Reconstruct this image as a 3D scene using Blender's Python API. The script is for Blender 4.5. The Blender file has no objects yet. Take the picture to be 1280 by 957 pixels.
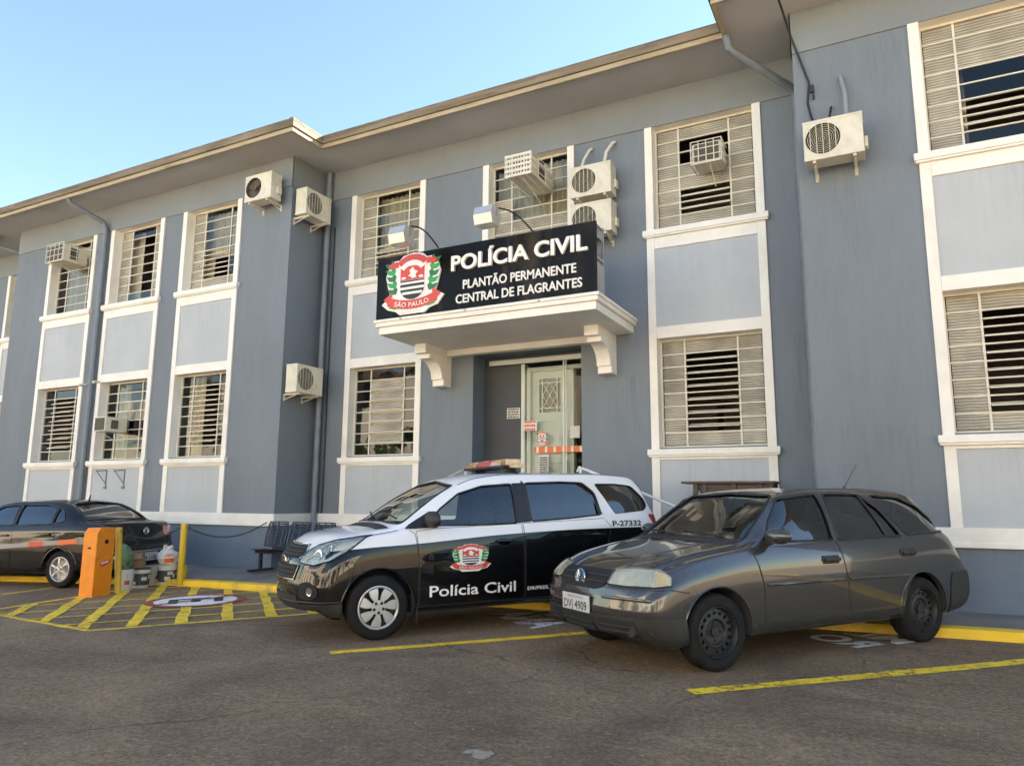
import bpy, bmesh, math, random
import numpy as np
from mathutils import Vector, Matrix
from mathutils.bvhtree import BVHTree
random.seed(7)
S = bpy.context.scene
C = S.collection
PI = math.pi

# ------------------------------------------------------------------ materials
def _new(name):
    m = bpy.data.materials.new(name); m.use_nodes = True
    nt = m.node_tree
    return m, nt, nt.nodes['Principled BSDF']

def mk(name, col, rough=.6, metal=0., var=.12, scale=2.5, bump=0., bscale=60., coat=0., spec=.5, detail=6, grime=None, gscale=.8, gamt=.5, stretch=None, streak=0.):
    """principled material; colour mottled by noise, optional fine bump and optional grime patches"""
    m, nt, p = _new(name)
    N, Lk = nt.nodes.new, nt.links.new
    tc = N('ShaderNodeTexCoord')
    src = tc.outputs['Object']
    if stretch:
        mp = N('ShaderNodeMapping'); mp.inputs['Scale'].default_value = stretch
        Lk(src, mp.inputs[0]); src2 = mp.outputs[0]
    else: src2 = src
    nz = N('ShaderNodeTexNoise'); nz.inputs['Scale'].default_value = scale; nz.inputs['Detail'].default_value = detail
    Lk(src2, nz.inputs['Vector'])
    rp = N('ShaderNodeValToRGB')
    a, b = 1 - var, 1 + var
    rp.color_ramp.elements[0].position = .3; rp.color_ramp.elements[1].position = .7
    rp.color_ramp.elements[0].color = (*[min(1, c * a) for c in col], 1)
    rp.color_ramp.elements[1].color = (*[min(1, c * b) for c in col], 1)
    Lk(nz.outputs['Fac'], rp.inputs[0])
    out = rp.outputs[0]
    if grime:
        g = N('ShaderNodeTexNoise'); g.inputs['Scale'].default_value = gscale; g.inputs['Detail'].default_value = 8; g.inputs['Roughness'].default_value = .65
        Lk(src2, g.inputs['Vector'])
        gr = N('ShaderNodeMapRange'); gr.inputs[1].default_value = .5; gr.inputs[2].default_value = .72; gr.inputs[3].default_value = 0; gr.inputs[4].default_value = gamt
        Lk(g.outputs['Fac'], gr.inputs[0])
        mx = N('ShaderNodeMix'); mx.data_type = 'RGBA'
        Lk(gr.outputs[0], mx.inputs[0]); Lk(out, mx.inputs[6]); mx.inputs[7].default_value = (*grime, 1)
        out = mx.outputs[2]
    if streak:   # roller marks and rain runs: noise drawn out vertically
        m2 = N('ShaderNodeMapping'); m2.inputs['Scale'].default_value = (9, 9, .8); Lk(src, m2.inputs[0])
        n2 = N('ShaderNodeTexNoise'); n2.inputs['Scale'].default_value = 2.2; n2.inputs['Detail'].default_value = 9; n2.inputs['Roughness'].default_value = .7; Lk(m2.outputs[0], n2.inputs['Vector'])
        r2 = N('ShaderNodeMapRange'); r2.inputs[1].default_value = .3; r2.inputs[2].default_value = .7; r2.inputs[3].default_value = 1 - streak; r2.inputs[4].default_value = 1 + streak; Lk(n2.outputs['Fac'], r2.inputs[0])
        ms = N('ShaderNodeMix'); ms.data_type = 'RGBA'; ms.blend_type = 'MULTIPLY'; ms.inputs[0].default_value = 1; Lk(out, ms.inputs[6]); Lk(r2.outputs[0], ms.inputs[7]); out = ms.outputs[2]
    Lk(out, p.inputs['Base Color'])
    p.inputs['Roughness'].default_value = rough; p.inputs['Metallic'].default_value = metal
    p.inputs['Coat Weight'].default_value = coat; p.inputs['Coat Roughness'].default_value = .04
    p.inputs['Specular IOR Level'].default_value = spec
    if bump:
        bn = N('ShaderNodeTexNoise'); bn.inputs['Scale'].default_value = bscale; bn.inputs['Detail'].default_value = 4
        Lk(src2, bn.inputs['Vector'])
        bp = N('ShaderNodeBump'); bp.inputs['Strength'].default_value = bump; bp.inputs['Distance'].default_value = .01
        Lk(bn.outputs['Fac'], bp.inputs['Height']); Lk(bp.outputs[0], p.inputs['Normal'])
    return m

def glass(name, tint, f0=1.5, boost=1.0, rough=.0, ribs=0., wav=0.):
    """thin pane: tinted see-through plus a fresnel mirror"""
    m, nt, p = _new(name)
    N, Lk = nt.nodes.new, nt.links.new
    nt.nodes.remove(p)
    tr = N('ShaderNodeBsdfTransparent'); tr.inputs[0].default_value = (*tint, 1)
    gl = N('ShaderNodeBsdfGlossy'); gl.inputs[0].default_value = (.95, .97, 1, 1); gl.inputs['Roughness'].default_value = rough
    fr = N('ShaderNodeFresnel'); fr.inputs[0].default_value = f0
    mm = N('ShaderNodeMath'); mm.operation = 'MULTIPLY'; mm.inputs[1].default_value = boost; mm.use_clamp = True
    Lk(fr.outputs[0], mm.inputs[0])
    mx = N('ShaderNodeMixShader')
    Lk(mm.outputs[0], mx.inputs[0]); Lk(tr.outputs[0], mx.inputs[1]); Lk(gl.outputs[0], mx.inputs[2])
    Lk(mx.outputs[0], nt.nodes['Material Output'].inputs[0])
    if wav:
        tc = N('ShaderNodeTexCoord'); nz = N('ShaderNodeTexNoise'); nz.inputs['Scale'].default_value = 1.6
        Lk(tc.outputs['Object'], nz.inputs['Vector'])
        bp = N('ShaderNodeBump'); bp.inputs['Strength'].default_value = wav; bp.inputs['Distance'].default_value = .05
        Lk(nz.outputs['Fac'], bp.inputs['Height']); Lk(bp.outputs[0], gl.inputs['Normal']); Lk(bp.outputs[0], fr.inputs['Normal'])
    return m

def ribbed_glass(name, col, freq):
    """translucent cast glass with horizontal wavy ribs"""
    m, nt, p = _new(name)
    N, Lk = nt.nodes.new, nt.links.new
    tc = N('ShaderNodeTexCoord')
    wv = N('ShaderNodeTexWave'); wv.wave_type = 'BANDS'; wv.bands_direction = 'Z'; wv.inputs['Scale'].default_value = freq
    wv.inputs['Distortion'].default_value = 2.2; wv.inputs['Detail'].default_value = 1; wv.inputs['Detail Scale'].default_value = .6
    Lk(tc.outputs['Object'], wv.inputs['Vector'])
    bp = N('ShaderNodeBump'); bp.inputs['Strength'].default_value = .9; bp.inputs['Distance'].default_value = .012
    Lk(wv.outputs['Fac'], bp.inputs['Height']); Lk(bp.outputs[0], p.inputs['Normal'])
    nz = N('ShaderNodeTexNoise'); nz.inputs['Scale'].default_value = 2.2; Lk(tc.outputs['Object'], nz.inputs['Vector'])
    rp = N('ShaderNodeValToRGB'); rp.color_ramp.elements[0].position = .3; rp.color_ramp.elements[1].position = .7
    rp.color_ramp.elements[0].color = (*[c * .7 for c in col], 1); rp.color_ramp.elements[1].color = (*[c * 1.2 for c in col], 1)
    Lk(nz.outputs['Fac'], rp.inputs[0])
    w2 = N('ShaderNodeMapRange'); w2.inputs[3].default_value = .62; w2.inputs[4].default_value = 1.25; Lk(wv.outputs['Fac'], w2.inputs[0])  # light and dark lens effect of the ribs painted into the base colour
    ml = N('ShaderNodeMix'); ml.data_type = 'RGBA'; ml.blend_type = 'MULTIPLY'; ml.inputs[0].default_value = 1; Lk(rp.outputs[0], ml.inputs[6]); Lk(w2.outputs[0], ml.inputs[7])
    Lk(ml.outputs[2], p.inputs['Base Color'])
    p.inputs['Roughness'].default_value = .12; p.inputs['Specular IOR Level'].default_value = .9
    return m

def flat(name, col, rough=.6, metal=0., coat=0.):
    return mk(name, col, rough, metal, var=.05, scale=4, coat=coat)

M = {}
M['wall'] = mk('wall_paint', (.166, .196, .228), .75, streak=.045, var=.09, scale=.9, bump=.5, bscale=38, grime=(.125, .148, .172), gamt=.4, gscale=.6, stretch=(1, 1, .35))
M['base'] = mk('base_paint', (.125, .168, .222), .6, streak=.05, var=.10, scale=1.2, bump=.3, bscale=38, grime=(.17, .205, .25), gamt=.5, gscale=1.0)
M['panel'] = mk('panel_paint', (.43, .465, .49), .7, streak=.02, var=.05, scale=1.2, bump=.2, bscale=45)
M['white'] = mk('cream_trim', (.80, .785, .725), .6, streak=.025, var=.05, scale=2.0, bump=.12, bscale=40, grime=(.58, .54, .45), gamt=.45, gscale=1.4)
M['frieze'] = mk('frieze_paint', (.20, .225, .242), .75, streak=.03, var=.07, scale=1.0, bump=.3, bscale=38)
M['soffit'] = mk('soffit_paint', (.45, .475, .495), .8, var=.12, scale=.7, grime=(.45, .44, .41), gamt=.4, gscale=.9)
M['fascia'] = mk('weathered_fascia', (.20, .165, .115), .85, var=.35, scale=2.2, bump=.4, bscale=14, grime=(.07, .055, .035), gamt=.9, gscale=3.5, stretch=(.3, 1, 3))
M['gutter'] = mk('gutter_metal', (.42, .355, .24), .7, var=.25, scale=3, grime=(.16, .11, .06), gamt=.85, gscale=3.0, stretch=(.4, 1, 2))
M['tile'] = mk('roof_tile', (.16, .13, .10), .9, var=.35, scale=5)
M['barcream'] = mk('window_frame_paint', (.66, .63, .53), .5, var=.08)
M['pipe'] = mk('downpipe_paint', (.155, .185, .22), .5, var=.12, scale=4)
M['dark'] = flat('dark_room', (.012, .013, .016), .9)
M['room'] = mk('room_wall', (.20, .17, .125), .9, var=.3, scale=1.2)
M['curtain'] = mk('curtain_fabric', (.74, .68, .52), .9, var=.2, scale=6, stretch=(4, 4, .2), grime=(.38, .34, .25), gamt=.6, gscale=3)
M['ribbed'] = ribbed_glass('ribbed_glass', (.43, .405, .325), 9)
M['clear'] = glass('window_glass', (.70, .72, .68), 1.45, 1.0, wav=.12)
M['doorglass'] = glass('door_glass', (.80, .84, .80), 1.4, .75, wav=.05)
M['bluepane'] = glass('dark_window_glass', (.42, .45, .48), 1.48, 1.1, wav=.1)
M['asphalt'] = None
M['pave'] = mk('concrete_pavement', (.20, .185, .165), .9, var=.2, scale=1.6, bump=.5, bscale=30, grime=(.10, .09, .08), gamt=.7, gscale=1.2)
M['yellow'] = mk('yellow_road_paint', (.95, .60, .03), .7, var=.14, scale=5, bump=.4, bscale=70, grime=(.42, .31, .07), gamt=.75, gscale=6)
M['roadwhite'] = mk('white_road_paint', (.86, .84, .79), .7, var=.1, scale=5, bump=.4, bscale=70, grime=(.3, .28, .26), gamt=.5, gscale=5)
M['roadred'] = mk('red_road_paint', (.33, .075, .045), .75, var=.2, scale=6, bump=.4, bscale=70, grime=(.2, .1, .08), gamt=.6, gscale=5)
M['roadblack'] = mk('black_road_paint', (.03, .035, .05), .7, var=.2)
M['acwhite'] = mk('ac_casing', (.64, .61, .50), .45, var=.08, scale=3, grime=(.42, .37, .26), gamt=.5, gscale=5)
M['acgrille'] = flat('ac_grille_wire', (.52, .49, .38), .5)
M['acdark'] = mk('ac_coil', (.09, .085, .07), .8, var=.4, scale=40)
M['metal'] = flat('galvanised_metal', (.42, .42, .41), .4, .7)
M['black'] = flat('black_plastic', (.018, .018, .02), .5)
M['rubber'] = mk('tyre_rubber', (.013, .013, .0135), .8, spec=.22, var=.25, scale=8, bump=.3, bscale=60)
M['signblack'] = mk('sign_face', (.009, .009, .009), .2, spec=.10, var=.4, scale=.8, grime=(.10, .08, .06), gamt=.5, gscale=1.3, stretch=(1.4, 1, .25))
M['letter'] = flat('letter_face', (.80, .79, .74), .4)
M['orange'] = mk('orange_cabinet_paint', (.82, .26, .012), .4, var=.06, scale=2, grime=(.42, .17, .05), gamt=.6, gscale=5)
M['postyellow'] = mk('yellow_post_paint', (.62, .42, .03), .5, var=.12, scale=5, grime=(.35, .2, .03), gamt=.5, gscale=5)
M['red'] = flat('red_enamel', (.60, .055, .035), .4)
M['green'] = flat('green_enamel', (.03, .33, .07), .45)
M['dkgreen'] = flat('dark_green_enamel', (.015, .15, .05), .45)
M['cwhite'] = flat('white_enamel', (.80, .79, .75), .4)
M['lampcase'] = flat('floodlight_metal', (.58, .57, .54), .38, .6)
M['chrome'] = flat('bright_metal', (.75, .75, .74), .15, 1.)
M['silver'] = flat('silver_wheel_paint', (.50, .50, .48), .38, .45)
M['steel'] = flat('black_steel_wheel', (.028, .028, .03), .45, .3)
M['wood'] = mk('worn_wood', (.09, .065, .05), .7, var=.35, scale=3, stretch=(1, 12, 12))

M['kerbpaint'] = mk('yellow_kerb_paint', (.85, .56, .035), .7, var=.12, scale=4, bump=.5, bscale=30, grime=(.33, .26, .12), gamt=.85, gscale=3)
def wear(m, scale=14, lo=.36, hi=.44, big=1.3):
    """paint chipped away in flecks so that the road shows through"""
    nt = m.node_tree; N, Lk = nt.nodes.new, nt.links.new; p = nt.nodes['Principled BSDF']
    tc = N('ShaderNodeTexCoord'); a = N('ShaderNodeTexNoise'); a.inputs['Scale'].default_value = scale; a.inputs['Detail'].default_value = 8; a.inputs['Roughness'].default_value = .8
    b = N('ShaderNodeTexNoise'); b.inputs['Scale'].default_value = big; b.inputs['Detail'].default_value = 3
    for q in (a, b): Lk(tc.outputs['Object'], q.inputs['Vector'])
    s = N('ShaderNodeMath'); s.operation = 'MULTIPLY_ADD'; s.inputs[1].default_value = .35; Lk(b.outputs['Fac'], s.inputs[0]); Lk(a.outputs['Fac'], s.inputs[2])
    r = N('ShaderNodeMapRange'); r.inputs[1].default_value = lo + .175; r.inputs[2].default_value = hi + .175; r.inputs[3].default_value = 0; r.inputs[4].default_value = 1; Lk(s.outputs[0], r.inputs[0]); Lk(r.outputs[0], p.inputs['Alpha'])
for k_ in ('yellow', 'roadwhite', 'roadred', 'roadblack'): wear(M[k_])
def stain_mat():
    m, nt, p = _new('rain_stain')
    N, Lk = nt.nodes.new, nt.links.new
    tc = N('ShaderNodeTexCoord'); mp = N('ShaderNodeMapping'); mp.inputs['Scale'].default_value = (14, 14, .7); Lk(tc.outputs['Object'], mp.inputs[0])
    n = N('ShaderNodeTexNoise'); n.inputs['Scale'].default_value = 1.5; n.inputs['Detail'].default_value = 7; n.inputs['Roughness'].default_value = .7; Lk(mp.outputs[0], n.inputs['Vector'])
    r = N('ShaderNodeMapRange'); r.inputs[1].default_value = .48; r.inputs[2].default_value = .75; r.inputs[3].default_value = 0; r.inputs[4].default_value = .17; Lk(n.outputs['Fac'], r.inputs[0])
    sx = N('ShaderNodeSeparateXYZ'); Lk(tc.outputs['Generated'], sx.inputs[0])
    ex = N('ShaderNodeMapRange'); ex.inputs[1].default_value = .5; ex.inputs[2].default_value = .0; ex.inputs[3].default_value = 1; ex.inputs[4].default_value = 0
    ab = N('ShaderNodeMath'); ab.operation = 'PINGPONG'; ab.inputs[1].default_value = .5; Lk(sx.outputs[0], ab.inputs[0])
    e2 = N('ShaderNodeMapRange'); e2.inputs[1].default_value = 0; e2.inputs[2].default_value = .25; Lk(ab.outputs[0], e2.inputs[0])
    a = N('ShaderNodeMath'); a.operation = 'MULTIPLY'; Lk(r.outputs[0], a.inputs[0]); Lk(sx.outputs[2], a.inputs[1])
    b = N('ShaderNodeMath'); b.operation = 'MULTIPLY'; Lk(a.outputs[0], b.inputs[0]); Lk(e2.outputs[0], b.inputs[1]); Lk(b.outputs[0], p.inputs['Alpha'])
    p.inputs['Base Color'].default_value = (.06, .062, .06, 1); p.inputs['Roughness'].default_value = .9
    return m
M['stain'] = stain_mat()

# ------------------------------------------------------------------ mesh builder
class MB:
    def __init__(s): s.bm = bmesh.new(); s.mi = 0
    def _f(s, vs):
        try:
            f = s.bm.faces.new(vs); f.material_index = s.mi; return f
        except ValueError: return None
    def quad(s, *pts):
        return s._f([s.bm.verts.new(p) for p in pts])
    def box(s, x0, x1, y0, y1, z0, z1, bev=0.):
        r = bmesh.ops.create_cube(s.bm, size=1)
        vs = r['verts']
        for v in vs:
            v.co = Vector(((x0 + x1) / 2 + v.co.x * (x1 - x0), (y0 + y1) / 2 + v.co.y * (y1 - y0), (z0 + z1) / 2 + v.co.z * (z1 - z0)))
        fs = {f for v in vs for f in v.link_faces}
        for f in fs: f.material_index = s.mi
        if bev:
            es = list({e for v in vs for e in v.link_edges})
            bmesh.ops.bevel(s.bm, geom=es, offset=bev, segments=2, affect='EDGES', profile=.5)
        return s
    def tube(s, pts, r, n=10, caps=True, r2=None):
        pts = [Vector(p) for p in pts]
        rings = []
        prev = None
        for i, p in enumerate(pts):
            t = (pts[min(i + 1, len(pts) - 1)] - pts[max(i - 1, 0)])
            if t.length < 1e-9: t = Vector((0, 0, 1))
            t.normalize()
            if prev is None:
                a = Vector((0, 0, 1)) if abs(t.z) < .9 else Vector((1, 0, 0))
                u = t.cross(a).normalized()
            else:
                u = (prev - t * prev.dot(t))
                u = u.normalized() if u.length > 1e-6 else t.orthogonal().normalized()
            prev = u
            w = t.cross(u)
            rr = r if r2 is None else r + (r2 - r) * i / (len(pts) - 1)
            rings.append([s.bm.verts.new(p + (u * math.cos(k * 2 * PI / n) + w * math.sin(k * 2 * PI / n)) * rr) for k in range(n)])
        for a, b in zip(rings, rings[1:]):
            for k in range(n): s._f([a[k], a[(k + 1) % n], b[(k + 1) % n], b[k]])
        if caps:
            s._f(list(reversed(rings[0]))); s._f(rings[-1])
        return s
    def lathe(s, prof, n=48, axis='Y', c=(0, 0, 0), closed=False, cap0=True, cap1=True):
        """prof: list of (r, h); revolved about the axis through c"""
        rings = []
        c = Vector(c)
        for r, h in prof:
            ring = []
            for k in range(n):
                a = 2 * PI * k / n; x, y = r * math.cos(a), r * math.sin(a)
                ring.append(s.bm.verts.new(c + (Vector((x, h, y)) if axis == 'Y' else Vector((x, y, h)) if axis == 'Z' else Vector((h, x, y)))))
            rings.append(ring)
        for a, b in zip(rings, rings[1:]):
            for k in range(n): s._f([a[k], a[(k + 1) % n], b[(k + 1) % n], b[k]])
        if closed:
            a, b = rings[-1], rings[0]
            for k in range(n): s._f([a[k], a[(k + 1) % n], b[(k + 1) % n], b[k]])
        else:
            if cap0 and prof[0][0] > 1e-6: s._f(list(reversed(rings[0])))
            if cap1 and prof[-1][0] > 1e-6: s._f(rings[-1])
        return s
    def prism(s, pts, axis, h0, h1):
        """polygon (2D pts) extruded along an axis from h0 to h1"""
        def P(a, b, h): return {'X': (h, a, b), 'Y': (a, h, b), 'Z': (a, b, h)}[axis]
        A = [s.bm.verts.new(P(a, b, h0)) for a, b in pts]; B = [s.bm.verts.new(P(a, b, h1)) for a, b in pts]
        n = len(pts)
        s._f(A); s._f(list(reversed(B)))
        for i in range(n): s._f([A[i], B[i], B[(i + 1) % n], A[(i + 1) % n]])
        return s
    def sphere(s, c, rx, ry=None, rz=None, n=16):
        ry = ry or rx; rz = rz or rx
        r = bmesh.ops.create_uvsphere(s.bm, u_segments=n, v_segments=max(6, n // 2), radius=1)
        for v in r['verts']: v.co = Vector((c[0] + v.co.x * rx, c[1] + v.co.y * ry, c[2] + v.co.z * rz))
        for f in {f for v in r['verts'] for f in v.link_faces}: f.material_index = s.mi
        return s
    def xf(s, mat): bmesh.ops.transform(s.bm, matrix=mat, verts=s.bm.verts); return s
    def build(s, name, mat=None, parent=None, smooth=None, fixn=True):
        if fixn: bmesh.ops.recalc_face_normals(s.bm, faces=s.bm.faces)
        me = bpy.data.meshes.new(name); s.bm.to_mesh(me); s.bm.free()
        return link(name, me, mat, parent, smooth)

def link(name, me, mat=None, parent=None, smooth=None):
    o = bpy.data.objects.new(name, me); C.objects.link(o)
    if mat is not None:
        for m in (mat if isinstance(mat, (list, tuple)) else [mat]): me.materials.append(m)
    if parent is not None: o.parent = parent
    if smooth is not None:
        me.polygons.foreach_set('use_smooth', [True] * len(me.polygons))
        me.set_sharp_from_angle(angle=math.radians(smooth))
    return o

def tag(o, label=None, cat=None, group=None, kind=None):
    if label: o['label'] = label
    if cat: o['category'] = cat
    if group: o['group'] = group
    if kind: o['kind'] = kind
    return o

def thing(name, label, cat, loc=(0, 0, 0), rz=0., group=None):
    o = bpy.data.objects.new(name, None); C.objects.link(o); o.empty_display_size = .2
    o.location = loc; o.rotation_euler = (0, 0, rz)
    return tag(o, label, cat, group)

def copy_thing(o, parent=None):
    c = o.copy(); C.objects.link(c)
    if parent is not None:
        c.parent = parent
    for ch in list(o.children): copy_thing(ch, c)
    return c

def text_mesh(body, h, depth=.0, bold=0., width=None, res=3, shear=0.):
    """lettering as mesh in the XZ plane (faces -Y), lower left at the origin, capital height h"""
    cu = bpy.data.curves.new('lettering', 'FONT'); cu.body = body; cu.size = 1; cu.offset = bold; cu.extrude = depth; cu.resolution_u = res; cu.shear = shear
    o = bpy.data.objects.new('lettering', cu); C.objects.link(o)
    ref = bpy.data.curves.new('cap', 'FONT'); ref.body = 'H'; ref.size = 1; ref.offset = bold
    ro = bpy.data.objects.new('cap', ref); C.objects.link(ro)
    dg = bpy.context.evaluated_depsgraph_get()
    me = bpy.data.meshes.new_from_object(o.evaluated_get(dg))
    mr = bpy.data.meshes.new_from_object(ro.evaluated_get(dg))
    hz = [v.co.y for v in mr.vertices]; cap = max(hz) - min(hz); y0 = min(hz)
    bpy.data.objects.remove(o); bpy.data.objects.remove(ro); bpy.data.meshes.remove(mr)
    xs = [v.co.x for v in me.vertices]; x0, x1 = min(xs), max(xs)
    k = h / cap; kx = k if width is None else width / (x1 - x0)
    for v in me.vertices:
        x, y, z = v.co
        v.co = ((x - x0) * kx, -z, (y - y0) * k)
    me.materials.clear()
    return me

def move_mesh(me, f):
    for v in me.vertices: v.co = f(v.co)
    me.update(); return me

def chaikin(pts, n=2, r=.25):
    pts = [Vector(p) for p in pts]
    for _ in range(n):
        q = []
        for i in range(len(pts)):
            a, b = pts[i], pts[(i + 1) % len(pts)]
            q += [a.lerp(b, r), a.lerp(b, 1 - r)]
        pts = q
    return pts

def roundc(pts, rad, n=4):
    """polygon with its corners rounded off to about rad"""
    pts = [Vector(p) for p in pts]; out = []; N = len(pts)
    for i in range(N):
        p, a, b = pts[i], pts[i - 1], pts[(i + 1) % N]
        da, db = (a - p), (b - p)
        ang = da.angle(db) if da.length > 1e-6 and db.length > 1e-6 else PI
        if ang > 2.75: out.append(p); continue
        r = min(rad, da.length * .45, db.length * .45); A = p + da.normalized() * r; B = p + db.normalized() * r
        for k in range(n + 1):
            t = k / n; out.append(A * (1 - t) ** 2 + p * 2 * t * (1 - t) + B * t * t)
    return out

def plate_hole(w, h, cx, cz, r, y, n=40):
    """flat plate in XZ at depth y with a round hole"""
    bm = bmesh.new()
    out = [bm.verts.new(p) for p in ((-w / 2, y, 0), (w / 2, y, 0), (w / 2, y, h), (-w / 2, y, h))]
    inn = [bm.verts.new((cx + r * math.cos(2 * PI * k / n), y, cz + r * math.sin(2 * PI * k / n))) for k in range(n)]
    es = [bm.edges.new((out[i], out[(i + 1) % 4])) for i in range(4)] + [bm.edges.new((inn[i], inn[(i + 1) % n])) for i in range(n)]
    bmesh.ops.triangle_fill(bm, use_beauty=True, use_dissolve=False, edges=es)
    return bm
# ------------------------------------------------------------------ camera (solved from the facade's vanishing points)
f_px, yaw, pitch, roll = 909.645, math.radians(-27.3622), math.radians(9.1391), math.radians(.3787)
def cam_axes():
    fw = Vector((math.sin(yaw) * math.cos(pitch), math.cos(yaw) * math.cos(pitch), math.sin(pitch)))
    rt = Vector((math.cos(yaw), -math.sin(yaw), 0)); up = rt.cross(fw)
    return rt * math.cos(roll) + up * math.sin(roll), up * math.cos(roll) - rt * math.sin(roll), fw
rt, up, fw = cam_axes()
cd = bpy.data.cameras.new('camera'); cam = bpy.data.objects.new('camera', cd); C.objects.link(cam)
cam.matrix_world = Matrix(((rt.x, up.x, -fw.x, 0), (rt.y, up.y, -fw.y, 0), (rt.z, up.z, -fw.z, 1.30), (0, 0, 0, 1)))
cd.sensor_width = 36; cd.lens = f_px / 1280 * 36; cd.clip_start = .05; cd.clip_end = 3000
S.camera = cam

# ------------------------------------------------------------------ light
SUN_AZ, SUN_EL = 42., 31.
w = bpy.data.worlds.new('World'); S.world = w; w.use_nodes = True
sk = w.node_tree.nodes.new('ShaderNodeTexSky'); sk.sky_type = 'NISHITA'; sk.sun_disc = False
sk.sun_elevation = math.radians(SUN_EL); sk.sun_rotation = math.radians(SUN_AZ); sk.ozone_density = 1.6; sk.dust_density = .15; sk.air_density = 1.25
bg = w.node_tree.nodes['Background']; w.node_tree.links.new(sk.outputs[0], bg.inputs[0]); bg.inputs[1].default_value = .05
sl = bpy.data.lights.new('sun', 'SUN'); sl.energy = 5.0; sl.angle = math.radians(.5); sl.color = (1, .90, .77)
so = bpy.data.objects.new('sun', sl); C.objects.link(so)
az, el = math.radians(SUN_AZ), math.radians(SUN_EL)
sd = Vector((math.sin(az) * math.cos(el), math.cos(az) * math.cos(el), math.sin(el)))
so.rotation_euler = (-sd).to_track_quat('-Z', 'Y').to_euler(); so.location = (10, 30, 40)
S.view_settings.view_transform = 'Standard'; S.view_settings.look = 'None'; S.view_settings.gamma = 1; S.view_settings.use_curve_mapping = False
S.view_settings.exposure = 2.85
S.render.engine = 'CYCLES'; S.cycles.use_denoising = True
S.cycles.max_bounces = 8; S.cycles.diffuse_bounces = 5; S.cycles.transparent_max_bounces = 16; S.cycles.caustics_reflective = False; S.cycles.caustics_refractive = False
S.cycles.sample_clamp_indirect = 6

# ------------------------------------------------------------------ ground
def g(x, y):
    return .012 * max(-40, min(15, x)) + .006 * max(-15, min(12, y))

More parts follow.
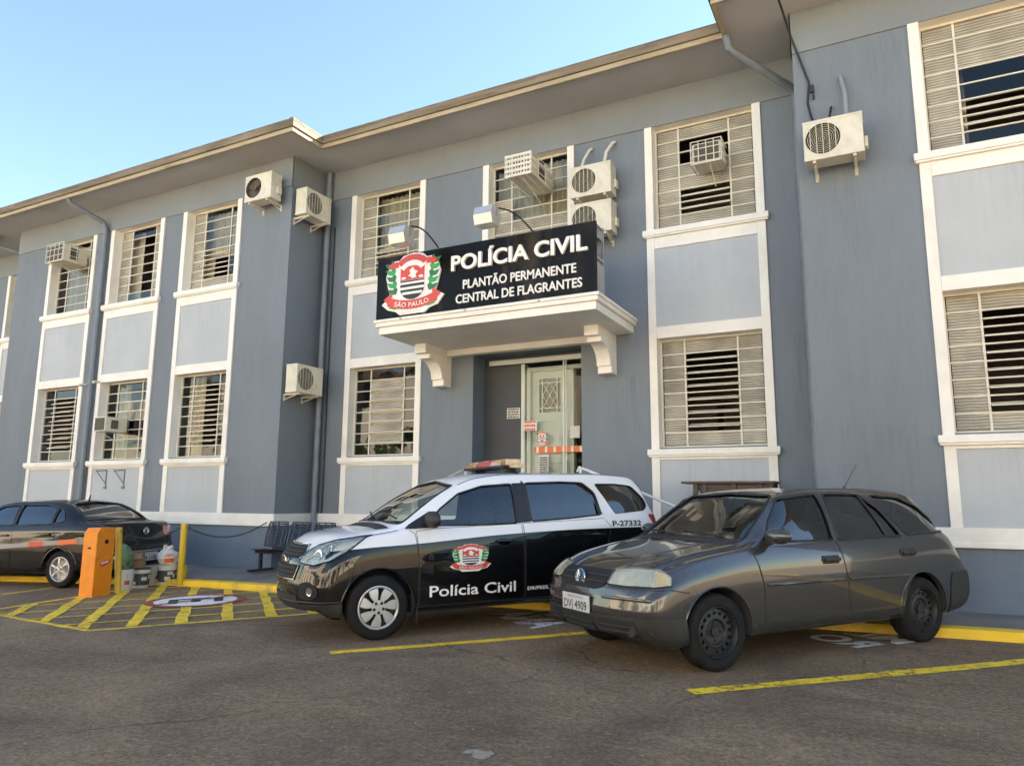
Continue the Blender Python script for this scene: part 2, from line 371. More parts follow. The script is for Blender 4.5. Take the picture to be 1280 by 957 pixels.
def asphalt_mat():
    m, nt, p = _new('asphalt')
    N, Lk = nt.nodes.new, nt.links.new
    tc = N('ShaderNodeTexCoord'); o = tc.outputs['Object']
    def noise(sc, det=6, rough=.6, vec=None, dist=0.):
        n = N('ShaderNodeTexNoise'); n.inputs['Scale'].default_value = sc; n.inputs['Detail'].default_value = det; n.inputs['Roughness'].default_value = rough; n.inputs['Distortion'].default_value = dist
        Lk(vec or o, n.inputs['Vector']); return n.outputs['Fac']
    def rng(v, a, b, c, d):
        r = N('ShaderNodeMapRange'); r.inputs[1].default_value = a; r.inputs[2].default_value = b; r.inputs[3].default_value = c; r.inputs[4].default_value = d; Lk(v, r.inputs[0]); return r.outputs[0]
    def mix(fac, a, b, mode='MIX'):
        x = N('ShaderNodeMix'); x.data_type = 'RGBA'; x.blend_type = mode
        if isinstance(fac, (int, float)): x.inputs[0].default_value = fac
        else: Lk(fac, x.inputs[0])
        for k, v in ((6, a), (7, b)):
            if isinstance(v, tuple): x.inputs[k].default_value = (*v, 1)
            else: Lk(v, x.inputs[k])
        return x.outputs[2]
    def stretch(sc, rot=0., loc=(0, 0, 0)):
        q = N('ShaderNodeMapping'); q.inputs['Scale'].default_value = sc; q.inputs['Rotation'].default_value = (0, 0, rot); q.inputs['Location'].default_value = loc; Lk(o, q.inputs[0]); return q.outputs[0]
    big = noise(.5, 10, .66, None, .8)
    r1 = N('ShaderNodeValToRGB'); e = r1.color_ramp.elements
    e[0].position = .34; e[0].color = (.190, .130, .086, 1); e[1].position = .66; e[1].color = (.385, .265, .163, 1); e.new(.5).color = (.285, .197, .123, 1)
    Lk(big, r1.inputs[0]); col = r1.outputs[0]
    # sandy worn patches, dark damp and oily areas
    wv = stretch((.5, 1.2, 1), -.5, (3.1, 1.7, 0))
    sand = noise(.9, 11, .74, wv, .5); col = mix(rng(sand, .54, .70, 0, .6), col, (.44, .33, .215))
    oil = noise(.75, 9, .7, stretch((1, .7, 1), .4, (7.3, 2.2, 0)), .4); col = mix(rng(oil, .58, .72, 0, .45), col, (.10, .075, .06))
    # stones of the surface course: coarse and fine grain
    g1 = noise(28, 5, .8); col = mix(1., col, rng(g1, .32, .68, .62, 1.40), 'MULTIPLY')
    g2 = noise(110, 3, .8); col = mix(1., col, rng(g2, .3, .7, .68, 1.34), 'MULTIPLY')
    vs_ = N('ShaderNodeTexVoronoi'); vs_.inputs['Scale'].default_value = 55; Lk(o, vs_.inputs['Vector']); sc_ = N('ShaderNodeSeparateColor'); Lk(vs_.outputs['Color'], sc_.inputs[0])
    col = mix(1., col, rng(sc_.outputs[0], 0, 1, .82, 1.18), 'MULTIPLY')
    # pale stone chips and litter specks
    for sc, th, keep, c in ((9, .085, .86, (.50, .47, .42)), (17, .10, .90, (.42, .38, .32)), (5, .035, .75, (.6, .57, .52))):
        vo = N('ShaderNodeTexVoronoi'); vo.inputs['Scale'].default_value = sc; Lk(o, vo.inputs['Vector'])
        lt = N('ShaderNodeMath'); lt.operation = 'LESS_THAN'; lt.inputs[1].default_value = th; Lk(vo.outputs['Distance'], lt.inputs[0])
        sep = N('ShaderNodeSeparateColor'); Lk(vo.outputs['Color'], sep.inputs[0])
        gt = N('ShaderNodeMath'); gt.operation = 'GREATER_THAN'; gt.inputs[1].default_value = keep; Lk(sep.outputs[0], gt.inputs[0])
        an = N('ShaderNodeMath'); an.operation = 'MULTIPLY'; Lk(lt.outputs[0], an.inputs[0]); Lk(gt.outputs[0], an.inputs[1]); col = mix(an.outputs[0], col, c)
    # hairline cracks and a patched seam
    cr = N('ShaderNodeTexVoronoi'); cr.feature = 'DISTANCE_TO_EDGE'; cr.inputs['Scale'].default_value = .42
    wn = N('ShaderNodeTexNoise'); wn.inputs['Scale'].default_value = 1.6; wn.inputs['Detail'].default_value = 8; Lk(o, wn.inputs['Vector'])
    Lk(mix(.35, o, wn.outputs['Color']), cr.inputs['Vector'])
    brk = rng(noise(1.1, 4), .45, .6, 0, 1)
    ck = N('ShaderNodeMath'); ck.operation = 'MULTIPLY'; Lk(rng(cr.outputs['Distance'], 0, .007, .6, 0), ck.inputs[0]); Lk(brk, ck.inputs[1])
    col = mix(ck.outputs[0], col, (.03, .025, .02))
    Lk(col, p.inputs['Base Color'])
    Lk(rng(oil, .45, .65, .92, .55), p.inputs['Roughness']); p.inputs['Specular IOR Level'].default_value = .3
    bp = N('ShaderNodeBump'); bp.inputs['Strength'].default_value = 1.; bp.inputs['Distance'].default_value = .012; Lk(g2, bp.inputs['Height'])
    b1 = N('ShaderNodeBump'); b1.inputs['Strength'].default_value = .9; b1.inputs['Distance'].default_value = .02; Lk(g1, b1.inputs['Height']); Lk(bp.outputs[0], b1.inputs['Normal'])
    b2 = N('ShaderNodeBump'); b2.inputs['Strength'].default_value = .9; b2.inputs['Distance'].default_value = .07; Lk(sand, b2.inputs['Height']); Lk(b1.outputs[0], b2.inputs['Normal']); Lk(b2.outputs[0], p.inputs['Normal'])
    return m
M['asphalt'] = asphalt_mat()

xs = [-900, -120, -40, -20, 0, 15, 120, 900]; ys = [-900, -120, -15, 0, 6, 12, 120, 900]
mb = MB()
V = {}
for i, x in enumerate(xs):
    for j, y in enumerate(ys): V[i, j] = mb.bm.verts.new((x, y, g(x, y)))
for i in range(len(xs) - 1):
    for j in range(len(ys) - 1): mb._f([V[i, j], V[i + 1, j], V[i + 1, j + 1], V[i, j + 1]])
road = tag(mb.build('ground', M['asphalt']), kind='structure')

def decal(name, polys, mat, lift, parent=None):
    mb = MB()
    for P in polys:
        if len(P) < 3: continue
        mb._f([mb.bm.verts.new((x, y, g(x, y) + lift)) for x, y in P])
    bmesh.ops.recalc_face_normals(mb.bm, faces=mb.bm.faces)
    for f in mb.bm.faces:
        if f.normal.z < 0: f.normal_flip()
    return mb.build(name, mat, parent or road, fixn=False)

def stripe(a, b, w, wob=.012, n=14):
    """painted stripe with slightly uneven edges"""
    a, b = Vector(a), Vector(b); d = (b - a).normalized(); nn = Vector((-d.y, d.x)) * w / 2
    L_, R_ = [], []
    for i in range(n + 1):
        p = a.lerp(b, i / n)
        L_.append(p + nn * (1 + random.uniform(-1, 1) * wob / w * 2)); R_.append(p - nn * (1 + random.uniform(-1, 1) * wob / w * 2))
    return [(L_[i], L_[i + 1], R_[i + 1], R_[i]) for i in range(n)]

def clip(poly, conv):
    """Sutherland-Hodgman against a convex, counter-clockwise polygon"""
    out = [Vector(p) for p in poly]
    for i in range(len(conv)):
        A, B = Vector(conv[i]), Vector(conv[(i + 1) % len(conv)]); e = B - A
        inp, out = out, []
        if not inp: break
        sd_ = lambda p: e.x * (p.y - A.y) - e.y * (p.x - A.x)
        for k in range(len(inp)):
            p, q = inp[k], inp[(k + 1) % len(inp)]; sp_, sq = sd_(p), sd_(q)
            if sp_ >= 0: out.append(p)
            if sp_ * sq < 0: out.append(p.lerp(q, sp_ / (sp_ - sq)))
    return out

# parking bay lines
decal('parking_line', stripe((-4.435, 5.156), (-2.25, 7.58), .14), M['yellow'], .004)
decal('parking_line', stripe((-1.311, 5.209), (1.75, 8.15), .14), M['yellow'], .004)
decal('parking_line', stripe((-13.0, 6.2), (-11.588, 6.288), .09) + stripe((-11.588, 6.288), (-11.75, 7.3), .09), M['yellow'], .004)
# hatched box
HP = [(-9.98, 5.22), (-7.47, 4.95), (-5.25, 8.12), (-10.62, 8.12)]
hb = []
for a, b in zip(HP, HP[1:] + HP[:1]):
    hb += stripe(a, b, .085)
decal('hatching_border', hb, M['yellow'], .0040)
u_, v_ = Vector((.577, .816)), Vector((-.745, .667))
inner = [tuple(Vector(p) + (Vector((-8.3, 6.7)) - Vector(p)).normalized() * .05) for p in HP]
wide, thin = [], []
for k in range(-9, 10):
    c = Vector((-8.3, 6.62)) + u_ * (.48 * k + .17)
    for q in stripe(c - v_ * 6, c + v_ * 6, .125, .012, 40):
        q = clip(q, inner)
        if len(q) > 2: wide.append(q)
for k in range(-9, 10):
    c = Vector((-8.3, 6.62)) + v_ * (.66 * k + .2)
    for q in stripe(c - u_ * 6, c + u_ * 6, .065, .010, 40):
        q = clip(q, inner)
        if len(q) > 2: thin.append(q)
decal('hatching_stripe', wide, M['yellow'], .0075)
decal('hatching_line', thin, M['yellow'], .0060)
# painted no-parking roundel
rc = Vector((-8.37, 7.02))
def ring(r0, r1, n=48): 
    o = []
    for k in range(n):
        a, b = 2 * PI * k / n, 2 * PI * (k + 1) / n
        P = lambda r, t: (rc.x + r * math.cos(t), rc.y + r * math.sin(t))
        o.append((P(r0, a), P(r0, b), P(r1, b), P(r1, a)))
    return o
decal('roundel', [[(rc.x + .52 * math.cos(2 * PI * k / 48), rc.y + .52 * math.sin(2 * PI * k / 48)) for k in range(48)]], M['roadwhite'], .0095)
decal('roundel_ring', ring(.52, .64), M['roadred'], .0095)
LV = v_  # letter E laid along the hatching
def loc2(a, b): return tuple(rc + u_ * a - v_ * b)
E_ = [[loc2(*p) for p in q] for q in (((-.34, -.22), (.34, -.22), (.34, -.12), (-.34, -.12)), ((-.34, -.12), (-.22, -.12), (-.22, .24), (-.34, .24)), ((-.06, -.12), (.06, -.12), (.06, .18), (-.06, .18)), ((.22, -.12), (.34, -.12), (.34, .24), (.22, .24)))]
decal('roundel_letter', E_, M['roadblack'], .0125)
decal('roundel_slash', stripe(rc + Vector((-.08, -.52)), rc + Vector((.06, .52)), .085), M['roadred'], .0155)
# stencilled letters in the bays
def ground_text(body, org, dirx, diry, w_, h_, mat=M['roadwhite'], name='bay_lettering'):
    me = text_mesh(body, h_, width=w_, bold=.035)
    ox, oy = org
    move_mesh(me, lambda c: Vector((ox + dirx[0] * c.x + diry[0] * c.z, oy + dirx[1] * c.x + diry[1] * c.z, g(ox + dirx[0] * c.x + diry[0] * c.z, oy + dirx[1] * c.x + diry[1] * c.z) + .005)))
    return link(name, me, mat, road)
bd = (.58, .81); bl = (-.81, .58)
ground_text('ANA', (-3.35, 6.98), (-.80, .60), (.60, .80), 1.15, .48)
ground_text('NAN', (-2.98, 7.38), (-.80, .60), (.60, .80), 1.15, .48)
ground_text('RO', (-.36, 7.30), (-.80, .60), (.60, .80), .62, .36)
ground_text('ML', (-.04, 7.64), (-.80, .60), (.60, .80), .62, .36)

# kerb and pavement
KB = [(-40, 3.2), (-16, 6.75), (-12.9, 7.54), (-10.4, 8.10), (-9.6, 8.19), (14, 8.19)]
def kpt(i, off, z): 
    x, y = KB[i]; return (x, y + off, g(x, y) + z)
mb = MB()
for i in range(len(KB) - 1):
    for (o0, z0, o1, z1) in ((0, -.05, .005, .088), (.005, .088, .17, .094)):
        mb.quad(kpt(i, o0, z0), kpt(i + 1, o0, z0), kpt(i + 1, o1, z1), kpt(i, o1, z1))
for f in mb.bm.faces:
    f.normal_update()
    if f.normal.z < -.01 or (abs(f.normal.z) < .2 and f.normal.y > 0): f.normal_flip()
kerb = tag(mb.build('kerb', M['kerbpaint'], fixn=False), kind='structure')
mb = MB()
cols = []
for x, y in KB:
    cols.append([(x, y + .17, g(x, y) + .092), (x, y + .9, g(x, y) * .6 + .11), (x, 11.4, .125 + .003 * x)])
for a, b in zip(cols, cols[1:]):
    for j in range(2): mb.quad(a[j], b[j], b[j + 1], a[j + 1])
pave = tag(mb.build('pavement', M['pave'], fixn=False), kind='structure')
# patch of pale filler near the camera
rp_ = random.Random(3)
decal('road_patch', [[(-1.99 + (.03 + .10 * rp_.random()) * math.cos(t) * 1.1, 3.52 + (.02 + .07 * rp_.random()) * math.sin(t)) for t in [k * 2 * PI / 18 for k in range(18)]]], mk('pale_filler', (.30, .25, .185), .9, var=.4, scale=40), .0035)
# ------------------------------------------------------------------ the police station
YL, YC, YR = 9.68, 10.60, 9.57
XL0, XL1, XR0, XR1 = -18.68, -9.73, -.79, 9.0
ZB0, ZB1, ZF, ZS = .83, 1.034, 7.166, 7.76
ZW = dict(lo=(2.08, 3.727), up=(5.46, 7.166))
bld = thing('police_station_building', 'long two storey blue grey building with cream framed window bays behind the cars', 'building', (0, 0, 0))
BAYS = [  # x0, x1, wall plane
    ('REC', -20.78, -19.03, YC), ('A', -17.33, -15.58, YL), ('B', -15.07, -13.30, YL), ('C', -12.72, -11.02, YL),
    ('D', -9.03, -7.30, YC), ('E', -6.08, -4.34, YC), ('F', -3.13, -1.36, YC), ('G', .555, 2.32, YR)]
FW = .12
DOOR = (-6.235, -4.25, .86, 3.745)

def front(name, x0, x1, z0, z1, y, holes, mat, parent=bld):
    xs_ = sorted({x0, x1} | {v for h in holes for v in h[:2] if x0 < v < x1}); zs_ = sorted({z0, z1} | {v for h in holes for v in h[2:] if z0 < v < z1})
    mb = MB(); vv = {}
    def v(x, z):
        if (x, z) not in vv: vv[x, z] = mb.bm.verts.new((x, y, z))
        return vv[x, z]
    for a, b in zip(xs_, xs_[1:]):
        for c, d in zip(zs_, zs_[1:]):
            mx_, mz_ = (a + b) / 2, (c + d) / 2
            if any(h[0] < mx_ < h[1] and h[2] < mz_ < h[3] for h in holes): continue
            mb._f([v(a, c), v(b, c), v(b, d), v(a, d)])
    return mb.build(name, mat, parent, fixn=False)

def bay_holes(pl, x0, x1, names=None):
    return [(b[1] + FW, b[2] - FW, *ZW[k]) for b in BAYS for k in ('lo', 'up') if b[3] == pl and x0 <= b[1] <= x1]
for nm, x0, x1, pl in (('wall', -40, XL0, YC), ('wall', XL0, XL1, YL), ('wall', XL1, XR0, YC), ('wall', XR0, XR1, YR)):
    H_ = bay_holes(pl, x0, x1)
    if x0 == XL1: H_ = H_ + [DOOR]
    front('wall', x0, x1, ZB1, ZF + .02, pl, H_ if True else [], M['wall'])
    # door cuts the plinth too
    front('plinth', x0, x1, -.5, ZB1, pl, [DOOR] if x0 == XL1 else [], M['base'])
    front('frieze', x0, x1, ZF, ZS + .03, pl - .018, [], M['frieze'])
    mb = MB(); mb.quad((x0, pl - .018, ZF), (x1, pl - .018, ZF), (x1, pl, ZF), (x0, pl, ZF)); mb.build('frieze_lip', M['frieze'], bld, fixn=False)
# side faces of the two wings
for x, yy in ((XL1, YL), (XL0, YL), (XR0, YR), (XR1, YR)):
    s = 1 if x in (XL1, XR1) else -1
    for z0, z1, m_, o_, nm in ((-.5, ZB1, 'base', 0, 'plinth'), (ZB1, ZF + .02, 'wall', 0, 'wall'), (ZF, ZS + .03, 'frieze', .018, 'frieze')):
        mb = MB(); ye = YC if x not in (XR1,) else 22
        mb.quad((x + s * o_, yy - o_, z0), (x + s * o_, ye, z0), (x + s * o_, ye, z1), (x + s * o_, yy - o_, z1)); mb.build(nm, M[m_], bld)
# back and far ends (keeps the low sun out of the rooms)
mb = MB(); mb.box(-40, XR1 - .02, 13.6, 22, -.5, 7.7); mb.build('rear_block', M['wall'], bld)
# cream band above the plinth
def band(segs):
    mb = MB()
    for x0, x1, y0, y1 in segs:
        mb.box(x0, x1, y0, y1, ZB0, ZB1)
    return mb.build('plinth_band', M['white'], bld)
t_ = .045
band([(-40, XL0 - t_, YC - t_, YC + .01)]); band([(XL0 - t_, XL1 + t_, YL - t_, YL + .01)]); band([(XL1 - .01, XL1 + t_ - .002, YL + .012, YC + .01)])
band([(XL1 + t_, DOOR[0] - .02, YC - t_, YC + .008)]); band([(DOOR[1] + .02, XR0 + .01, YC - t_, YC + .01)]); band([(XR0 - t_, XR1, YR - t_, YR + .012)])
mb = MB()
for x0, x1, pl in ((XL0 - .055, XL1 + .055, YL), (XL1 + .06, DOOR[0] - .02, YC), (DOOR[1] + .02, XR0 - .01, YC), (XR0 - .055, XR1, YR)):
    mb.box(x0, x1, pl - .058, pl - .046, ZB0 - .012, ZB0 + .045, .003)
mb.build('band_lip', M['white'], bld)

# ---- bays
def bay_frame(x0, x1, pl):
    mb = MB(); f = .03
    mb.box(x0, x0 + FW, pl - f, pl + .004, ZB1, ZF - .001, .004); mb.box(x1 - FW, x1, pl - f, pl + .004, ZB1, ZF - .001, .004)
    for z0, z1 in ((1.90, 1.964), (3.727, 3.905), (5.14, 5.346)):
        mb.box(x0 + FW + .001, x1 - FW - .001, pl - f + .003, pl + .004, z0, z1, .004)
    mb.build('bay_frame', M['white'], bld)
    for z0, z1 in ((ZB1, 1.90), (3.905, 5.14)):
        mb = MB(); mb.quad((x0 + FW, pl - .004, z0), (x1 - FW, pl - .004, z0), (x1 - FW, pl - .004, z1), (x0 + FW, pl - .004, z1))
        mb.build('bay_panel', M['panel'], bld, fixn=False)

COLS = (0, .235, .765, 1)
def window(x0, x1, pl, k, cfg, curt='l', rows=8, room=True, tilt=.9):
    """steel window: grille of glazing bars (the part) > panes, louvres, curtain, sill, reveal"""
    z0, z1 = ZW[k]; x0 += FW; x1 -= FW; d = .17; y = pl + d
    e = .03
    mb = MB()
    for a, b in ((x0, x0 + e), (x1 - e, x1)): mb.box(a, b, y - .02, y + .02, z0, z1)
    for a, b in ((z0, z0 + e), (z1 - e, z1)): mb.box(x0 + e, x1 - e, y - .018, y + .018, a, b)
    ix0, ix1, iz0, iz1 = x0 + e, x1 - e, z0 + e, z1 - e
    cx = [ix0 + (ix1 - ix0) * c for c in COLS]; rz = [iz0 + (iz1 - iz0) * r / rows for r in range(rows + 1)]
    for c in cx[1:3]: mb.box(c - .012, c + .012, y - .016, y + .016, iz0, iz1)
    for r in rz[1:-1]:
        for i in range(3): mb.box(cx[i] + (.0125 if i else 0), cx[i + 1] - (.0125 if i < 2 else 0), y - .0145, y + .0145, r - .009, r + .009)
    win = mb.build('window', M['barcream'], bld)
    groups = {}
    lv = MB(); lg = MB()
    for i in range(3):
        for j in range(rows):
            st = cfg(i, rows - 1 - j)   # row 0 = top
            if st == 'o': continue
            a, b, c, dd = cx[i] + .012, cx[i + 1] - .012, rz[j] + .009, rz[j + 1] - .009
            if st == 'l':
                zm = (c + dd) / 2; hh = (dd - c) / 2; sn, cs = math.sin(tilt), math.cos(tilt)
                p0 = (y - hh * sn, zm - hh * cs); p1 = (y + hh * sn, zm + hh * cs)
                lg.quad((a, p0[0], p0[1]), (b, p0[0], p0[1]), (b, p1[0], p1[1]), (a, p1[0], p1[1]))
                for q in (p0, p1): lv.box(a, b, q[0] - .009, q[0] + .009, q[1] - .0065, q[1] + .0065)
                for xx in (a, b - .012): lv.tube([(xx + .006, *p0), (xx + .006, *p1)], .007, 6)
            else:
                m_ = groups.setdefault(st, MB()); t = random.uniform(-.004, .004)
                m_.quad((a, y + t, c), (b, y - t, c), (b, y - t, dd), (a, y + t, dd))
    for st, m_ in groups.items(): m_.build('pane', M[{'r': 'ribbed', 'c': 'clear', 'b': 'bluepane'}[st]], win, fixn=False)
    if len(lv.bm.verts): lv.build('louvre_frame', M['barcream'], win); lg.build('louvre_glass', M['ribbed'], win, fixn=False)
    # curtains hang 20 cm behind the glass
    def curtain(a, b, zt=z1, zb=z0):
        mb = MB(); n = int((b - a) / .02) + 2; prev = None
        for q in range(n):
            x = a + (b - a) * q / (n - 1); yy = y + .22 + .025 * math.sin(x * 55) + .01 * math.sin(x * 23)
            cur = (mb.bm.verts.new((x, yy, zb)), mb.bm.verts.new((x, yy, zt)))
            if prev: mb._f([prev[0], cur[0], cur[1], prev[1]])
            prev = cur
        mb.build('curtain', M['curtain'], win, smooth=60)
    if 'l' in curt: curtain(x0 - .02, cx[1] + .08)
    if 'r' in curt: curtain(cx[2] - .06, x1 + .02)
    if 'f' in curt: curtain(x0 - .02, x1 + .02)
    if 't' in curt: curtain(x0 - .02, x1 + .02, z1, z0 + (z1 - z0) * .45)
    # sill, reveal
    mb = MB(); s0, s1 = (1.965, 2.066) if k == 'lo' else (5.347, 5.452)
    mb.box(x0 - FW - .05, x1 + FW + .05, pl - .085, pl + .002, s0, s1 - .012, .008); mb.box(x0 - FW - .035, x1 + FW + .035, pl - .07, pl + .002, s0 - .025, s0 - .001, .003)
    mb.build('sill', M['white'], win)
    mb = MB()
    ya, yb = pl - .0005, y + .03
    for q in (((x0, ya, z0), (x0, yb, z0), (x0, yb, z1), (x0, ya, z1)), ((x1, ya, z0), (x1, yb, z0), (x1, yb, z1), (x1, ya, z1)),
              ((x0, ya, z1), (x1, ya, z1), (x1, yb, z1), (x0, yb, z1)), ((x0, ya, z0), (x1, ya, z0), (x1, yb, z0), (x0, yb, z0))): mb.quad(*q)
    mb.build('reveal', M['white'], win, fixn=False)
    if room:
        mb = MB(); mb.mi = 0
        a, b, c, dd, yb, ye = x0 - .25, x1 + .25, z0 - .45, z1 + .3, y + .04, y + 2.4
        mb.quad((a, ye, c), (b, ye, c), (b, ye, dd), (a, ye, dd))
        for q in (((a, yb, c), (a, ye, c), (a, ye, dd), (a, yb, dd)), ((b, yb, c), (b, ye, c), (b, ye, dd), (b, yb, dd)),
                  ((a, yb, dd), (b, yb, dd), (b, ye, dd), (a, ye, dd)), ((a, yb, c), (b, yb, c), (b, ye, c), (a, ye, c))): mb.quad(*q)
        # shelf / cupboard shapes in the gloom
        mb.box(a + .1, a + .7, ye - .6, ye - .1, c, c + 1.3)
        mb.build('room_interior', M['room'], win, fixn=False)
    return win

CFG = {
 'REC_up': (lambda i, r: 'c', 'l'), 'REC_lo': (lambda i, r: 'c', 'l'),
 'A_up': (lambda i, r: 'o' if (i == 1 and r < 2) else 'c', 'f'),
 'A_lo': (lambda i, r: 'l' if i == 1 and 0 < r < 7 else 'c', ''),
 'B_up': (lambda i, r: 'o' if i == 1 and 0 < r < 7 else ('r' if i != 1 else 'c'), 'l'),
 'B_lo': (lambda i, r: 'o' if (i == 0 and r in (3, 4)) else 'c', 'lr'),
 'C_up': (lambda i, r: ('l' if i == 1 and 3 < r < 7 else 'r' if (i == 0 or r == 7) else 'c'), 'lt'),
 'C_lo': (lambda i, r: 'l' if i == 1 and 0 < r < 7 else 'c', 'l'),
 'D_up': (lambda i, r: 'l' if (i == 1 and r in (5, 6)) else ('r' if i == 0 else 'c'), 'lf'),
 'D_lo': (lambda i, r: 'l' if i == 1 and 0 < r < 7 else 'b', ''),
 'E_up': (lambda i, r: 'o' if (i == 1 and r == 1) else ('r' if (r > 4 or (i == 0 and r > 2)) else 'c'), 'lf'),
 'E_lo': (lambda i, r: 'b', ''),
 'F_up': (lambda i, r: 'o' if i == 1 and r in (1, 2) else ('l' if i == 1 and r in (5, 6) else 'r'), ''),
 'F_lo': (lambda i, r: 'l' if i == 1 and 0 < r < 7 else 'r', ''),
 'G_up': (lambda i, r: 'l' if i == 1 and r in (5, 6) else ('r' if (i == 0 or r < 3) else 'b'), 'l'),
 'G_lo': (lambda i, r: 'l' if i == 1 and 0 < r < 7 else 'r', ''),
}
TILT = {'D_lo': .45, 'F_lo': 1.30, 'G_lo': 1.33, 'F_up': 1.1, 'G_up': 1.05, 'C_lo': 1.32, 'A_lo': 1.25, 'C_up': 1.1}
for n, x0, x1, pl in BAYS:
    if n == 'E':   # upper window only; the doorway is underneath
        mb = MB()
        mb.box(x0, x0 + FW, pl - .03, pl + .004, 5.0, ZF - .001, .004); mb.build('bay_frame', M['white'], bld)
        mb = MB(); mb.box(x1 - FW, x1, pl - .03, pl + .004, 5.0, ZF - .001, .004); mb.build('bay_frame', M['white'], bld)
    else: bay_frame(x0, x1, pl)
    for k in ('lo', 'up'):
        if n == 'E' and k == 'lo': continue
        cf, cu = CFG[f'{n}_{k}']
        window(x0, x1, pl, k, cf, cu, tilt=TILT.get(f'{n}_{k}', .9))

# ---- eaves and roof
EP = [(-40, 9.62), (-19.45, 9.62), (-19.45, 8.87), (-8.99, 8.87), (-8.99, 9.62), (-1.66, 9.62), (-1.66, 8.84), (9.8, 8.84)]
mb = MB()
for x0, x1, y0 in ((-40, -19.45, 9.62), (-19.45, -8.99, 8.87), (-8.99, -1.66, 9.62), (-1.66, 9.8, 8.84)):
    mb.quad((x0, y0, ZS), (x1, y0, ZS), (x1, 13.7, ZS), (x0, 13.7, ZS))
mb.build('soffit', M['soffit'], bld, fixn=False)
def sweep(path, prof, name, mat):
    """profile (outward, z) swept along the eave line with mitred corners"""
    mb = MB(); rings = []
    P = [Vector(p) for p in path]
    for i, p in enumerate(P):
        ns = []
        if i > 0: d = (p - P[i - 1]).normalized(); ns.append(Vector((d.y, -d.x)))
        if i < len(P) - 1: d = (P[i + 1] - p).normalized(); ns.append(Vector((d.y, -d.x)))
        nn = ns[0] if len(ns) == 1 else Vector((ns[0].x + ns[1].x, ns[0].y + ns[1].y))
        rings.append([mb.bm.verts.new((p.x + nn.x * o, p.y + nn.y * o, z)) for o, z in prof])
    n = len(prof)
    for a, b in zip(rings, rings[1:]):
        for k in range(n): mb._f([a[k], b[k], b[(k + 1) % n], a[(k + 1) % n]])
    return mb.build(name, mat, bld)
sweep(EP, [(-.03, 7.715), (.02, 7.715), (.02, 7.79), (-.03, 7.79)], 'fascia', M['gutter'])
sweep(EP, [(-.02, 7.792), (.055, 7.792), (.06, 7.86), (.075, 7.90), (.05, 7.905), (-.02, 7.90)], 'gutter', M['fascia'])
sweep(EP, [(-.10, 7.905), (.045, 7.91), (.05, 7.945), (-.10, 7.985)], 'roof_edge', M['tile'])
mb = MB()
def roofplane(x0, x1, y0, yr, zr, hl, hr):
    mb.quad((x0, y0, 7.94), (x1, y0, 7.94), (x1 - hr, yr, zr), (x0 + hl, yr, zr))
roofplane(-40, 9.8, 9.62, 15.5, 9.9, 0, 3)
roofplane(-19.45, -8.99, 8.87, 14.1, 9.85, 5.23, 5.23); roofplane(-1.66, 9.8, 8.84, 14.5, 10.0, 5.7, 5.7)
for a, b, c in (((-8.99, 8.87), (-8.99, 15.5), (-14.22, 14.1)), ((-19.45, 8.87), (-19.45, 15.5), (-14.22, 14.1)), ((-1.66, 8.84), (-1.66, 15.5), (4.07, 14.5))):
    mb._f([mb.bm.verts.new((a[0], a[1], 7.94)), mb.bm.verts.new((b[0], b[1], 7.94)), mb.bm.verts.new((c[0], c[1], 9.85))])
mb.quad((-40, 15.5, 9.9), (9.8, 15.5, 9.9), (9.8, 22.5, 7.9), (-40, 22.5, 7.9))
mb.build('roof', M['tile'], bld)
mb = MB(); mb.tube([(-9.06, 8.92, 7.955), (-9.6, 9.46, 8.16)], .07, 8); mb.tube([(-1.7, 8.9, 7.955), (-2.0+.6, 9.2, 8.06)], .07, 8); mb.build('hip_tile', M['tile'], bld, smooth=40)

# ---- downpipes
def pipe(pts, r=.05, cl=()):
    mb = MB(); mb.tube(pts, r, 12)
    for z in cl: mb.tube([(pts[-1][0], pts[-1][1], z), (pts[-1][0], pts[-1][1], z + .05)], r * 1.22, 12)
    mb.build('downpipe', M['pipe'], bld, smooth=40)
pipe([(-15.52, 8.90, 7.72), (-15.50, 8.95, 7.62), (-15.24, 9.56, 7.36), (-15.19, 9.60, 7.20), (-15.19, 9.60, .1)], .05, (5.5, 3.2, 1.2))
pipe([(-9.55, 10.49, 7.74), (-9.55, 10.49, .1)], .055, (6.2, 3.3, 1.6))
pipe([(-1.63, 9.60, 7.72), (-1.60, 9.62, 7.52), (-1.52, 9.70, 7.46), (-.90, 10.45, 7.20), (-.86, 10.52, 7.1), (-.86, 10.52, .1)], .055, ())
pipe([(-19.9, 9.65, 7.72), (-19.8, 9.75, 7.6), (-19.0, 10.5, 7.3), (-18.8, 10.52, 7.2), (-18.8, 10.52, .1)], .05, ())
mb = MB(); mb.tube([(-9.44, 10.575, 6.6), (-9.44, 10.575, .4)], .014, 8); mb.build('conduit', M['black'], bld)

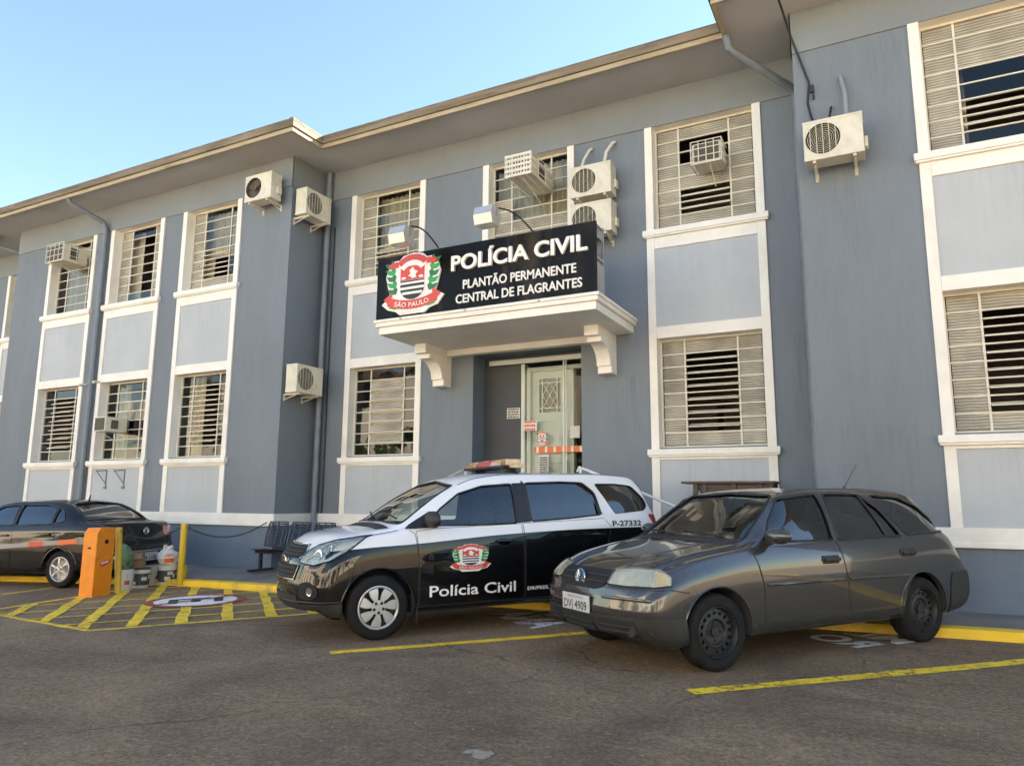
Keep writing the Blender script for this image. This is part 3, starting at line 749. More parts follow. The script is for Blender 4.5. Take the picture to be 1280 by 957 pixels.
# ---- canopy over the door
mb = MB()
mb.box(-7.05, -3.335, 8.93, YC + .01, 3.965, 4.06, .008); mb.box(-7.01, -3.375, 8.97, YC + .01, 3.85, 3.9645, .006)
mb.box(-7.075, -3.31, 8.905, YC + .01, 4.03, 4.075, .006)
can = mb.build('canopy', M['white'], bld)
for xa, xb in ((-6.90, -6.68), (-3.88, -3.66)):
    mb = MB()
    arc = [(10.02 + .30 * (1 - math.cos(t)) , 3.62 - .29 * math.sin(t)) for t in [k * PI / 2 / 10 for k in range(11)]]
    arc = [(9.985 + .33 * math.sin(t), 3.625 - .295 * (1 - math.cos(t))) for t in [k * PI / 2 / 10 for k in range(11)]]
    mb.prism([(YC + .01, 3.85), (9.80, 3.85), (9.80, 3.70), (9.92, 3.70), (9.92, 3.625)] + arc + [(10.36, 3.33), (10.36, 3.22), (YC + .01, 3.22)], 'X', xa, xb)
    mb.build('canopy_bracket', M['white'], can)
mb = MB(); mb.box(-6.678, -3.882, 10.45, YC + .01, 3.745, 3.849, .005); mb.build('canopy_beam', M['white'], can)

# ---- entrance recess
x0, x1, z0, z1 = DOOR
mb = MB(); YD = 11.0
mb.quad((x0, YC, z0), (x0, YD, z0), (x0, YD, z1), (x0, YC, z1)); mb.quad((x1, YC, z0), (x1, YD, z0), (x1, YD, z1), (x1, YC, z1))
mb.quad((x0, YC, z1), (x1, YC, z1), (x1, YD, z1), (x0, YD, z1)); mb.build('door_jamb', M['base'], bld, fixn=False)
M['vest'] = mk('shaded_vestibule_paint', (.052, .058, .068), .6, var=.1)  # dark grey paint with the shadow inside the doorway put into its colour
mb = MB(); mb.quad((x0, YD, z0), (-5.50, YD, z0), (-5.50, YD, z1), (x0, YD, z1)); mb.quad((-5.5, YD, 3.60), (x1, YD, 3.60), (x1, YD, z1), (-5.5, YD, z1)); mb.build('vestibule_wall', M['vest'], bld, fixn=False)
M['mint'] = mk('mint_white_door', (.62, .67, .62), .4, var=.05)
M['alu'] = flat('aluminium_rail', (.46, .47, .44), .4, .4)
mb = MB()
mb.box(-5.50, -5.43, YD - .03, YD + .10, z0, 3.60, .004); mb.box(-5.40, -5.33, YD - .01, YD + .12, z0, 3.53, .004); mb.box(-5.33, -4.252, YD, YD + .12, 3.46, 3.53, .003)
mb.box(-4.60, -4.55, YD, YD + .12, z0, 3.46, .003)
df = mb.build('door_frame', M['mint'], bld)
# leaf with a leaded light and two raised panels
mb = MB(); ld = YD + .06
for a, b, c, d in ((-5.33, -5.20, z0, 3.46), (-4.81, -4.60, z0, 3.46), (-5.20, -4.81, 3.33, 3.46), (-5.20, -4.81, z0, 2.76)): mb.box(a, b, ld, ld + .05, c, d)
mb.box(-5.22, -4.74, ld - .014, ld, 1.9, 2.60, .012); mb.box(-5.22, -4.74, ld - .014, ld, 1.02, 1.78, .012)
door = mb.build('door', M['mint'], bld)
mb = MB()
lx0, lx1, lz0, lz1 = -5.20, -4.81, 2.76, 3.33
for x in (lx0 + .06, lx1 - .06): mb.box(x - .008, x + .008, ld - .004, ld + .02, lz0, lz1)
for z in (lz0 + .07, lz1 - .07): mb.box(lx0, lx1, ld - .003, ld + .018, z - .008, z + .008)
for s in (1, -1):
    for q in range(-2, 3):
        c0 = Vector(((lx0 + lx1) / 2 + q * .13, ld + .006, (lz0 + lz1) / 2)); dd = Vector((s * .13, 0, .215))
        a = c0 - dd; b = c0 + dd
        t0, t1 = 0, 1
        for lo, hi, p, r in ((lx0 + .06, lx1 - .06, a.x, b.x - a.x), (lz0 + .07, lz1 - .07, a.z, b.z - a.z)):
            ta, tb = (lo - p) / r, (hi - p) / r
            if ta > tb: ta, tb = tb, ta
            t0, t1 = max(t0, ta), min(t1, tb)
        if t1 > t0: mb.tube([a.lerp(b, t0), a.lerp(b, t1)], .008, 6)
mb.build('leaded_bars', M['cwhite'], door)
mb = MB(); mb.quad((lx0, ld + .025, lz0), (lx1, ld + .025, lz0), (lx1, ld + .025, lz1), (lx0, ld + .025, lz1)); mb.build('door_light', M['bluepane'], door, fixn=False)
mb = MB(); mb.tube([(-4.68, ld - .05, 1.75), (-4.68, ld - .05, 1.95)], .012, 8); mb.box(-4.69, -4.67, ld - .05, ld, 1.76, 1.78); mb.box(-4.69, -4.67, ld - .05, ld, 1.92, 1.94); mb.build('handle', M['chrome'], door)
mb = MB(); mb.box(-6.10, -4.252, YD - .09, YD - .035, 3.60, 3.685, .004); mb.box(-4.705, -4.685, YD - .075, YD - .06, z0, 3.60); mb.box(-4.66, -4.645, YD - .075, YD - .06, z0, 3.60); rail_ = mb.build('glass_door_rail', M['alu'], bld)
mb = MB(); mb.quad((-5.44, YD - .065, z0), (-4.71, YD - .065, z0), (-4.71, YD - .065, 3.6), (-5.44, YD - .065, 3.6)); mb.quad((-4.64, YD - .065, z0), (-4.255, YD - .065, z0), (-4.255, YD - .065, 3.6), (-4.64, YD - .065, 3.6)); mb.build('glass_door', M['doorglass'], rail_, fixn=False)
mb = MB(); mb.box(-5.5, x1 + .3, YD + 1.6, YD + 1.65, z0 - .2, 3.9); mb.box(-4.5, -4.45+.9, YD + .2, YD + 1.6, z0 - .2, 3.9); mb.box(-5.52, x1 + .3, YD + .2, YD + 1.6, 3.8, 3.9); mb.build('hall_interior', M['room'], bld)
M['tapeo'] = flat('orange_tape', (.72, .16, .035), .5); M['tapew'] = flat('white_tape', (.7, .68, .6), .5)
mb = MB(); mb2 = MB()
for k in range(7):
    xa = -5.235 + k * .14
    (mb if k % 2 == 0 else mb2).box(xa, xa + .139, YD - .071, YD - .068, 2.075, 2.175)
mb.build('warning_tape', M['tapeo'], rail_); mb2.build('warning_tape', M['tapeo'], rail_)
mb = MB()
for k in range(6): mb.box(-5.19 + k * .155, -5.15 + k * .155, YD - .0735, YD - .0715, 2.08, 2.17)
mb.build('tape_mark', M['tapew'], rail_)
# floor and steps
mb = MB(); mb.box(x0 - .02, x1 + .02, YC - .0, YD + .4, .3, .858)
for k in range(5):
    mb.box(x0 - .35, x1 + .10, YC - .30 * (k + 1), YC - .30 * k - .002, -.3, .858 - .145 * (k + 0) - .001, .006)
steps = mb.build('entrance_steps', M['pave'])
tag(steps, 'concrete steps rising to the glazed doorway behind the police car', 'steps')
# handrails
M['railwhite'] = flat('white_rail_paint', (.72, .72, .70), .4)
def handrail(pts, posts, label):
    t = thing('handrail', label, 'handrail', (posts[0][0], posts[0][1], .1), 0, 'entrance handrails')
    o = Vector(t.location)
    mb = MB(); mb.tube([Vector(p) - o for p in pts], .019, 10); mb.build('rail', M['railwhite'], t, smooth=40)
    for x, y, z0_, z1_ in posts:
        mb = MB(); mb.tube([Vector((x, y, z0_)) - o, Vector((x, y, z1_)) - o], .02, 10); mb.build('post', M['railwhite'], t, smooth=40)
handrail([(-6.22, 10.42, 1.70), (-6.22, 10.40, 1.79), (-6.22, 10.30, 1.785), (-6.22, 9.36, 1.50), (-6.22, 8.9, 1.30)], [(-6.22, 10.38, .70, 1.76), (-6.22, 8.95, .05, 1.30)], 'white sloping handrail left of the doorway above the police car windscreen')
handrail([(-3.93, 9.62, 1.70), (-3.90, 9.62, 1.765), (-3.8, 9.62, 1.73), (-2.45, 9.62, 1.19), (-1.45, 9.62, .80)], [(-3.88, 9.62, .12, 1.74), (-2.4, 9.62, .12, 1.18), (-1.5, 9.62, .12, .83)], 'white ramp handrail sloping down behind the tail of the police car')
mb = MB(); mb.prism([(-4.0, .12), (-4.0, .84), (-1.3, .14), (-1.3, .12)], 'Y', 9.7, 10.54); rmp = mb.build('ramp', M['pave']); tag(rmp, 'concrete access ramp along the wall beside the entrance steps', 'ramp')
# ------------------------------------------------------------------ air conditioners
def split_ac(name, label, loc, rz, bare=False, lean=False):
    """outdoor unit on two wall brackets; local origin at the wall, under the casing; faces -Y"""
    W_, H_, D_, G_ = .67, .50, .26, .13
    t = thing(name, label, 'air conditioner', loc, rz, 'split air conditioner units on the walls')
    yf, yb = -(G_ + D_), -G_
    bm = plate_hole(W_, H_, -W_ * .17, H_ * .5, H_ * .40, yf)
    mb = MB(); mb.bm.free(); mb.bm = bm
    for q in (((-W_ / 2, yf, 0), (-W_ / 2, yb, 0), (-W_ / 2, yb, H_), (-W_ / 2, yf, H_)), ((W_ / 2, yf, 0), (W_ / 2, yb, 0), (W_ / 2, yb, H_), (W_ / 2, yf, H_)),
              ((-W_ / 2, yf, H_), (W_ / 2, yf, H_), (W_ / 2, yb, H_), (-W_ / 2, yb, H_)), ((-W_ / 2, yf, 0), (W_ / 2, yf, 0), (W_ / 2, yb, 0), (-W_ / 2, yb, 0)), ((-W_ / 2, yb, 0), (W_ / 2, yb, 0), (W_ / 2, yb, H_), (-W_ / 2, yb, H_))): mb.quad(*q)
    bmesh.ops.remove_doubles(mb.bm, verts=mb.bm.verts, dist=1e-5)
    # front seam, top lip and feet
    mb.box(W_ * .20, W_ * .205, yf - .004, yf + .002, .03, H_ - .03); mb.box(-W_ / 2 - .006, W_ / 2 + .006, yf - .006, yb + .006, H_ - .03, H_ + .006, .008)
    mb.box(-W_ / 2 - .004, W_ / 2 + .004, yf - .004, yb + .004, -.012, .03, .004)
    for k in range(7): mb.box(-W_ / 2 - .004, -W_ / 2 - .001, yf + .03, yb - .03, .06 + k * .055, .085 + k * .055)
    cs = mb.build('casing', M['acwhite'], t)
    mb = MB(); cx_, cz_, r_ = -W_ * .17, H_ * .5, H_ * .40
    mb.lathe([(r_ * 1.0, yf + .002), (r_ * .98, yf + .07), (.001, yf + .085)], 36, 'Y', (cx_, 0, cz_), cap0=False); mb.build('fan_well', M['acdark'], t, smooth=30)
    mb = MB()
    for k in range(4 if not bare else 3):
        a0 = k * 2 * PI / (4 if not bare else 3) + .4
        for q in range(5):
            a, b = a0 + q * .14, a0 + (q + 1) * .14
            P = lambda r, an, dy: (cx_ + r * math.cos(an), yf + .05 + dy, cz_ + r * math.sin(an))
            mb.quad(P(.04, a, -.012 + .006 * q), P(r_ * .9, a, -.012 + .006 * q), P(r_ * .9, b, -.006 + .006 * q), P(.04, b, -.006 + .006 * q))
    mb.lathe([(.045, yf + .02), (.05, yf + .06)], 18, 'Y', (cx_, 0, cz_)); mb.build('fan', M['acdark'] if not bare else M['wood'], t, smooth=30)
    if not bare:
        mb = MB()
        for r in [r_ * q / 8 for q in range(1, 9)]:
            n = 30; mb.tube([(cx_ + r * math.cos(2 * PI * k / n), yf - .004, cz_ + r * math.sin(2 * PI * k / n)) for k in range(n + 1)], .0026, 5, caps=False)
        for k in range(-2, 3):
            x = k * r_ * .36; h = math.sqrt(max(0, r_ ** 2 - x * x)); mb.tube([(cx_ + x, yf - .007, cz_ - h), (cx_ + x, yf - .007, cz_ + h)], .006, 6)
        mb.build('fan_guard', M['acgrille'], t)
    mb = MB(); mb.box(W_ / 2 + .001, W_ / 2 + .045, yb - .13, yb - .02, .10, .24, .012); mb.build('valve_cover', M['acwhite'], t)
    for s in (-1, 1):
        mb = MB(); x = s * W_ * .34
        mb.box(x - .018, x + .018, yf + .01, 0, -.045, -.014); mb.box(x - .018, x + .018, -.012, 0, -.14, -.046); mb.tube([(x, yf + .10, -.045), (x, -.01, -.12)], .010, 6)
        mb.build('bracket', M['acwhite'], t)
    return t
split_ac('split_air_conditioner', 'cream outdoor unit with its fan guard missing high on the left wing front', (-10.22, YL, 6.84), 0, bare=True)
split_ac('split_air_conditioner', 'cream outdoor unit under the eaves on the shaded side wall of the left wing', (XL1, 9.99, 6.56), PI / 2)
split_ac('split_air_conditioner', 'cream outdoor unit halfway up the shaded side wall beside the downpipe', (XL1, 9.99, 3.20), PI / 2)
split_ac('split_air_conditioner', 'upper of the two stacked outdoor units above the right end of the sign', (-3.91, YC, 6.07), 0)
split_ac('split_air_conditioner', 'lower of the two stacked outdoor units partly hidden by the sign', (-3.91, YC, 5.44), 0)
split_ac('split_air_conditioner', 'lone cream outdoor unit on the right wing below two black cables', (-.35, YR, 5.47), 0)

def window_ac(name, label, loc, W_, H_, D_, cage=True, face='coil'):
    """box unit through a window; local origin at wall plane, bottom centre; sticks out to -Y"""
    t = thing(name, label, 'air conditioner', loc, 0, 'window air conditioner boxes')
    mb = MB(); mb.box(-W_ / 2 + .02, W_ / 2 - .02, -D_ + .03, .10, .02, H_ - .02, .012); mb.build('casing', M['acwhite'], t)
    mb = MB(); mb.box(-W_ / 2 + .045, W_ / 2 - .045, -D_ + .018, -D_ + .032, .045, H_ - .045); mb.build('coil', M['acdark'], t)
    mb = MB()
    n = 4 if face == 'slots' else 3
    for s in (-1, 1): mb.box(s * (W_ / 2 - .019), s * (W_ / 2 - .0165), -D_ * .62, -D_ * .25, .08, H_ - .08)
    mb.build('side_vent', M['acdark'], t)
    mb = MB(); r = .008
    if face == 'slots':
        k_ = 8
        for i in range(k_ + 1): x = -W_ / 2 + .03 + (W_ - .06) * i / k_; mb.box(x - .008, x + .008, -D_, -D_ + .02, .02, H_ - .02)
        for z in (.02, H_ * .26, H_ * .5, H_ * .74, H_ - .02): mb.box(-W_ / 2, W_ / 2, -D_ - .002, -D_ + .018, z - .018, z + .018)
    if cage:
        c = W_ / 2
        for z in [H_ * k / 3 for k in range(4)]:
            mb.tube([(-c, .08, z), (-c, -D_, z), (c, -D_, z), (c, .08, z)], r, 6)
        for x in [-c + 2 * c * k / 4 for k in range(5)]:
            mb.tube([(x, -D_, 0), (x, -D_, H_)], r, 6)
        for q in (.33, .66):
            for x in (-c, c): mb.tube([(x, -D_ * q, 0), (x, -D_ * q, H_)], r, 6)
        for x in (-c, -c / 2, 0, c / 2, c): mb.tube([(x, -D_, 0), (x, .06, 0)], r, 6)
    mb.build('cage', M['barcream'], t)
    mb = MB(); mb.tube([(W_ * .1, -D_ * .9, -.01), (W_ * .1, .10, -.22)], .009, 6); mb.build('prop', M['barcream'], t)
    return t
window_ac('window_air_conditioner', 'caged box unit at the top of the upper left window beside the downpipe', (-16.36, YL, 6.51), .62, .42, .48)
window_ac('window_air_conditioner', 'small uncaged box unit in a lower window above two bare wall brackets', (-14.28, YL, 2.61), .38, .34, .42, cage=False)
window_ac('window_air_conditioner', 'slotted box unit high in the window above the sign', (-4.99, YC, 6.44), .47, .37, .80, face='slots')
window_ac('window_air_conditioner', 'caged box unit in the ribbed glass window right of the doorway', (-2.11, YC, 6.25), .45, .35, .32)

# hoses and cables by the units
def hose(pts, r, mat, label, name='hose', cat='hose', group=None):
    mb = MB(); mb.tube(pts, r, 10); o = mb.build(name, mat, None, smooth=40); return tag(o, label, cat, group)
M['hose'] = flat('white_insulation', (.62, .61, .56), .6); M['greyhose'] = flat('grey_insulation', (.22, .26, .30), .6)
hose([(-4.02, YC - .02, 7.02), (-4.04, YC - .07, 6.98), (-4.10, YC - .16, 6.80), (-4.16, YC - .2, 6.58)], .025, M['hose'], 'left of two pale pipes bending down to the stacked outdoor units')
hose([(-3.62, YC - .02, 7.05), (-3.64, YC - .07, 7.02), (-3.72, YC - .16, 6.84), (-3.76, YC - .2, 6.56)], .028, M['hose'], 'right of two pale pipes bending down to the stacked outdoor units')
hose([(-.235, YR - .01, 6.68), (-.225, YR - .05, 6.64), (-.19, YR - .09, 6.40), (-.19, YR - .16, 5.96)], .028, M['greyhose'], 'grey pipe dropping to the outdoor unit on the right wing')
hose([(-.36, YR - .01, 6.30), (-.36, YR - .05, 6.28), (-.38, YR - .10, 6.15), (-.41, YR - .2, 5.97)], .014, M['black'], 'short black cable from the wall hole to the right wing unit', 'cable', 'cable')
hose([(-.90, 8.86, 7.75), (-.86, 9.2, 7.66), (-.78, 9.53, 7.36), (-.67, 9.545, 6.95), (-.605, 9.545, 6.70), (-.635, 9.545, 6.42), (-.60, 9.535, 6.20), (-.53, 9.42, 5.98)], .014, M['black'], 'long black cable hanging from the right eaves to the outdoor unit', 'cable', 'cable')
mb = MB(); mb.box(-.60, -.55, YR - .03, YR, 6.56, 6.66); mb.box(-.575, -.55, YR - .025, YR, 6.46, 6.55); tag(mb.build('cable_clamp', M['black']), 'small black cable clamp on the right wing wall', 'clamp')
# small cameras / lamps beside the left downpipe
def dome(loc, label, d=1):
    t = thing('security_camera', label, 'camera', loc, 0, 'small wall cameras')
    mb = MB(); mb.box(-.03, .03, -.02, 0, -.03, .03, .005); mb.build('mount', M['cwhite'], t)
    mb = MB(); mb.tube([(0, -.02, 0), (d * .05, -.16, -.03)], .028, 12); mb.build('body', M['acwhite'], t, smooth=40)
dome((-15.42, YL - .02, 3.72), 'small pale camera on the wall left of the left downpipe', -1); dome((-14.98, YL - .045, 3.75), 'small pale camera on the wall right of the left downpipe', 1)
# two bare brackets and small fixings in the panel under the B window
def hook(x, label):
    mb = MB(); y = YL - .004
    mb.box(x - .012, x + .012, y - .015, y, 1.50, 1.86); mb.tube([(x - .16, y - .14, 1.84), (x, y - .01, 1.86)], .012, 8); mb.tube([(x - .15, y - .13, 1.84), (x, y - .01, 1.58)], .010, 8); mb.box(x - .05, x + .03, y - .03, y, 1.48, 1.52)
    tag(mb.build('wall_bracket', M['pipe']), label, 'bracket', 'bare wall brackets')
hook(-14.48, 'left of two bare grey brackets under the lower window'); hook(-13.90, 'right of two bare grey brackets under the lower window')

# ------------------------------------------------------------------ the sign
SG = (-7.05, -3.345, 4.075, 5.085, 8.95)
sgn = thing('entrance_sign', 'glossy black fascia sign with white raised lettering and a crest above the door', 'sign', (-5.2, 8.95, 4.075))
so_ = Vector(sgn.location)
def sg(me_or_mb): return me_or_mb
mb = MB(); mb.box(SG[0] - so_.x, SG[1] - so_.x, -.012, .012, 0, SG[3] - SG[2], .003); mb.build('sign_panel', M['signblack'], sgn)
mb = MB()
for x in (SG[0] - so_.x + .02, SG[1] - so_.x - .02):
    for z in (.03, .50, .96): mb.box(x - .015, x + .015, .013, .30, z - .015, z + .015)
    mb.box(x - .014, x + .014, .27, .30, 0, 1.0); mb.box(x - .004, x + .004, .013, .27, .06, .44); mb.box(x - .004, x + .004, .013, .27, .80, .94)
for z in (.03, .96): mb.box(SG[0] - so_.x + .03, SG[1] - so_.x - .03, .27, .299, z - .014, z + .014)
mb.build('sign_frame', M['metal'], sgn)
def sign_text(body, x0, x1, z0, h, dep, name):
    me = text_mesh(body, h, depth=dep, bold=.028 if h > .2 else .016, width=x1 - x0, res=4)
    move_mesh(me, lambda c: Vector((c.x + x0 - so_.x, c.y - .013 - dep, c.z + z0 - so_.z)))
    return link(name, me, M['letter'], sgn)
sign_text('POLÍCIA CIVIL', -5.645, -3.465, 4.672, .235, .022, 'lettering')
sign_text('PLANTÃO PERMANENTE', -5.45, -3.64, 4.385, .135, .008, 'lettering')
sign_text('CENTRAL DE FLAGRANTES', -5.57, -3.555, 4.17, .135, .008, 'lettering')

# crest -- drawn in a unit frame: x right, z up, about 1.0 wide
def crest_layers():
    L_ = []
    def arcband(cx, cz, r0, r1, a0, a1, n=24):
        A = [(cx + r1 * math.cos(a0 + (a1 - a0) * k / n), cz + r1 * math.sin(a0 + (a1 - a0) * k / n)) for k in range(n + 1)]
        B = [(cx + r0 * math.cos(a0 + (a1 - a0) * k / n), cz + r0 * math.sin(a0 + (a1 - a0) * k / n)) for k in range(n + 1)]
        return A + B[::-1]
    r = math.radians
    body = [(-.50, -.27), (-.40, -.36), (-.27, -.40), (-.20, -.46), (.20, -.46), (.27, -.40), (.40, -.36), (.50, -.22), (.36, -.15), (.40, -.02), (.44, .16), (.38, .33), (.30, .40), (.22, .40), (.16, .46), (0, .49), (-.16, .46), (-.22, .40), (-.30, .40), (-.38, .33), (-.44, .16), (-.40, -.02), (-.36, -.15)]
    L_.append(('white', body, 0))
    # laurel leaves
    for s in (-1, 1):
        for k in range(5):
            z = -.14 + k * .105; x = s * (.27 + .012 * k)
            for (dx, dz) in ((.15, .10), (.03, .15)):
                tip = (x + s * dx, z + dz); wv_ = .042
                d = Vector((tip[0] - x, tip[1] - z)); nn = Vector((-d.y, d.x)).normalized() * wv_
                m_ = (x + d.x * .5, z + d.y * .5)
                L_.append(('green' if k % 2 else 'dkgreen', [(x, z), (m_[0] + nn.x, m_[1] + nn.y), tip, (m_[0] - nn.x, m_[1] - nn.y)], 1 + .1 * k + (.05 if dx < .1 else 0)))
    # shield
    sh = lambda w, top, bot: [(-w, top)] + [(w, top)] + [(w, bot)] + [(w * math.cos(t), bot - w * .95 * math.sin(t)) for t in [k * PI / 16 for k in range(1, 16)]] + [(-w, bot)]
    L_.append(('white', sh(.225, .31, -.06), 2))
    L_.append(('black', sh(.20, .06, -.06), 3))
    L_.append(('red', [(-.20, .065), (.20, .065), (.20, .29), (-.20, .29)], 3.1))
    for z0, z1 in ((.0, .035), (-.085, -.045), (-.165, -.125)):
        w_ = .20 if z0 > -.06 else .2 * math.sqrt(max(.05, 1 - ((-.06 - z0) / .19) ** 2))
        L_.append(('white', [(-w_, z0), (w_, z0), (w_, z1), (-w_, z1)], 4))
    L_.append(('white', [(-.07, .13), (-.03, .17), (-.05, .22), (.01, .27), (.04, .21), (.09, .19), (.05, .14), (.07, .10), (.0, .085), (-.03, .12)], 4))
    for s in (-1, 1): L_.append(('white', [(s * .18, .085), (s * .12, .085), (s * .10, .11), (s * .15, .125), (s * .18, .11)], 4))
    # top ribbon
    L_.append(('white', arcband(0, .13, .17, .34, r(35), r(145)), 4.5)); L_.append(('red', arcband(0, .13, .25, .345, r(42), r(138)), 5))
    for s in (-1, 1): L_.append(('red', [(s * .22, .30), (s * .38, .28), (s * .40, .36), (s * .25, .39)], 5.2))
    # bottom ribbon
    L_.append(('red', arcband(0, .62, .88, 1.02, r(246), r(294)), 5)); 
    for s in (-1, 1):
        L_.append(('red', [(s * .34, -.22), (s * .33, -.11), (s * .47, -.20), (s * .40, -.29), (s * .36, -.30)], 4.8))
        L_.append(('green', [(s * .22, -.35), (s * .36, -.31), (s * .38, -.35), (s * .27, -.385)], 4.4))
    L_.append(('white', [(-.19, -.455), (-.10, -.41), (.10, -.41), (.19, -.455), (.10, -.44), (-.10, -.44)], 4))
    return L_
CREST_MAT = {'white': 'cwhite', 'red': 'red', 'green': 'green', 'dkgreen': 'dkgreen', 'black': 'black'}
def crest_meshes():
    """list of (material key, mesh with layer height in y, unit width)"""
    groups = {}
    for c, poly, lay in crest_layers():
        mb = groups.setdefault(c, MB()); h = lay * .0022
        bm = mb.bm; vs = [bm.verts.new((x, -h, z)) for x, z in poly]
        es = [bm.edges.new((vs[i], vs[(i + 1) % len(vs)])) for i in range(len(vs))]
        bmesh.ops.triangle_fill(bm, use_beauty=True, edges=es)
    out = []
    for c, mb in groups.items():
        for f in mb.bm.faces:
            f.normal_update()
            if f.normal.y > 0: f.normal_flip()
        me = bpy.data.meshes.new('crest_layer'); mb.bm.to_mesh(me); mb.bm.free(); out.append((c, me))
    # ribbon words
    def word(txt, h, cx, cz, rad, a_mid, cw, lay, dirn):
        me = text_mesh(txt, h, bold=.01, res=2); xs_ = [v.co.x for v in me.vertices]; w_ = max(xs_)
        def f(c):
            s = (c.x - w_ / 2) * cw
            a = a_mid + dirn * s / rad
            rr = rad + (c.z - h / 2) * (1 if dirn < 0 else -1)
            return Vector((cx + rr * math.cos(a), -lay * .0022, cz + rr * math.sin(a)))
        return move_mesh(me, f)
    out.append(('white', word('SÃO PAULO', .075, 0, .62, .955, -PI / 2, 1.0, 6.5, 1)))
    return out
CM = crest_meshes()
def place_crest(parent, f, prefix='crest'):
    for c, me0 in CM:
        me = me0.copy(); me.materials.clear(); move_mesh(me, f); link(prefix, me, M[CREST_MAT[c]], parent)
mb = MB(); K_ = 1.02
mb.prism([(x * K_ * 1.13, z * K_ * 1.0) for x, z in crest_layers()[0][1]], 'Y', -.045, -.013); 
emb = mb.xf(Matrix.Translation((-6.345 - so_.x, 0, 4.575 - so_.z))).build('emblem', M['cwhite'], sgn)
place_crest(emb, lambda c: Vector((c.x * K_ * 1.10 - 6.345 - so_.x, -.046 + c.y * 1.3, c.z * K_ * .97 + 4.578 - so_.z)))
# bolts on the canopy edge
for x in (-6.55, -5.4, -4.2): 
    mb = MB(); mb.lathe([(.02, -.012), (.02, 0)], 10, 'Y', (x, 8.905, 4.05)); mb.build('canopy_bolt', M['metal'], can)

def flood(base, head, label):
    t = thing('sign_floodlight', label, 'floodlight', base, 0, 'floodlights over the sign')
    b, h = Vector((0, 0, 0)), Vector(head) - Vector(base)
    pts = []
    for k in range(13):
        q = k / 12; p = b.lerp(h, q); p.z += .16 * math.sin(q * PI); pts.append(p)
    mb = MB(); mb.tube(pts, .013, 8); mb.build('arm', M['black'], t, smooth=40)
    mb = MB(); hx, hy, hz = h
    mb.prism([(-.10, .10), (.10, .10), (.14, -.02), (.10, -.15), (-.10, -.15), (-.14, -.02)], 'X', hx - .14, hx + .14)
    for v in mb.bm.verts: v.co.y += hy; v.co.z += hz - .10
    mb.build('housing', M['lampcase'], t)
    mb = MB(); mb.quad((hx - .12, hy + .085, hz - .26), (hx + .12, hy + .085, hz - .26), (hx + .12, hy + .145, hz - .13), (hx - .12, hy + .145, hz - .13)); mb.build('glass', M['clear'], t, fixn=False)
    mb = MB()
    for s in (-1, 1): mb.box(hx + s * .145 - .006, hx + s * .145 + .006, hy - .02, hy + .02, hz - .12, hz + .02)
    mb.box(hx - .15, hx + .15, hy - .02, hy + .02, hz + .01, hz + .02); mb.build('yoke', M['metal'], t)
flood((-5.90, 8.93, 5.09), (-6.16, 8.33, 5.235), 'silver floodlight on a curved arm above the crest end of the sign')
flood((-4.22, 8.93, 4.97), (-4.70, 8.30, 5.265), 'silver floodlight on a curved arm above the middle of the sign')

# paper notices at the door
M['paper'] = flat('paper', (.66, .64, .58), .8); M['ink'] = flat('ink', (.03, .03, .035), .8); M['redink'] = flat('red_ink', (.62, .10, .05), .8)
def notice(x0, x1, z0, z1, y, mat, rows, label, mark=None):
    t = thing('paper_notice', label, 'notice', ((x0 + x1) / 2, y, z0), 0, 'paper notices at the entrance')
    w_, h_ = (x1 - x0) / 2, z1 - z0
    mb = MB(); mb.box(-w_, w_, -.003, 0, 0, h_); mb.build('sheet', M['paper'], t)
    mb = MB(); rr = random.Random(int(abs(x0) * 100))
    for k in range(rows):
        z = h_ * (.86 - .72 * k / max(1, rows - 1)); th = h_ * .28 / rows; x = -w_ * .82
        while x < w_ * .75:
            l = rr.uniform(.08, .3) * w_; mb.box(x, min(w_ * .82, x + l), -.0045, -.0032, z - th, z + th); x += l + .06 * w_
    mb.build('printed_lines', M[mat], t)
notice(-5.783, -5.535, 2.675, 2.855, YD - .002, 'ink', 4, 'white notice with black lines on the dark wall left of the door')
notice(-5.43, -5.175, 2.445, 2.62, YD - .075, 'redink', 3, 'white notice with red lines on the glass left edge')
notice(-4.583, -4.415, 2.30, 2.495, YD - .075, 'paper', 3, 'blank looking white sheet on the dark right glass')
notice(-5.145, -4.97, 1.72, 2.036, YD - .075, 'ink', 7, 'tall white printed sheet below the orange tape')
ck = thing('door_sticker', 'small crest sticker on the glass above the orange tape', 'sticker', (-5.09, YD - .072, 2.315))
place_crest(ck, lambda c: Vector((c.x * .24, c.y * .15, c.z * .22)), 'crest_print')

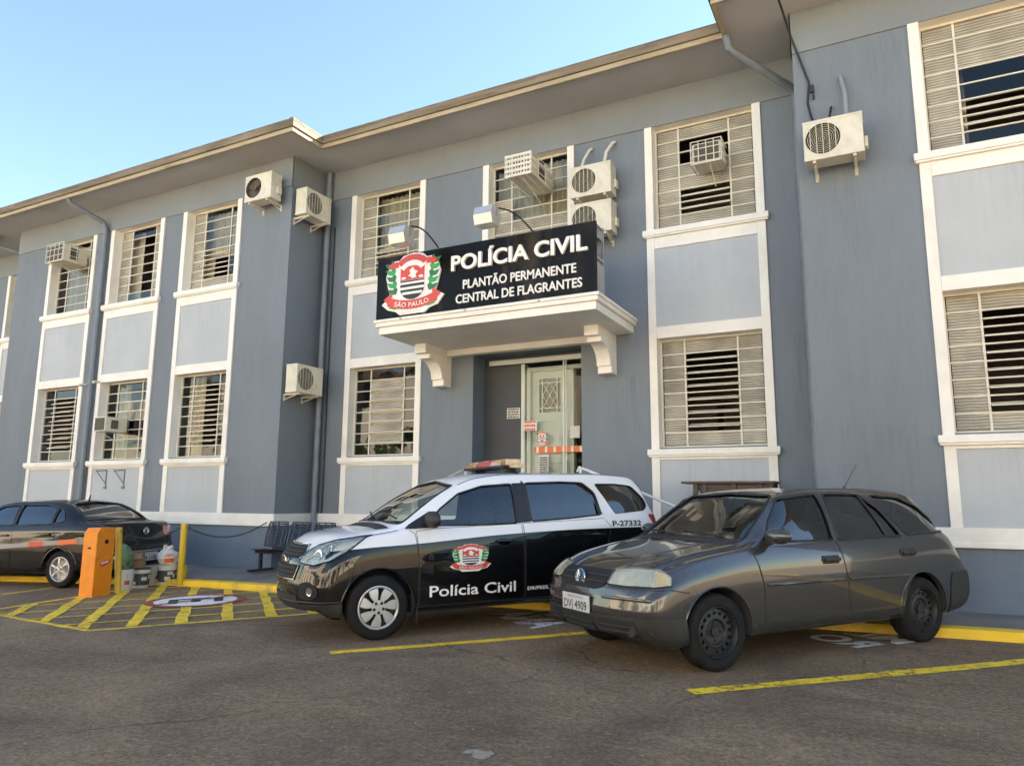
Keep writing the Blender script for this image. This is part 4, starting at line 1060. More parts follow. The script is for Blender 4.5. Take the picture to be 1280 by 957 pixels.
# rain and rust runs on the paint
def stain(x, z1, w_, h_, pl):
    mb = MB(); mb.quad((x - w_ / 2, pl - .0065, z1 - h_), (x + w_ / 2, pl - .0065, z1 - h_), (x + w_ / 2, pl - .0065, z1), (x - w_ / 2, pl - .0065, z1)); mb.build('rain_stain', M['stain'], bld, fixn=False)
for x, z1, w_, h_, pl in ((-.35, 5.44, .8, 1.6, YR), (-3.85, 5.42, .8, 1.5, YC), (-10.22, 6.8, .7, 1.5, YL), (-2.25, 5.13, 1.4, .7, YC), (-2.25, 1.9, 1.4, .7, YC), (-11.87, 5.13, 1.4, .8, YL), (-14.19, 5.13, 1.4, .7, YL), (-16.45, 5.13, 1.4, .8, YL),
    (-8.16, 1.9, 1.4, .7, YC), (-8.16, 5.13, 1.4, .6, YC), (1.43, 5.13, 1.4, .9, YR), (1.43, 1.9, 1.4, .7, YR), (-11.87, 1.9, 1.4, .7, YL), (-10.4, 1.7, 1.1, .66, YL), (-.1, 2.2, 1.2, 1.15, YR), (-.95, 3.6, .3, 2.4, YC), (.3, 7.1, .5, 1.2, YR), (-6.8, 3.4, .5, 1.6, YC), (-3.5, 3.2, .5, 1.6, YC), (-18.1, 7.1, .8, 2.5, YL)):
    stain(x, z1, w_, h_, pl)
# ------------------------------------------------------------------ vehicles
def pchip(xs, ys):
    xs = np.array(xs, float); ys = np.array(ys, float); h = np.diff(xs); dl = np.diff(ys) / h
    m = np.zeros_like(ys)
    for i in range(1, len(xs) - 1):
        if dl[i - 1] * dl[i] > 0:
            w1, w2 = 2 * h[i] + h[i - 1], h[i] + 2 * h[i - 1]; m[i] = (w1 + w2) / (w1 / dl[i - 1] + w2 / dl[i])
    m[0], m[-1] = dl[0], dl[-1]
    def f(x):
        x = min(max(x, xs[0]), xs[-1]); i = min(int(np.searchsorted(xs, x, 'right')) - 1, len(h) - 1)
        t = (x - xs[i]) / h[i]
        return ((1 + 2 * t) * (1 - t) ** 2 * ys[i] + t * (1 - t) ** 2 * h[i] * m[i] + t * t * (3 - 2 * t) * ys[i + 1] + t * t * (t - 1) * h[i] * m[i + 1])
    return f

class Shell:
    """car skin lofted from side-view and plan-view curves; s runs from the front bumper to the rear one"""
    def __init__(c, spec):
        c.sp = spec; c.L = spec['L']; c.sm = spec['sm']
        c.f = {k: pchip(*zip(*spec[k])) for k in ('zb', 'zs', 'zr', 'zt', 'wm', 'wb', 'wr')}
    def warp(c, s, y, z):
        sp = c.sp; w = .8
        fr = max(0, 1 - s / sp.get('fl', 1.0)) ** 1.6; rr = max(0, 1 - (c.L - s) / sp.get('rl', .9)) ** 1.6
        a = min(1.05, abs(y) / w)
        ds = fr * (sp['fplan'] * a ** sp.get('fexp', 2.6) + c.gf(z)) - rr * (sp['rplan'] * a ** 2.8 + c.gr(z))
        return Vector((c.sm - (s + ds), y, z))
    def gf(c, z): return float(np.interp(z, *zip(*c.sp['fprof'])))
    def gr(c, z): return float(np.interp(z, *zip(*c.sp['rprof'])))
    def section(c, s, N=55, inset=0., zfloor=None):
        v = {k: c.f[k](s) for k in c.f}
        zb, zs, zr, zt, wm, wb, wr = (v[k] for k in ('zb', 'zs', 'zr', 'zt', 'wm', 'wb', 'wr'))
        # rounding near the two ends
        e = min(s, c.L - s); q = max(0, 1 - e / .07); rnd = .045 * (1 - math.sqrt(max(0, 1 - q * q)))
        wm -= rnd; wb -= rnd; wr -= rnd; zt -= rnd; zr -= rnd; zs -= rnd; zb += rnd
        if inset:
            wm -= inset; wb -= inset; wr -= inset; zt -= inset; zr -= inset * .8; zb = zfloor
            wm = max(wm, .05)
        hz = zs - zb
        hg = zr - zs   # crisp shoulder and roof rail
        cp = [(wm - .055, zb), (wm - .012, zb + .05), (wm - .002, zb + .25 * hz), (wm, zb + .55 * hz), (wm - .004, zb + .80 * hz), (wb + .014, zs - .028), (wb - .002, zs + min(.006, .15 * hg)),
              (wb + (wr - wb) * .45 + .010, zs + hg * .50), (wr + .012 * min(1, hg / .2), zr - min(.030, .30 * hg)), (wr - .022, zr + .008), (wr - .12, zr + (zt - zr) * .55), (wr * .48, zr + (zt - zr) * .90), (0, zt)]
        idx = list(range(len(cp))); fy = pchip(idx, [p[0] for p in cp]); fz = pchip(idx, [p[1] for p in cp])
        return [(float(fy(t)), float(fz(t))) for t in np.linspace(0, len(cp) - 1, N)]
    def solid(c, s0=None, s1=None, inset=0., zfloor=None, N=55, cap=18):
        s0 = 0 if s0 is None else s0; s1 = c.L if s1 is None else s1
        st = [s0 + (s1 - s0) * k / 90 for k in range(91)]
        if not inset: st = sorted(set([round(x, 4) for x in st + [.006, .015, .03, .05, .07, c.L - .006, c.L - .015, c.L - .03, c.L - .05, c.L - .07]]))
        bm = bmesh.new(); Ls, Rs = [], []
        for s in st:
            sec = c.section(s, N, inset, zfloor)
            l = [bm.verts.new(c.warp(s, y, z)) for y, z in sec]
            r = [bm.verts.new(c.warp(s, -y, z)) for y, z in sec[:-1]] + [l[-1]]
            Ls.append(l); Rs.append(r)
        def F(*vs):
            u = []
            for v in vs:
                if v not in u: u.append(v)
            if len(u) > 2:
                try: bm.faces.new(u)
                except ValueError: pass
        for i in range(len(st) - 1):
            for k in range(N - 1):
                F(Ls[i][k], Ls[i + 1][k], Ls[i + 1][k + 1], Ls[i][k + 1])
                F(Rs[i][k], Rs[i][k + 1], Rs[i + 1][k + 1], Rs[i + 1][k])
            F(Ls[i][0], Rs[i][0], Rs[i + 1][0], Ls[i + 1][0])
        # end caps: rows straight across
        for i, s in ((0, s0), (len(st) - 1, s1)):
            sec = c.section(s, N, inset, zfloor); rows = []
            for k in range(N):
                y, z = sec[k]
                if k == N - 1: rows.append([Ls[i][k]] * (cap + 1)); continue
                rows.append([Ls[i][k]] + [bm.verts.new(c.warp(s, y * (1 - 2 * q / cap), z)) for q in range(1, cap)] + [Rs[i][k]])
            for a, b in zip(rows, rows[1:]):
                for q in range(cap): F(a[q], a[q + 1], b[q + 1], b[q])
        bmesh.ops.recalc_face_normals(bm, faces=bm.faces)
        return bm

def bool_diff(bm, cutters):
    me = bpy.data.meshes.new('t'); bm.to_mesh(me); bm.free(); o = bpy.data.objects.new('t', me); C.objects.link(o)
    for cb in cutters:
        bmesh.ops.recalc_face_normals(cb, faces=cb.faces)
        cm = bpy.data.meshes.new('c'); cb.to_mesh(cm); cb.free(); co = bpy.data.objects.new('c', cm); C.objects.link(co)
        md = o.modifiers.new('b', 'BOOLEAN'); md.operation = 'DIFFERENCE'; md.solver = 'EXACT'; md.object = co
        dg = bpy.context.evaluated_depsgraph_get(); nm = bpy.data.meshes.new_from_object(o.evaluated_get(dg))
        o.modifiers.clear(); o.data = nm; bpy.data.objects.remove(co)
    me = o.data; bpy.data.objects.remove(o)
    return me

class Car:
    def __init__(c, spec, name, label, loc, az):
        """az: compass direction of the tail; loc: ground point under the middle of the wheelbase"""
        c.sp = spec; c.sh = Shell(spec); c.root = thing(name, label, 'car', loc, 0)
        t = math.radians(az); c.root.rotation_euler = (0, 0, math.atan2(-math.cos(t), -math.sin(t)))
        c.bm0 = c.sh.solid(); c.bvh = BVHTree.FromBMesh(c.bm0)
    def P(c, s, y, z): return Vector((c.sh.sm - s, y, z))
    def hit(c, p, d):
        d = Vector(d).normalized(); o = Vector(p) - d * 4
        loc, n, i, dist = c.bvh.ray_cast(o, d)
        if loc is None: loc, n, i, dist = c.bvh.find_nearest(Vector(p))
        if n.dot(d) > 0: n = -n
        return loc, n
    def panel(c, name, pts, d, mat, off=.003, res=.045, parent=None, mirror=True, rim=.008, smooth=2, r=.22, sm=50, relax=0):
        """skin patch: polygon of approximate (s,y,z) points laid on the body along direction d"""
        d = Vector(d).normalized()
        pts = [c.P(*p) for p in pts]
        v = Vector((0, 0, 1)) - d * d.z
        v = v.normalized() if v.length > .1 else Vector((1, 0, 0)); u = v.cross(d).normalized()
        cen = sum(pts, Vector()) / len(pts)
        q = [Vector(((p - cen).dot(u), (p - cen).dot(v), 0)) for p in pts]
        if smooth: q = roundc(q, r * .25)
        bm = bmesh.new(); bm.faces.new([bm.verts.new(p) for p in q])
        for ax in (0, 1):
            lo, hi = min(p[ax] for p in q), max(p[ax] for p in q); n = int((hi - lo) / res)
            for k in range(1, n + 1):
                co = Vector((0, 0, 0)); co[ax] = lo + (hi - lo) * k / (n + 1); no = Vector((0, 0, 0)); no[ax] = 1
                bmesh.ops.bisect_plane(bm, geom=bm.verts[:] + bm.edges[:] + bm.faces[:], plane_co=co, plane_no=no)
        for vt in bm.verts:
            p = cen + u * vt.co.x + v * vt.co.y
            loc, n = c.hit(p, d); vt.co = loc + n * off
        if relax:   # even out the skin under a moulded lens
            bd_ = {v_ for e in bm.edges if e.is_boundary for v_ in e.verts}
            for _ in range(relax):
                nw = {v_: sum((e.other_vert(v_).co for e in v_.link_edges), Vector()) / len(v_.link_edges) for v_ in bm.verts if v_ not in bd_}
                for v_, co in nw.items(): v_.co = v_.co.lerp(co, .6)
        bm.normal_update()
        for f in bm.faces:
            if f.normal.dot(d) > 0: f.normal_flip()
        if rim:
            be = [e for e in bm.edges if e.is_boundary]
            ex = bmesh.ops.extrude_edge_only(bm, edges=be)
            bmesh.ops.translate(bm, vec=d * rim, verts=[x for x in ex['geom'] if isinstance(x, bmesh.types.BMVert)])
        out = []
        for s in ((1, -1) if mirror else (1,)):
            b = bm.copy()
            if s < 0:
                for vt in b.verts: vt.co.y *= -1
                bmesh.ops.reverse_faces(b, faces=b.faces)
            me = bpy.data.meshes.new(name); b.to_mesh(me); b.free()
            out.append(link(name, me, mat, parent or c.root, sm))
        bm.free()
        return out
    def line(c, name, pts, d, mat, r=.004, off=0., mirror=True, parent=None, step=.04, closed=False):
        pts = [c.P(*p) for p in pts]
        if closed: pts = roundc(pts, .035); pts.append(pts[0])
        L_ = []
        for a, b in zip(pts, pts[1:]):
            n = max(1, int((b - a).length / step))
            for k in range(n): L_.append(a.lerp(b, k / n))
        L_.append(pts[-1])
        H_ = []
        for p in L_:
            loc, n = c.hit(p, d); H_.append(loc + n * off)
        for s in ((1, -1) if mirror else (1,)):
            mb = MB(); mb.tube([(p.x, p.y * s, p.z) for p in H_], r, 6); mb.build(name, mat, parent or c.root, smooth=60)
    def flatmesh(c, me, d, off, name, mat, parent=None):
        """lay a mesh (local coordinates already on the car) onto the body along d; layer height kept"""
        for v in me.vertices:
            p = Vector(v.co); h = p.y - c.lay0 if hasattr(c, 'lay0') else 0
            loc, n = c.hit(p, d); v.co = loc + n * (off + h)
        me.update(); return link(name, me, mat, parent or c.root)
    def build_body(c, windows, wscreen, rscreen, paint, sfw, s_end, rad):
        sp = c.sp
        cut = [c.sh.solid(sfw, s_end, .05, sp['zfloor'], 30, 8)]
        wm = MB()
        for s in (sp['sf'], sp['sr']):
            for sd_ in (1, -1):
                wm.lathe([(rad, sd_ * .48), (rad, sd_ * 1.1)], 40, 'Y', (c.sh.sm - s, 0, sp['wz'] + .005))
        cut.append(wm.bm)
        pm = MB()
        for wpoly in windows:
            q = roundc([Vector((c.sh.sm - s, z, 0)) for s, z in wpoly], .035)
            for y0, y1 in ((.30, 1.2), (-1.2, -.30)): pm.prism([(p.x, p.y) for p in q], 'Y', y0, y1)
        if pm.bm.verts: cut.append(pm.bm)
        if wscreen:
            q = roundc([Vector((y, z, 0)) for y, z in wscreen], .05); pm = MB(); pm.prism([(p.x, p.y) for p in q], 'X', c.sh.sm - sp['ws'][1], c.sh.sm - sp['ws'][0]); cut.append(pm.bm)
        if rscreen:
            q = roundc([Vector((y, z, 0)) for y, z in rscreen], .05); pm = MB(); pm.prism([(p.x, p.y) for p in q], 'X', c.sh.sm - sp['rs'][1], c.sh.sm - sp['rs'][0]); cut.append(pm.bm)
        me = bool_diff(c.bm0.copy(), cut)
        for poly in me.polygons:
            loc, n, i, dist = c.bvh.find_nearest(poly.center)
            poly.material_index = 0 if dist < .004 else 1
        c.body = link('body', me, [paint, M['cabin']], c.root, 32)
        return c.body
    def pane(c, name, poly3, d, mat, mirror=True, grow=1.03, off=-.012, parent=None):
        cen = [sum(p[k] for p in poly3) / len(poly3) for k in range(3)]
        pts = [[cen[k] + (p[k] - cen[k]) * grow for k in range(3)] for p in poly3]
        return c.panel(name, pts, d, mat, off=off, rim=0, mirror=mirror, r=.15, sm=80, parent=parent)
    def wheel(c, s, side, kind, R=.295, W=.19):
        y = side * c.sp['track']
        mb = MB(); b = W / 2
        prof = [(R * .66, -b * .80), (R * .70, -b * .98), (R * .80, -b * 1.03), (R * .90, -b * .99), (R * .965, -b * .84), (R * .992, -b * .62), (R, -b * .3), (R * .986, -b * .28), (R * .986, -b * .22), (R, -b * .20), (R, b * .20), (R * .986, b * .22), (R * .986, b * .28), (R, b * .3),
                (R * .992, b * .62), (R * .965, b * .84), (R * .90, b * .99), (R * .80, b * 1.03), (R * .70, b * .98), (R * .66, b * .80)]
        mb.lathe(prof, 56, 'Y', (0, 0, 0), closed=True)
        ty = mb.build('wheel', M['rubber'], c.root, smooth=35)
        ty.location = c.P(s, y, c.sp['wz']); ty.rotation_euler = (0, random.uniform(0, 6), 0)
        o = side * b   # outer face
        r0 = R * .67
        mb = MB()
        mb.lathe([(r0 * 1.02, o * .86), (r0 * .97, o * .93), (r0 * .93, o * .80), (r0 * .90, o * .25), (r0 * .3, o * .1), (.001, o * .1)], 48, 'Y', cap0=False)
        rim = mb.build('rim', M['steel'] if kind != 'alloy' else M['silver'], ty, smooth=35)
        if kind == 'steel':
            mb = MB(); n = 16; bm = mb.bm; r1, r2, rh, hr = r0 * .91, r0 * .36, r0 * .735, r0 * .080
            # ring with round ventilation holes, then the dished centre
            outer = [bm.verts.new((r1 * math.cos(2 * PI * k / 64), o * .50, r1 * math.sin(2 * PI * k / 64))) for k in range(64)]
            inner = [bm.verts.new((r0 * .60 * math.cos(2 * PI * k / 64), o * .58, r0 * .60 * math.sin(2 * PI * k / 64))) for k in range(64)]
            es = [bm.edges.new((outer[k], outer[(k + 1) % 64])) for k in range(64)] + [bm.edges.new((inner[k], inner[(k + 1) % 64])) for k in range(64)]
            for h in range(n):
                a = 2 * PI * h / n; cx_, cz_ = rh * math.cos(a), rh * math.sin(a)
                ho = [bm.verts.new((cx_ + hr * math.cos(2 * PI * k / 10), o * .55, cz_ + hr * math.sin(2 * PI * k / 10))) for k in range(10)]
                es += [bm.edges.new((ho[k], ho[(k + 1) % 10])) for k in range(10)]
            bmesh.ops.triangle_fill(bm, use_beauty=True, edges=es)
            mb.lathe([(r0 * .60, o * .58), (r0 * .56, o * .62), (r0 * .50, o * .60), (r0 * .44, o * .40), (r0 * .20, o * .36), (r0 * .19, o * .52), (.001, o * .54)], 48, 'Y', cap0=False)
            for h in range(4): a = PI / 4 + h * PI / 2; mb.lathe([(.012, o * .36), (.012, o * .46), (.008, o * .48)], 8, 'Y', (r0 * .33 * math.cos(a), 0, r0 * .33 * math.sin(a)))
            mb.build('wheel_disc', M['steeldisc'], ty, smooth=35)
        else:
            n = 7 if kind == 'cover' else 6
            mb = MB()
            mb.lathe([(r0 * .99, o * .80), (r0 * 1.0, o * .93), (r0 * .95, o * .97), (r0 * .90, o * .90), (r0 * .88, o * .82)], 56, 'Y', cap0=False, cap1=False)
            for h in range(n):
                a = 2 * PI * h / n
                wi, wo = (.31, .24) if kind == 'cover' else (.20, .11)
                tw = .10 if kind == 'cover' else 0
                R2 = r0 * .90; Ri = r0 * .26
                def pt(r, an, yy): return (r * math.cos(an), yy, r * math.sin(an))
                rows = []
                for q in range(6):
                    t = q / 5; r = Ri + (R2 - Ri) * t; ww = (wi * (1 - t) + wo * t) * (1.0 if kind != 'cover' else (.78 + .5 * math.sin(t * PI * .8))); an = a + tw * t
                    yy = o * (1.0 - .10 * (t - .2) ** 2)
                    rows.append([mb.bm.verts.new(pt(r, an - ww, yy - o * .10)), mb.bm.verts.new(pt(r, an - ww * .86, yy)), mb.bm.verts.new(pt(r, an + ww * .86, yy)), mb.bm.verts.new(pt(r, an + ww, yy - o * .10))])
                for A_, B_ in zip(rows, rows[1:]):
                    for k in range(3): mb._f([A_[k], A_[k + 1], B_[k + 1], B_[k]])
            mb.lathe([(r0 * .34, o * .88), (r0 * .33, o * .98), (r0 * .28, o * 1.0), (r0 * .16, o * .99), (r0 * .145, o * 1.06), (.001, o * 1.07)], 40, 'Y')
            mb.build('hub_cap', M['silver'], ty, smooth=35)
            mb = MB()
            for h in range(5 if kind == 'cover' else 4):
                a = 2 * PI * h / (5 if kind == 'cover' else 4) + .5; mb.lathe([(r0 * .075, o * 1.003), (r0 * .07, o * 1.012)], 12, 'Y', (r0 * .235 * math.cos(a), 0, r0 * .235 * math.sin(a)))
            mb.build('wheel_bolt', M['black'], ty)
        return ty
    def mirror_unit(c, s, z, mat, y=None, w_=.17, h_=.115):
        for sd_ in (1, -1):
            y0 = (y or .80) - (.10 if sd_ < 0 else 0)
            mb = MB(); mb.sphere((0, 0, 0), .075, w_ / 2 + .02, h_ / 2 + .004, 18)
            for v in mb.bm.verts:
                if v.co.x < -.02: v.co.x = -.02
                v.co.z = max(-h_ / 2, min(h_ / 2, v.co.z))
            for v in mb.bm.verts: v.co += c.P(s, sd_ * (y0 + .075), z)
            mh = mb.build('wing_mirror', mat, c.root, smooth=40)
            mb = MB(); mb.tube([c.P(s + .0, sd_ * (y0 - .10), z - .075), c.P(s, sd_ * (y0 + .02), z - .045), c.P(s, sd_ * (y0 + .07), z - .03)], .026, 10, r2=.022); mb.build('mirror_stalk', M['black'], mh, smooth=40)
            mb = MB(); p = c.P(s + .022, sd_ * (y0 + .10), z); mb.prism([(p.y + (w_ / 2) * .86 * math.cos(t), p.z + h_ / 2 * .84 * math.sin(t)) for t in [k * 2 * PI / 20 for k in range(20)]], 'X', p.x - .003, p.x); mb.build('mirror_glass', M['chrome'], mh)
    def seats(c, rows, zs_, cols=(-.36, .36)):
        for s in rows:
            for y in cols:
                mb = MB()
                p = c.P(s, y, zs_)
                mb.box(p.x - .24, p.x + .24, y - .24, y + .24, zs_ - .10, zs_ + .04, .05)
                b = MB(); b.box(-.06, .06, -.23, .23, 0, .58, .05); b.box(-.035, .035, -.13, .13, .62, .80, .04); b.box(-.012, .012, -.07, -.05, .55, .65); b.box(-.012, .012, .05, .07, .55, .65)
                b.xf(Matrix.Translation((p.x - .24, y, zs_)) @ Matrix.Rotation(-.28, 4, 'Y'))
                me = bpy.data.meshes.new('x'); b.bm.to_mesh(me); b.bm.free(); mb.bm.from_mesh(me); bpy.data.meshes.remove(me)
                mb.build('seat', M['seat'], c.root, smooth=40)
    def dash(c, s, z, w_=.66):
        mb = MB(); p = c.P(s, 0, z); mb.box(p.x - .20, p.x + .22, -w_, w_, z - .30, z, .05); mb.build('dashboard', M['black'], c.root, smooth=40)
        mb = MB(); n = 28; q = c.P(s + .33, .36, z - .02)
        mb.tube([(q.x + .19 * math.sin(2 * PI * k / n) * .42, q.y + .19 * math.cos(2 * PI * k / n), q.z + .19 * math.sin(2 * PI * k / n) * .9) for k in range(n + 1)], .016, 8, caps=False)
        mb.tube([(q.x, q.y - .18, q.z), (q.x, q.y + .18, q.z)], .018, 8); mb.tube([(q.x, q.y, q.z), (q.x + .30, q.y, q.z - .12)], .03, 8); mb.build('steering_wheel', M['black'], c.root, smooth=40)
    def underside(c):
        sp = c.sp
        mb = MB(); L_ = c.sh.L
        x0, x1 = c.sh.sm - L_ + .45, c.sh.sm - .62
        mb.box(x0, x1, -.46, .46, sp['zb'][2][1] - .03, sp['zfloor'] - .02); mb.build('underbody', M['black'], c.root)

M['cabin'] = mk('cabin_trim', (.045, .045, .047), .85, var=.2)
M['seat'] = mk('seat_cloth', (.10, .10, .105), .9, var=.2)
M['steeldisc'] = flat('steel_disc', (.024, .024, .025), .45, .3)
def two_tone():
    """white above a rising line, black below: livery in car coordinates"""
    m, nt, p = _new('white_and_black_paint')
    N, Lk = nt.nodes.new, nt.links.new
    tc = N('ShaderNodeTexCoord'); sp = N('ShaderNodeSeparateXYZ'); Lk(tc.outputs['Object'], sp.inputs[0])
    cv = N('ShaderNodeFloatCurve'); cu = cv.mapping.curves[0]
    # x from +2.2 (nose) to -2.2 (tail) mapped to 0..1; curve is the height of the dividing line
    mr = N('ShaderNodeMapRange'); mr.inputs[1].default_value = 2.2; mr.inputs[2].default_value = -2.3; Lk(sp.outputs[0], mr.inputs[0])
    pts = [(0, .70), (.05, .80), (.16, .855), (.27, .88), (.53, .955), (.90, .985), (1, .98)]
    while len(cu.points) < len(pts): cu.points.new(.5, .5)
    for q, (x, y) in zip(cu.points, pts): q.location = (x, y); q.handle_type = 'AUTO_CLAMPED'
    cv.mapping.update(); Lk(mr.outputs[0], cv.inputs[1])
    gt = N('ShaderNodeMath'); gt.operation = 'GREATER_THAN'; Lk(sp.outputs[2], gt.inputs[0]); Lk(cv.outputs[0], gt.inputs[1])
    nz = N('ShaderNodeTexNoise'); nz.inputs['Scale'].default_value = 3; nz.inputs['Detail'].default_value = 6; Lk(tc.outputs['Object'], nz.inputs['Vector'])
    r = N('ShaderNodeMapRange'); r.inputs[3].default_value = .92; r.inputs[4].default_value = 1.04; Lk(nz.outputs['Fac'], r.inputs[0])
    mx = N('ShaderNodeMix'); mx.data_type = 'RGBA'; mx.inputs[6].default_value = (.003, .003, .0035, 1); mx.inputs[7].default_value = (.78, .79, .80, 1); Lk(gt.outputs[0], mx.inputs[0])
    ml = N('ShaderNodeMix'); ml.data_type = 'RGBA'; ml.blend_type = 'MULTIPLY'; ml.inputs[0].default_value = 1; Lk(mx.outputs[2], ml.inputs[6]); Lk(r.outputs[0], ml.inputs[7])
    Lk(ml.outputs[2], p.inputs['Base Color']); p.inputs['Roughness'].default_value = .4; p.inputs['Specular IOR Level'].default_value = .08; p.inputs['Coat Weight'].default_value = 1; p.inputs['Coat Roughness'].default_value = .03
    return m
M['livery'] = two_tone()
M['greypaint'] = mk('grey_metallic_paint', (.070, .070, .070), .21, .55, var=.04, scale=40, coat=1., detail=2, spec=.2, grime=(.062, .056, .048), gamt=.35, gscale=1.6)
M['blackpaint'] = mk('black_car_paint', (.003, .0031, .004), .4, var=.2, coat=1., spec=.08)
M['bumperplastic'] = mk('grey_bumper_plastic', (.021, .0205, .020), .6, var=.15, scale=6, grime=(.045, .04, .033), gamt=.4, gscale=3)
M['carglass'] = glass('car_glass', (.78, .83, .80), 1.5, 1.7)
M['darkcarglass'] = glass('tinted_car_glass', (.13, .15, .16), 1.55, 2.1)
M['lens'] = glass('lamp_lens', (.92, .92, .86), 1.45, .8)
M['lampbowl'] = mk('lamp_reflector', (.80, .79, .73), .22, .75, var=.16, scale=3, bump=.35, bscale=1.7, stretch=(9, 9, .4))
M['oldlamp'] = mk('hazed_lamp_lens', (.66, .60, .42), .22, .0, var=.18, scale=9, coat=1, grime=(.42, .36, .22), gamt=.5, gscale=7, stretch=(1, 1, 3))
def hazed():
    m, nt, p = _new('hazed_lens')
    N, Lk = nt.nodes.new, nt.links.new
    tc = N('ShaderNodeTexCoord'); nz = N('ShaderNodeTexNoise'); nz.inputs['Scale'].default_value = 7; nz.inputs['Detail'].default_value = 5; Lk(tc.outputs['Object'], nz.inputs['Vector'])
    r = N('ShaderNodeMapRange'); r.inputs[1].default_value = .35; r.inputs[2].default_value = .65; r.inputs[3].default_value = .10; r.inputs[4].default_value = .30; Lk(nz.outputs['Fac'], r.inputs[0])
    tr = N('ShaderNodeBsdfTransparent'); tr.inputs[0].default_value = (.9, .87, .74, 1)
    p.inputs['Base Color'].default_value = (.86, .80, .62, 1); p.inputs['Roughness'].default_value = .10; p.inputs['Coat Weight'].default_value = 1
    mx = N('ShaderNodeMixShader'); Lk(r.outputs[0], mx.inputs[0]); Lk(tr.outputs[0], mx.inputs[1]); Lk(p.outputs[0], mx.inputs[2]); Lk(mx.outputs[0], nt.nodes['Material Output'].inputs[0])
    return m
M['hazed'] = hazed()
M['taillamp'] = mk('red_tail_lamp', (.42, .02, .012), .15, var=.15, scale=20, coat=1)
M['trim'] = flat('black_rubber_trim', (.012, .012, .013), .45)
M['plate'] = flat('number_plate', (.52, .53, .53), .45)
M['plateink'] = flat('plate_characters', (.02, .02, .022), .5)
M['bluebadge'] = mk('blue_badge', (.045, .10, .24), .25, .2, var=.1)
Y_ = (0, -1, 0)

def place_car(px_contact, az, sf, track_out, spec):
    """ground point under the mid wheelbase from the front (or rear) left tyre contact"""
    t = math.radians(az); rear = Vector((math.sin(t), math.cos(t))); d = -rear; left = Vector((-d.y, d.x))
    p = Vector(px_contact) - left * track_out + rear * (spec['sm'] - sf)
    return (p.x, p.y, 0)
def set_ground(car):
    """stand the car on the sloping ground"""
    o = car.root; m = o.matrix_basis.copy()
    X = Vector((m[0][0], m[1][0])).normalized(); Yv = Vector((-X.y, X.x)); c0 = Vector(o.location[:2])
    nz = Vector((-.012, -.006, 1)).normalized()
    xv = Vector((X.x, X.y, 0)); xv = (xv - nz * xv.dot(nz)).normalized(); yv = nz.cross(xv)
    R_ = Matrix(((xv.x, yv.x, nz.x), (xv.y, yv.y, nz.y), (xv.z, yv.z, nz.z)))
    o.rotation_euler = R_.to_euler(); o.location = (c0.x, c0.y, g(c0.x, c0.y) + .001)

def vw_like_badge(car, s, y, z, R, mat_disc, mat_line, parent, nrm=1):
    """round badge: V over W inside a ring, facing forward (nrm=1) or back (-1)"""
    x = car.hit(car.P(s, y, z), (-nrm, 0, 0))[0].x + nrm * .012
    mb = MB(); mb.lathe([(R * 1.0, x), (R * .98, x + nrm * .010), (.001, x + nrm * .010)], 28, 'X', (0, y, z)); b = mb.build('badge', mat_disc, parent, smooth=35)
    mb = MB(); n = 28; xx = x + nrm * .012
    mb.tube([(xx, y + R * .92 * math.cos(2 * PI * k / n), z + R * .92 * math.sin(2 * PI * k / n)) for k in range(n + 1)], R * .11, 6, caps=False)
    sgn_ = -1 if nrm > 0 else 1
    V_ = lambda pts: mb.tube([(xx, y + sgn_ * a * R, z + b_ * R) for a, b_ in pts], R * .11, 6)
    V_([(-.34, .80), (0, .12), (.34, .80)]); V_([(-.70, .45), (-.32, -.75), (0, -.02), (.32, -.75), (.70, .45)])
    mb.build('badge_letters', mat_line, b)

def number_plate(car, s, y, z, txt, ang=0., nrm=1, w_=.40, h_=.13, parent=None):
    x = car.hit(car.P(s, y, z), (-nrm, 0, 0))[0].x + nrm * .012
    mb = MB(); mb.box(-.008, .008, -w_ / 2, w_ / 2, -h_ / 2, h_ / 2, .004)
    T = Matrix.Translation((x, y, z)) @ Matrix.Rotation(ang, 4, 'Y')
    pl = mb.xf(T).build('number_plate', M['plate'], parent or car.root)
    me = text_mesh(txt, h_ * .52, bold=.012, width=w_ * .86)
    sg_ = 1 if nrm > 0 else -1
    move_mesh(me, lambda c: T @ Vector((nrm * .0095, sg_ * (c.x - w_ * .43), c.z - h_ * .40))); link('plate_characters', me, M['plateink'], pl)
    mb = MB(); mb.box(nrm * .0082, nrm * .0095, -w_ * .30, w_ * .30, h_ * .26, h_ * .40); mb.xf(T).build('plate_band', mk('plate_band_paint', (.36, .35, .31), .5, var=.4, scale=60), pl)
    return pl
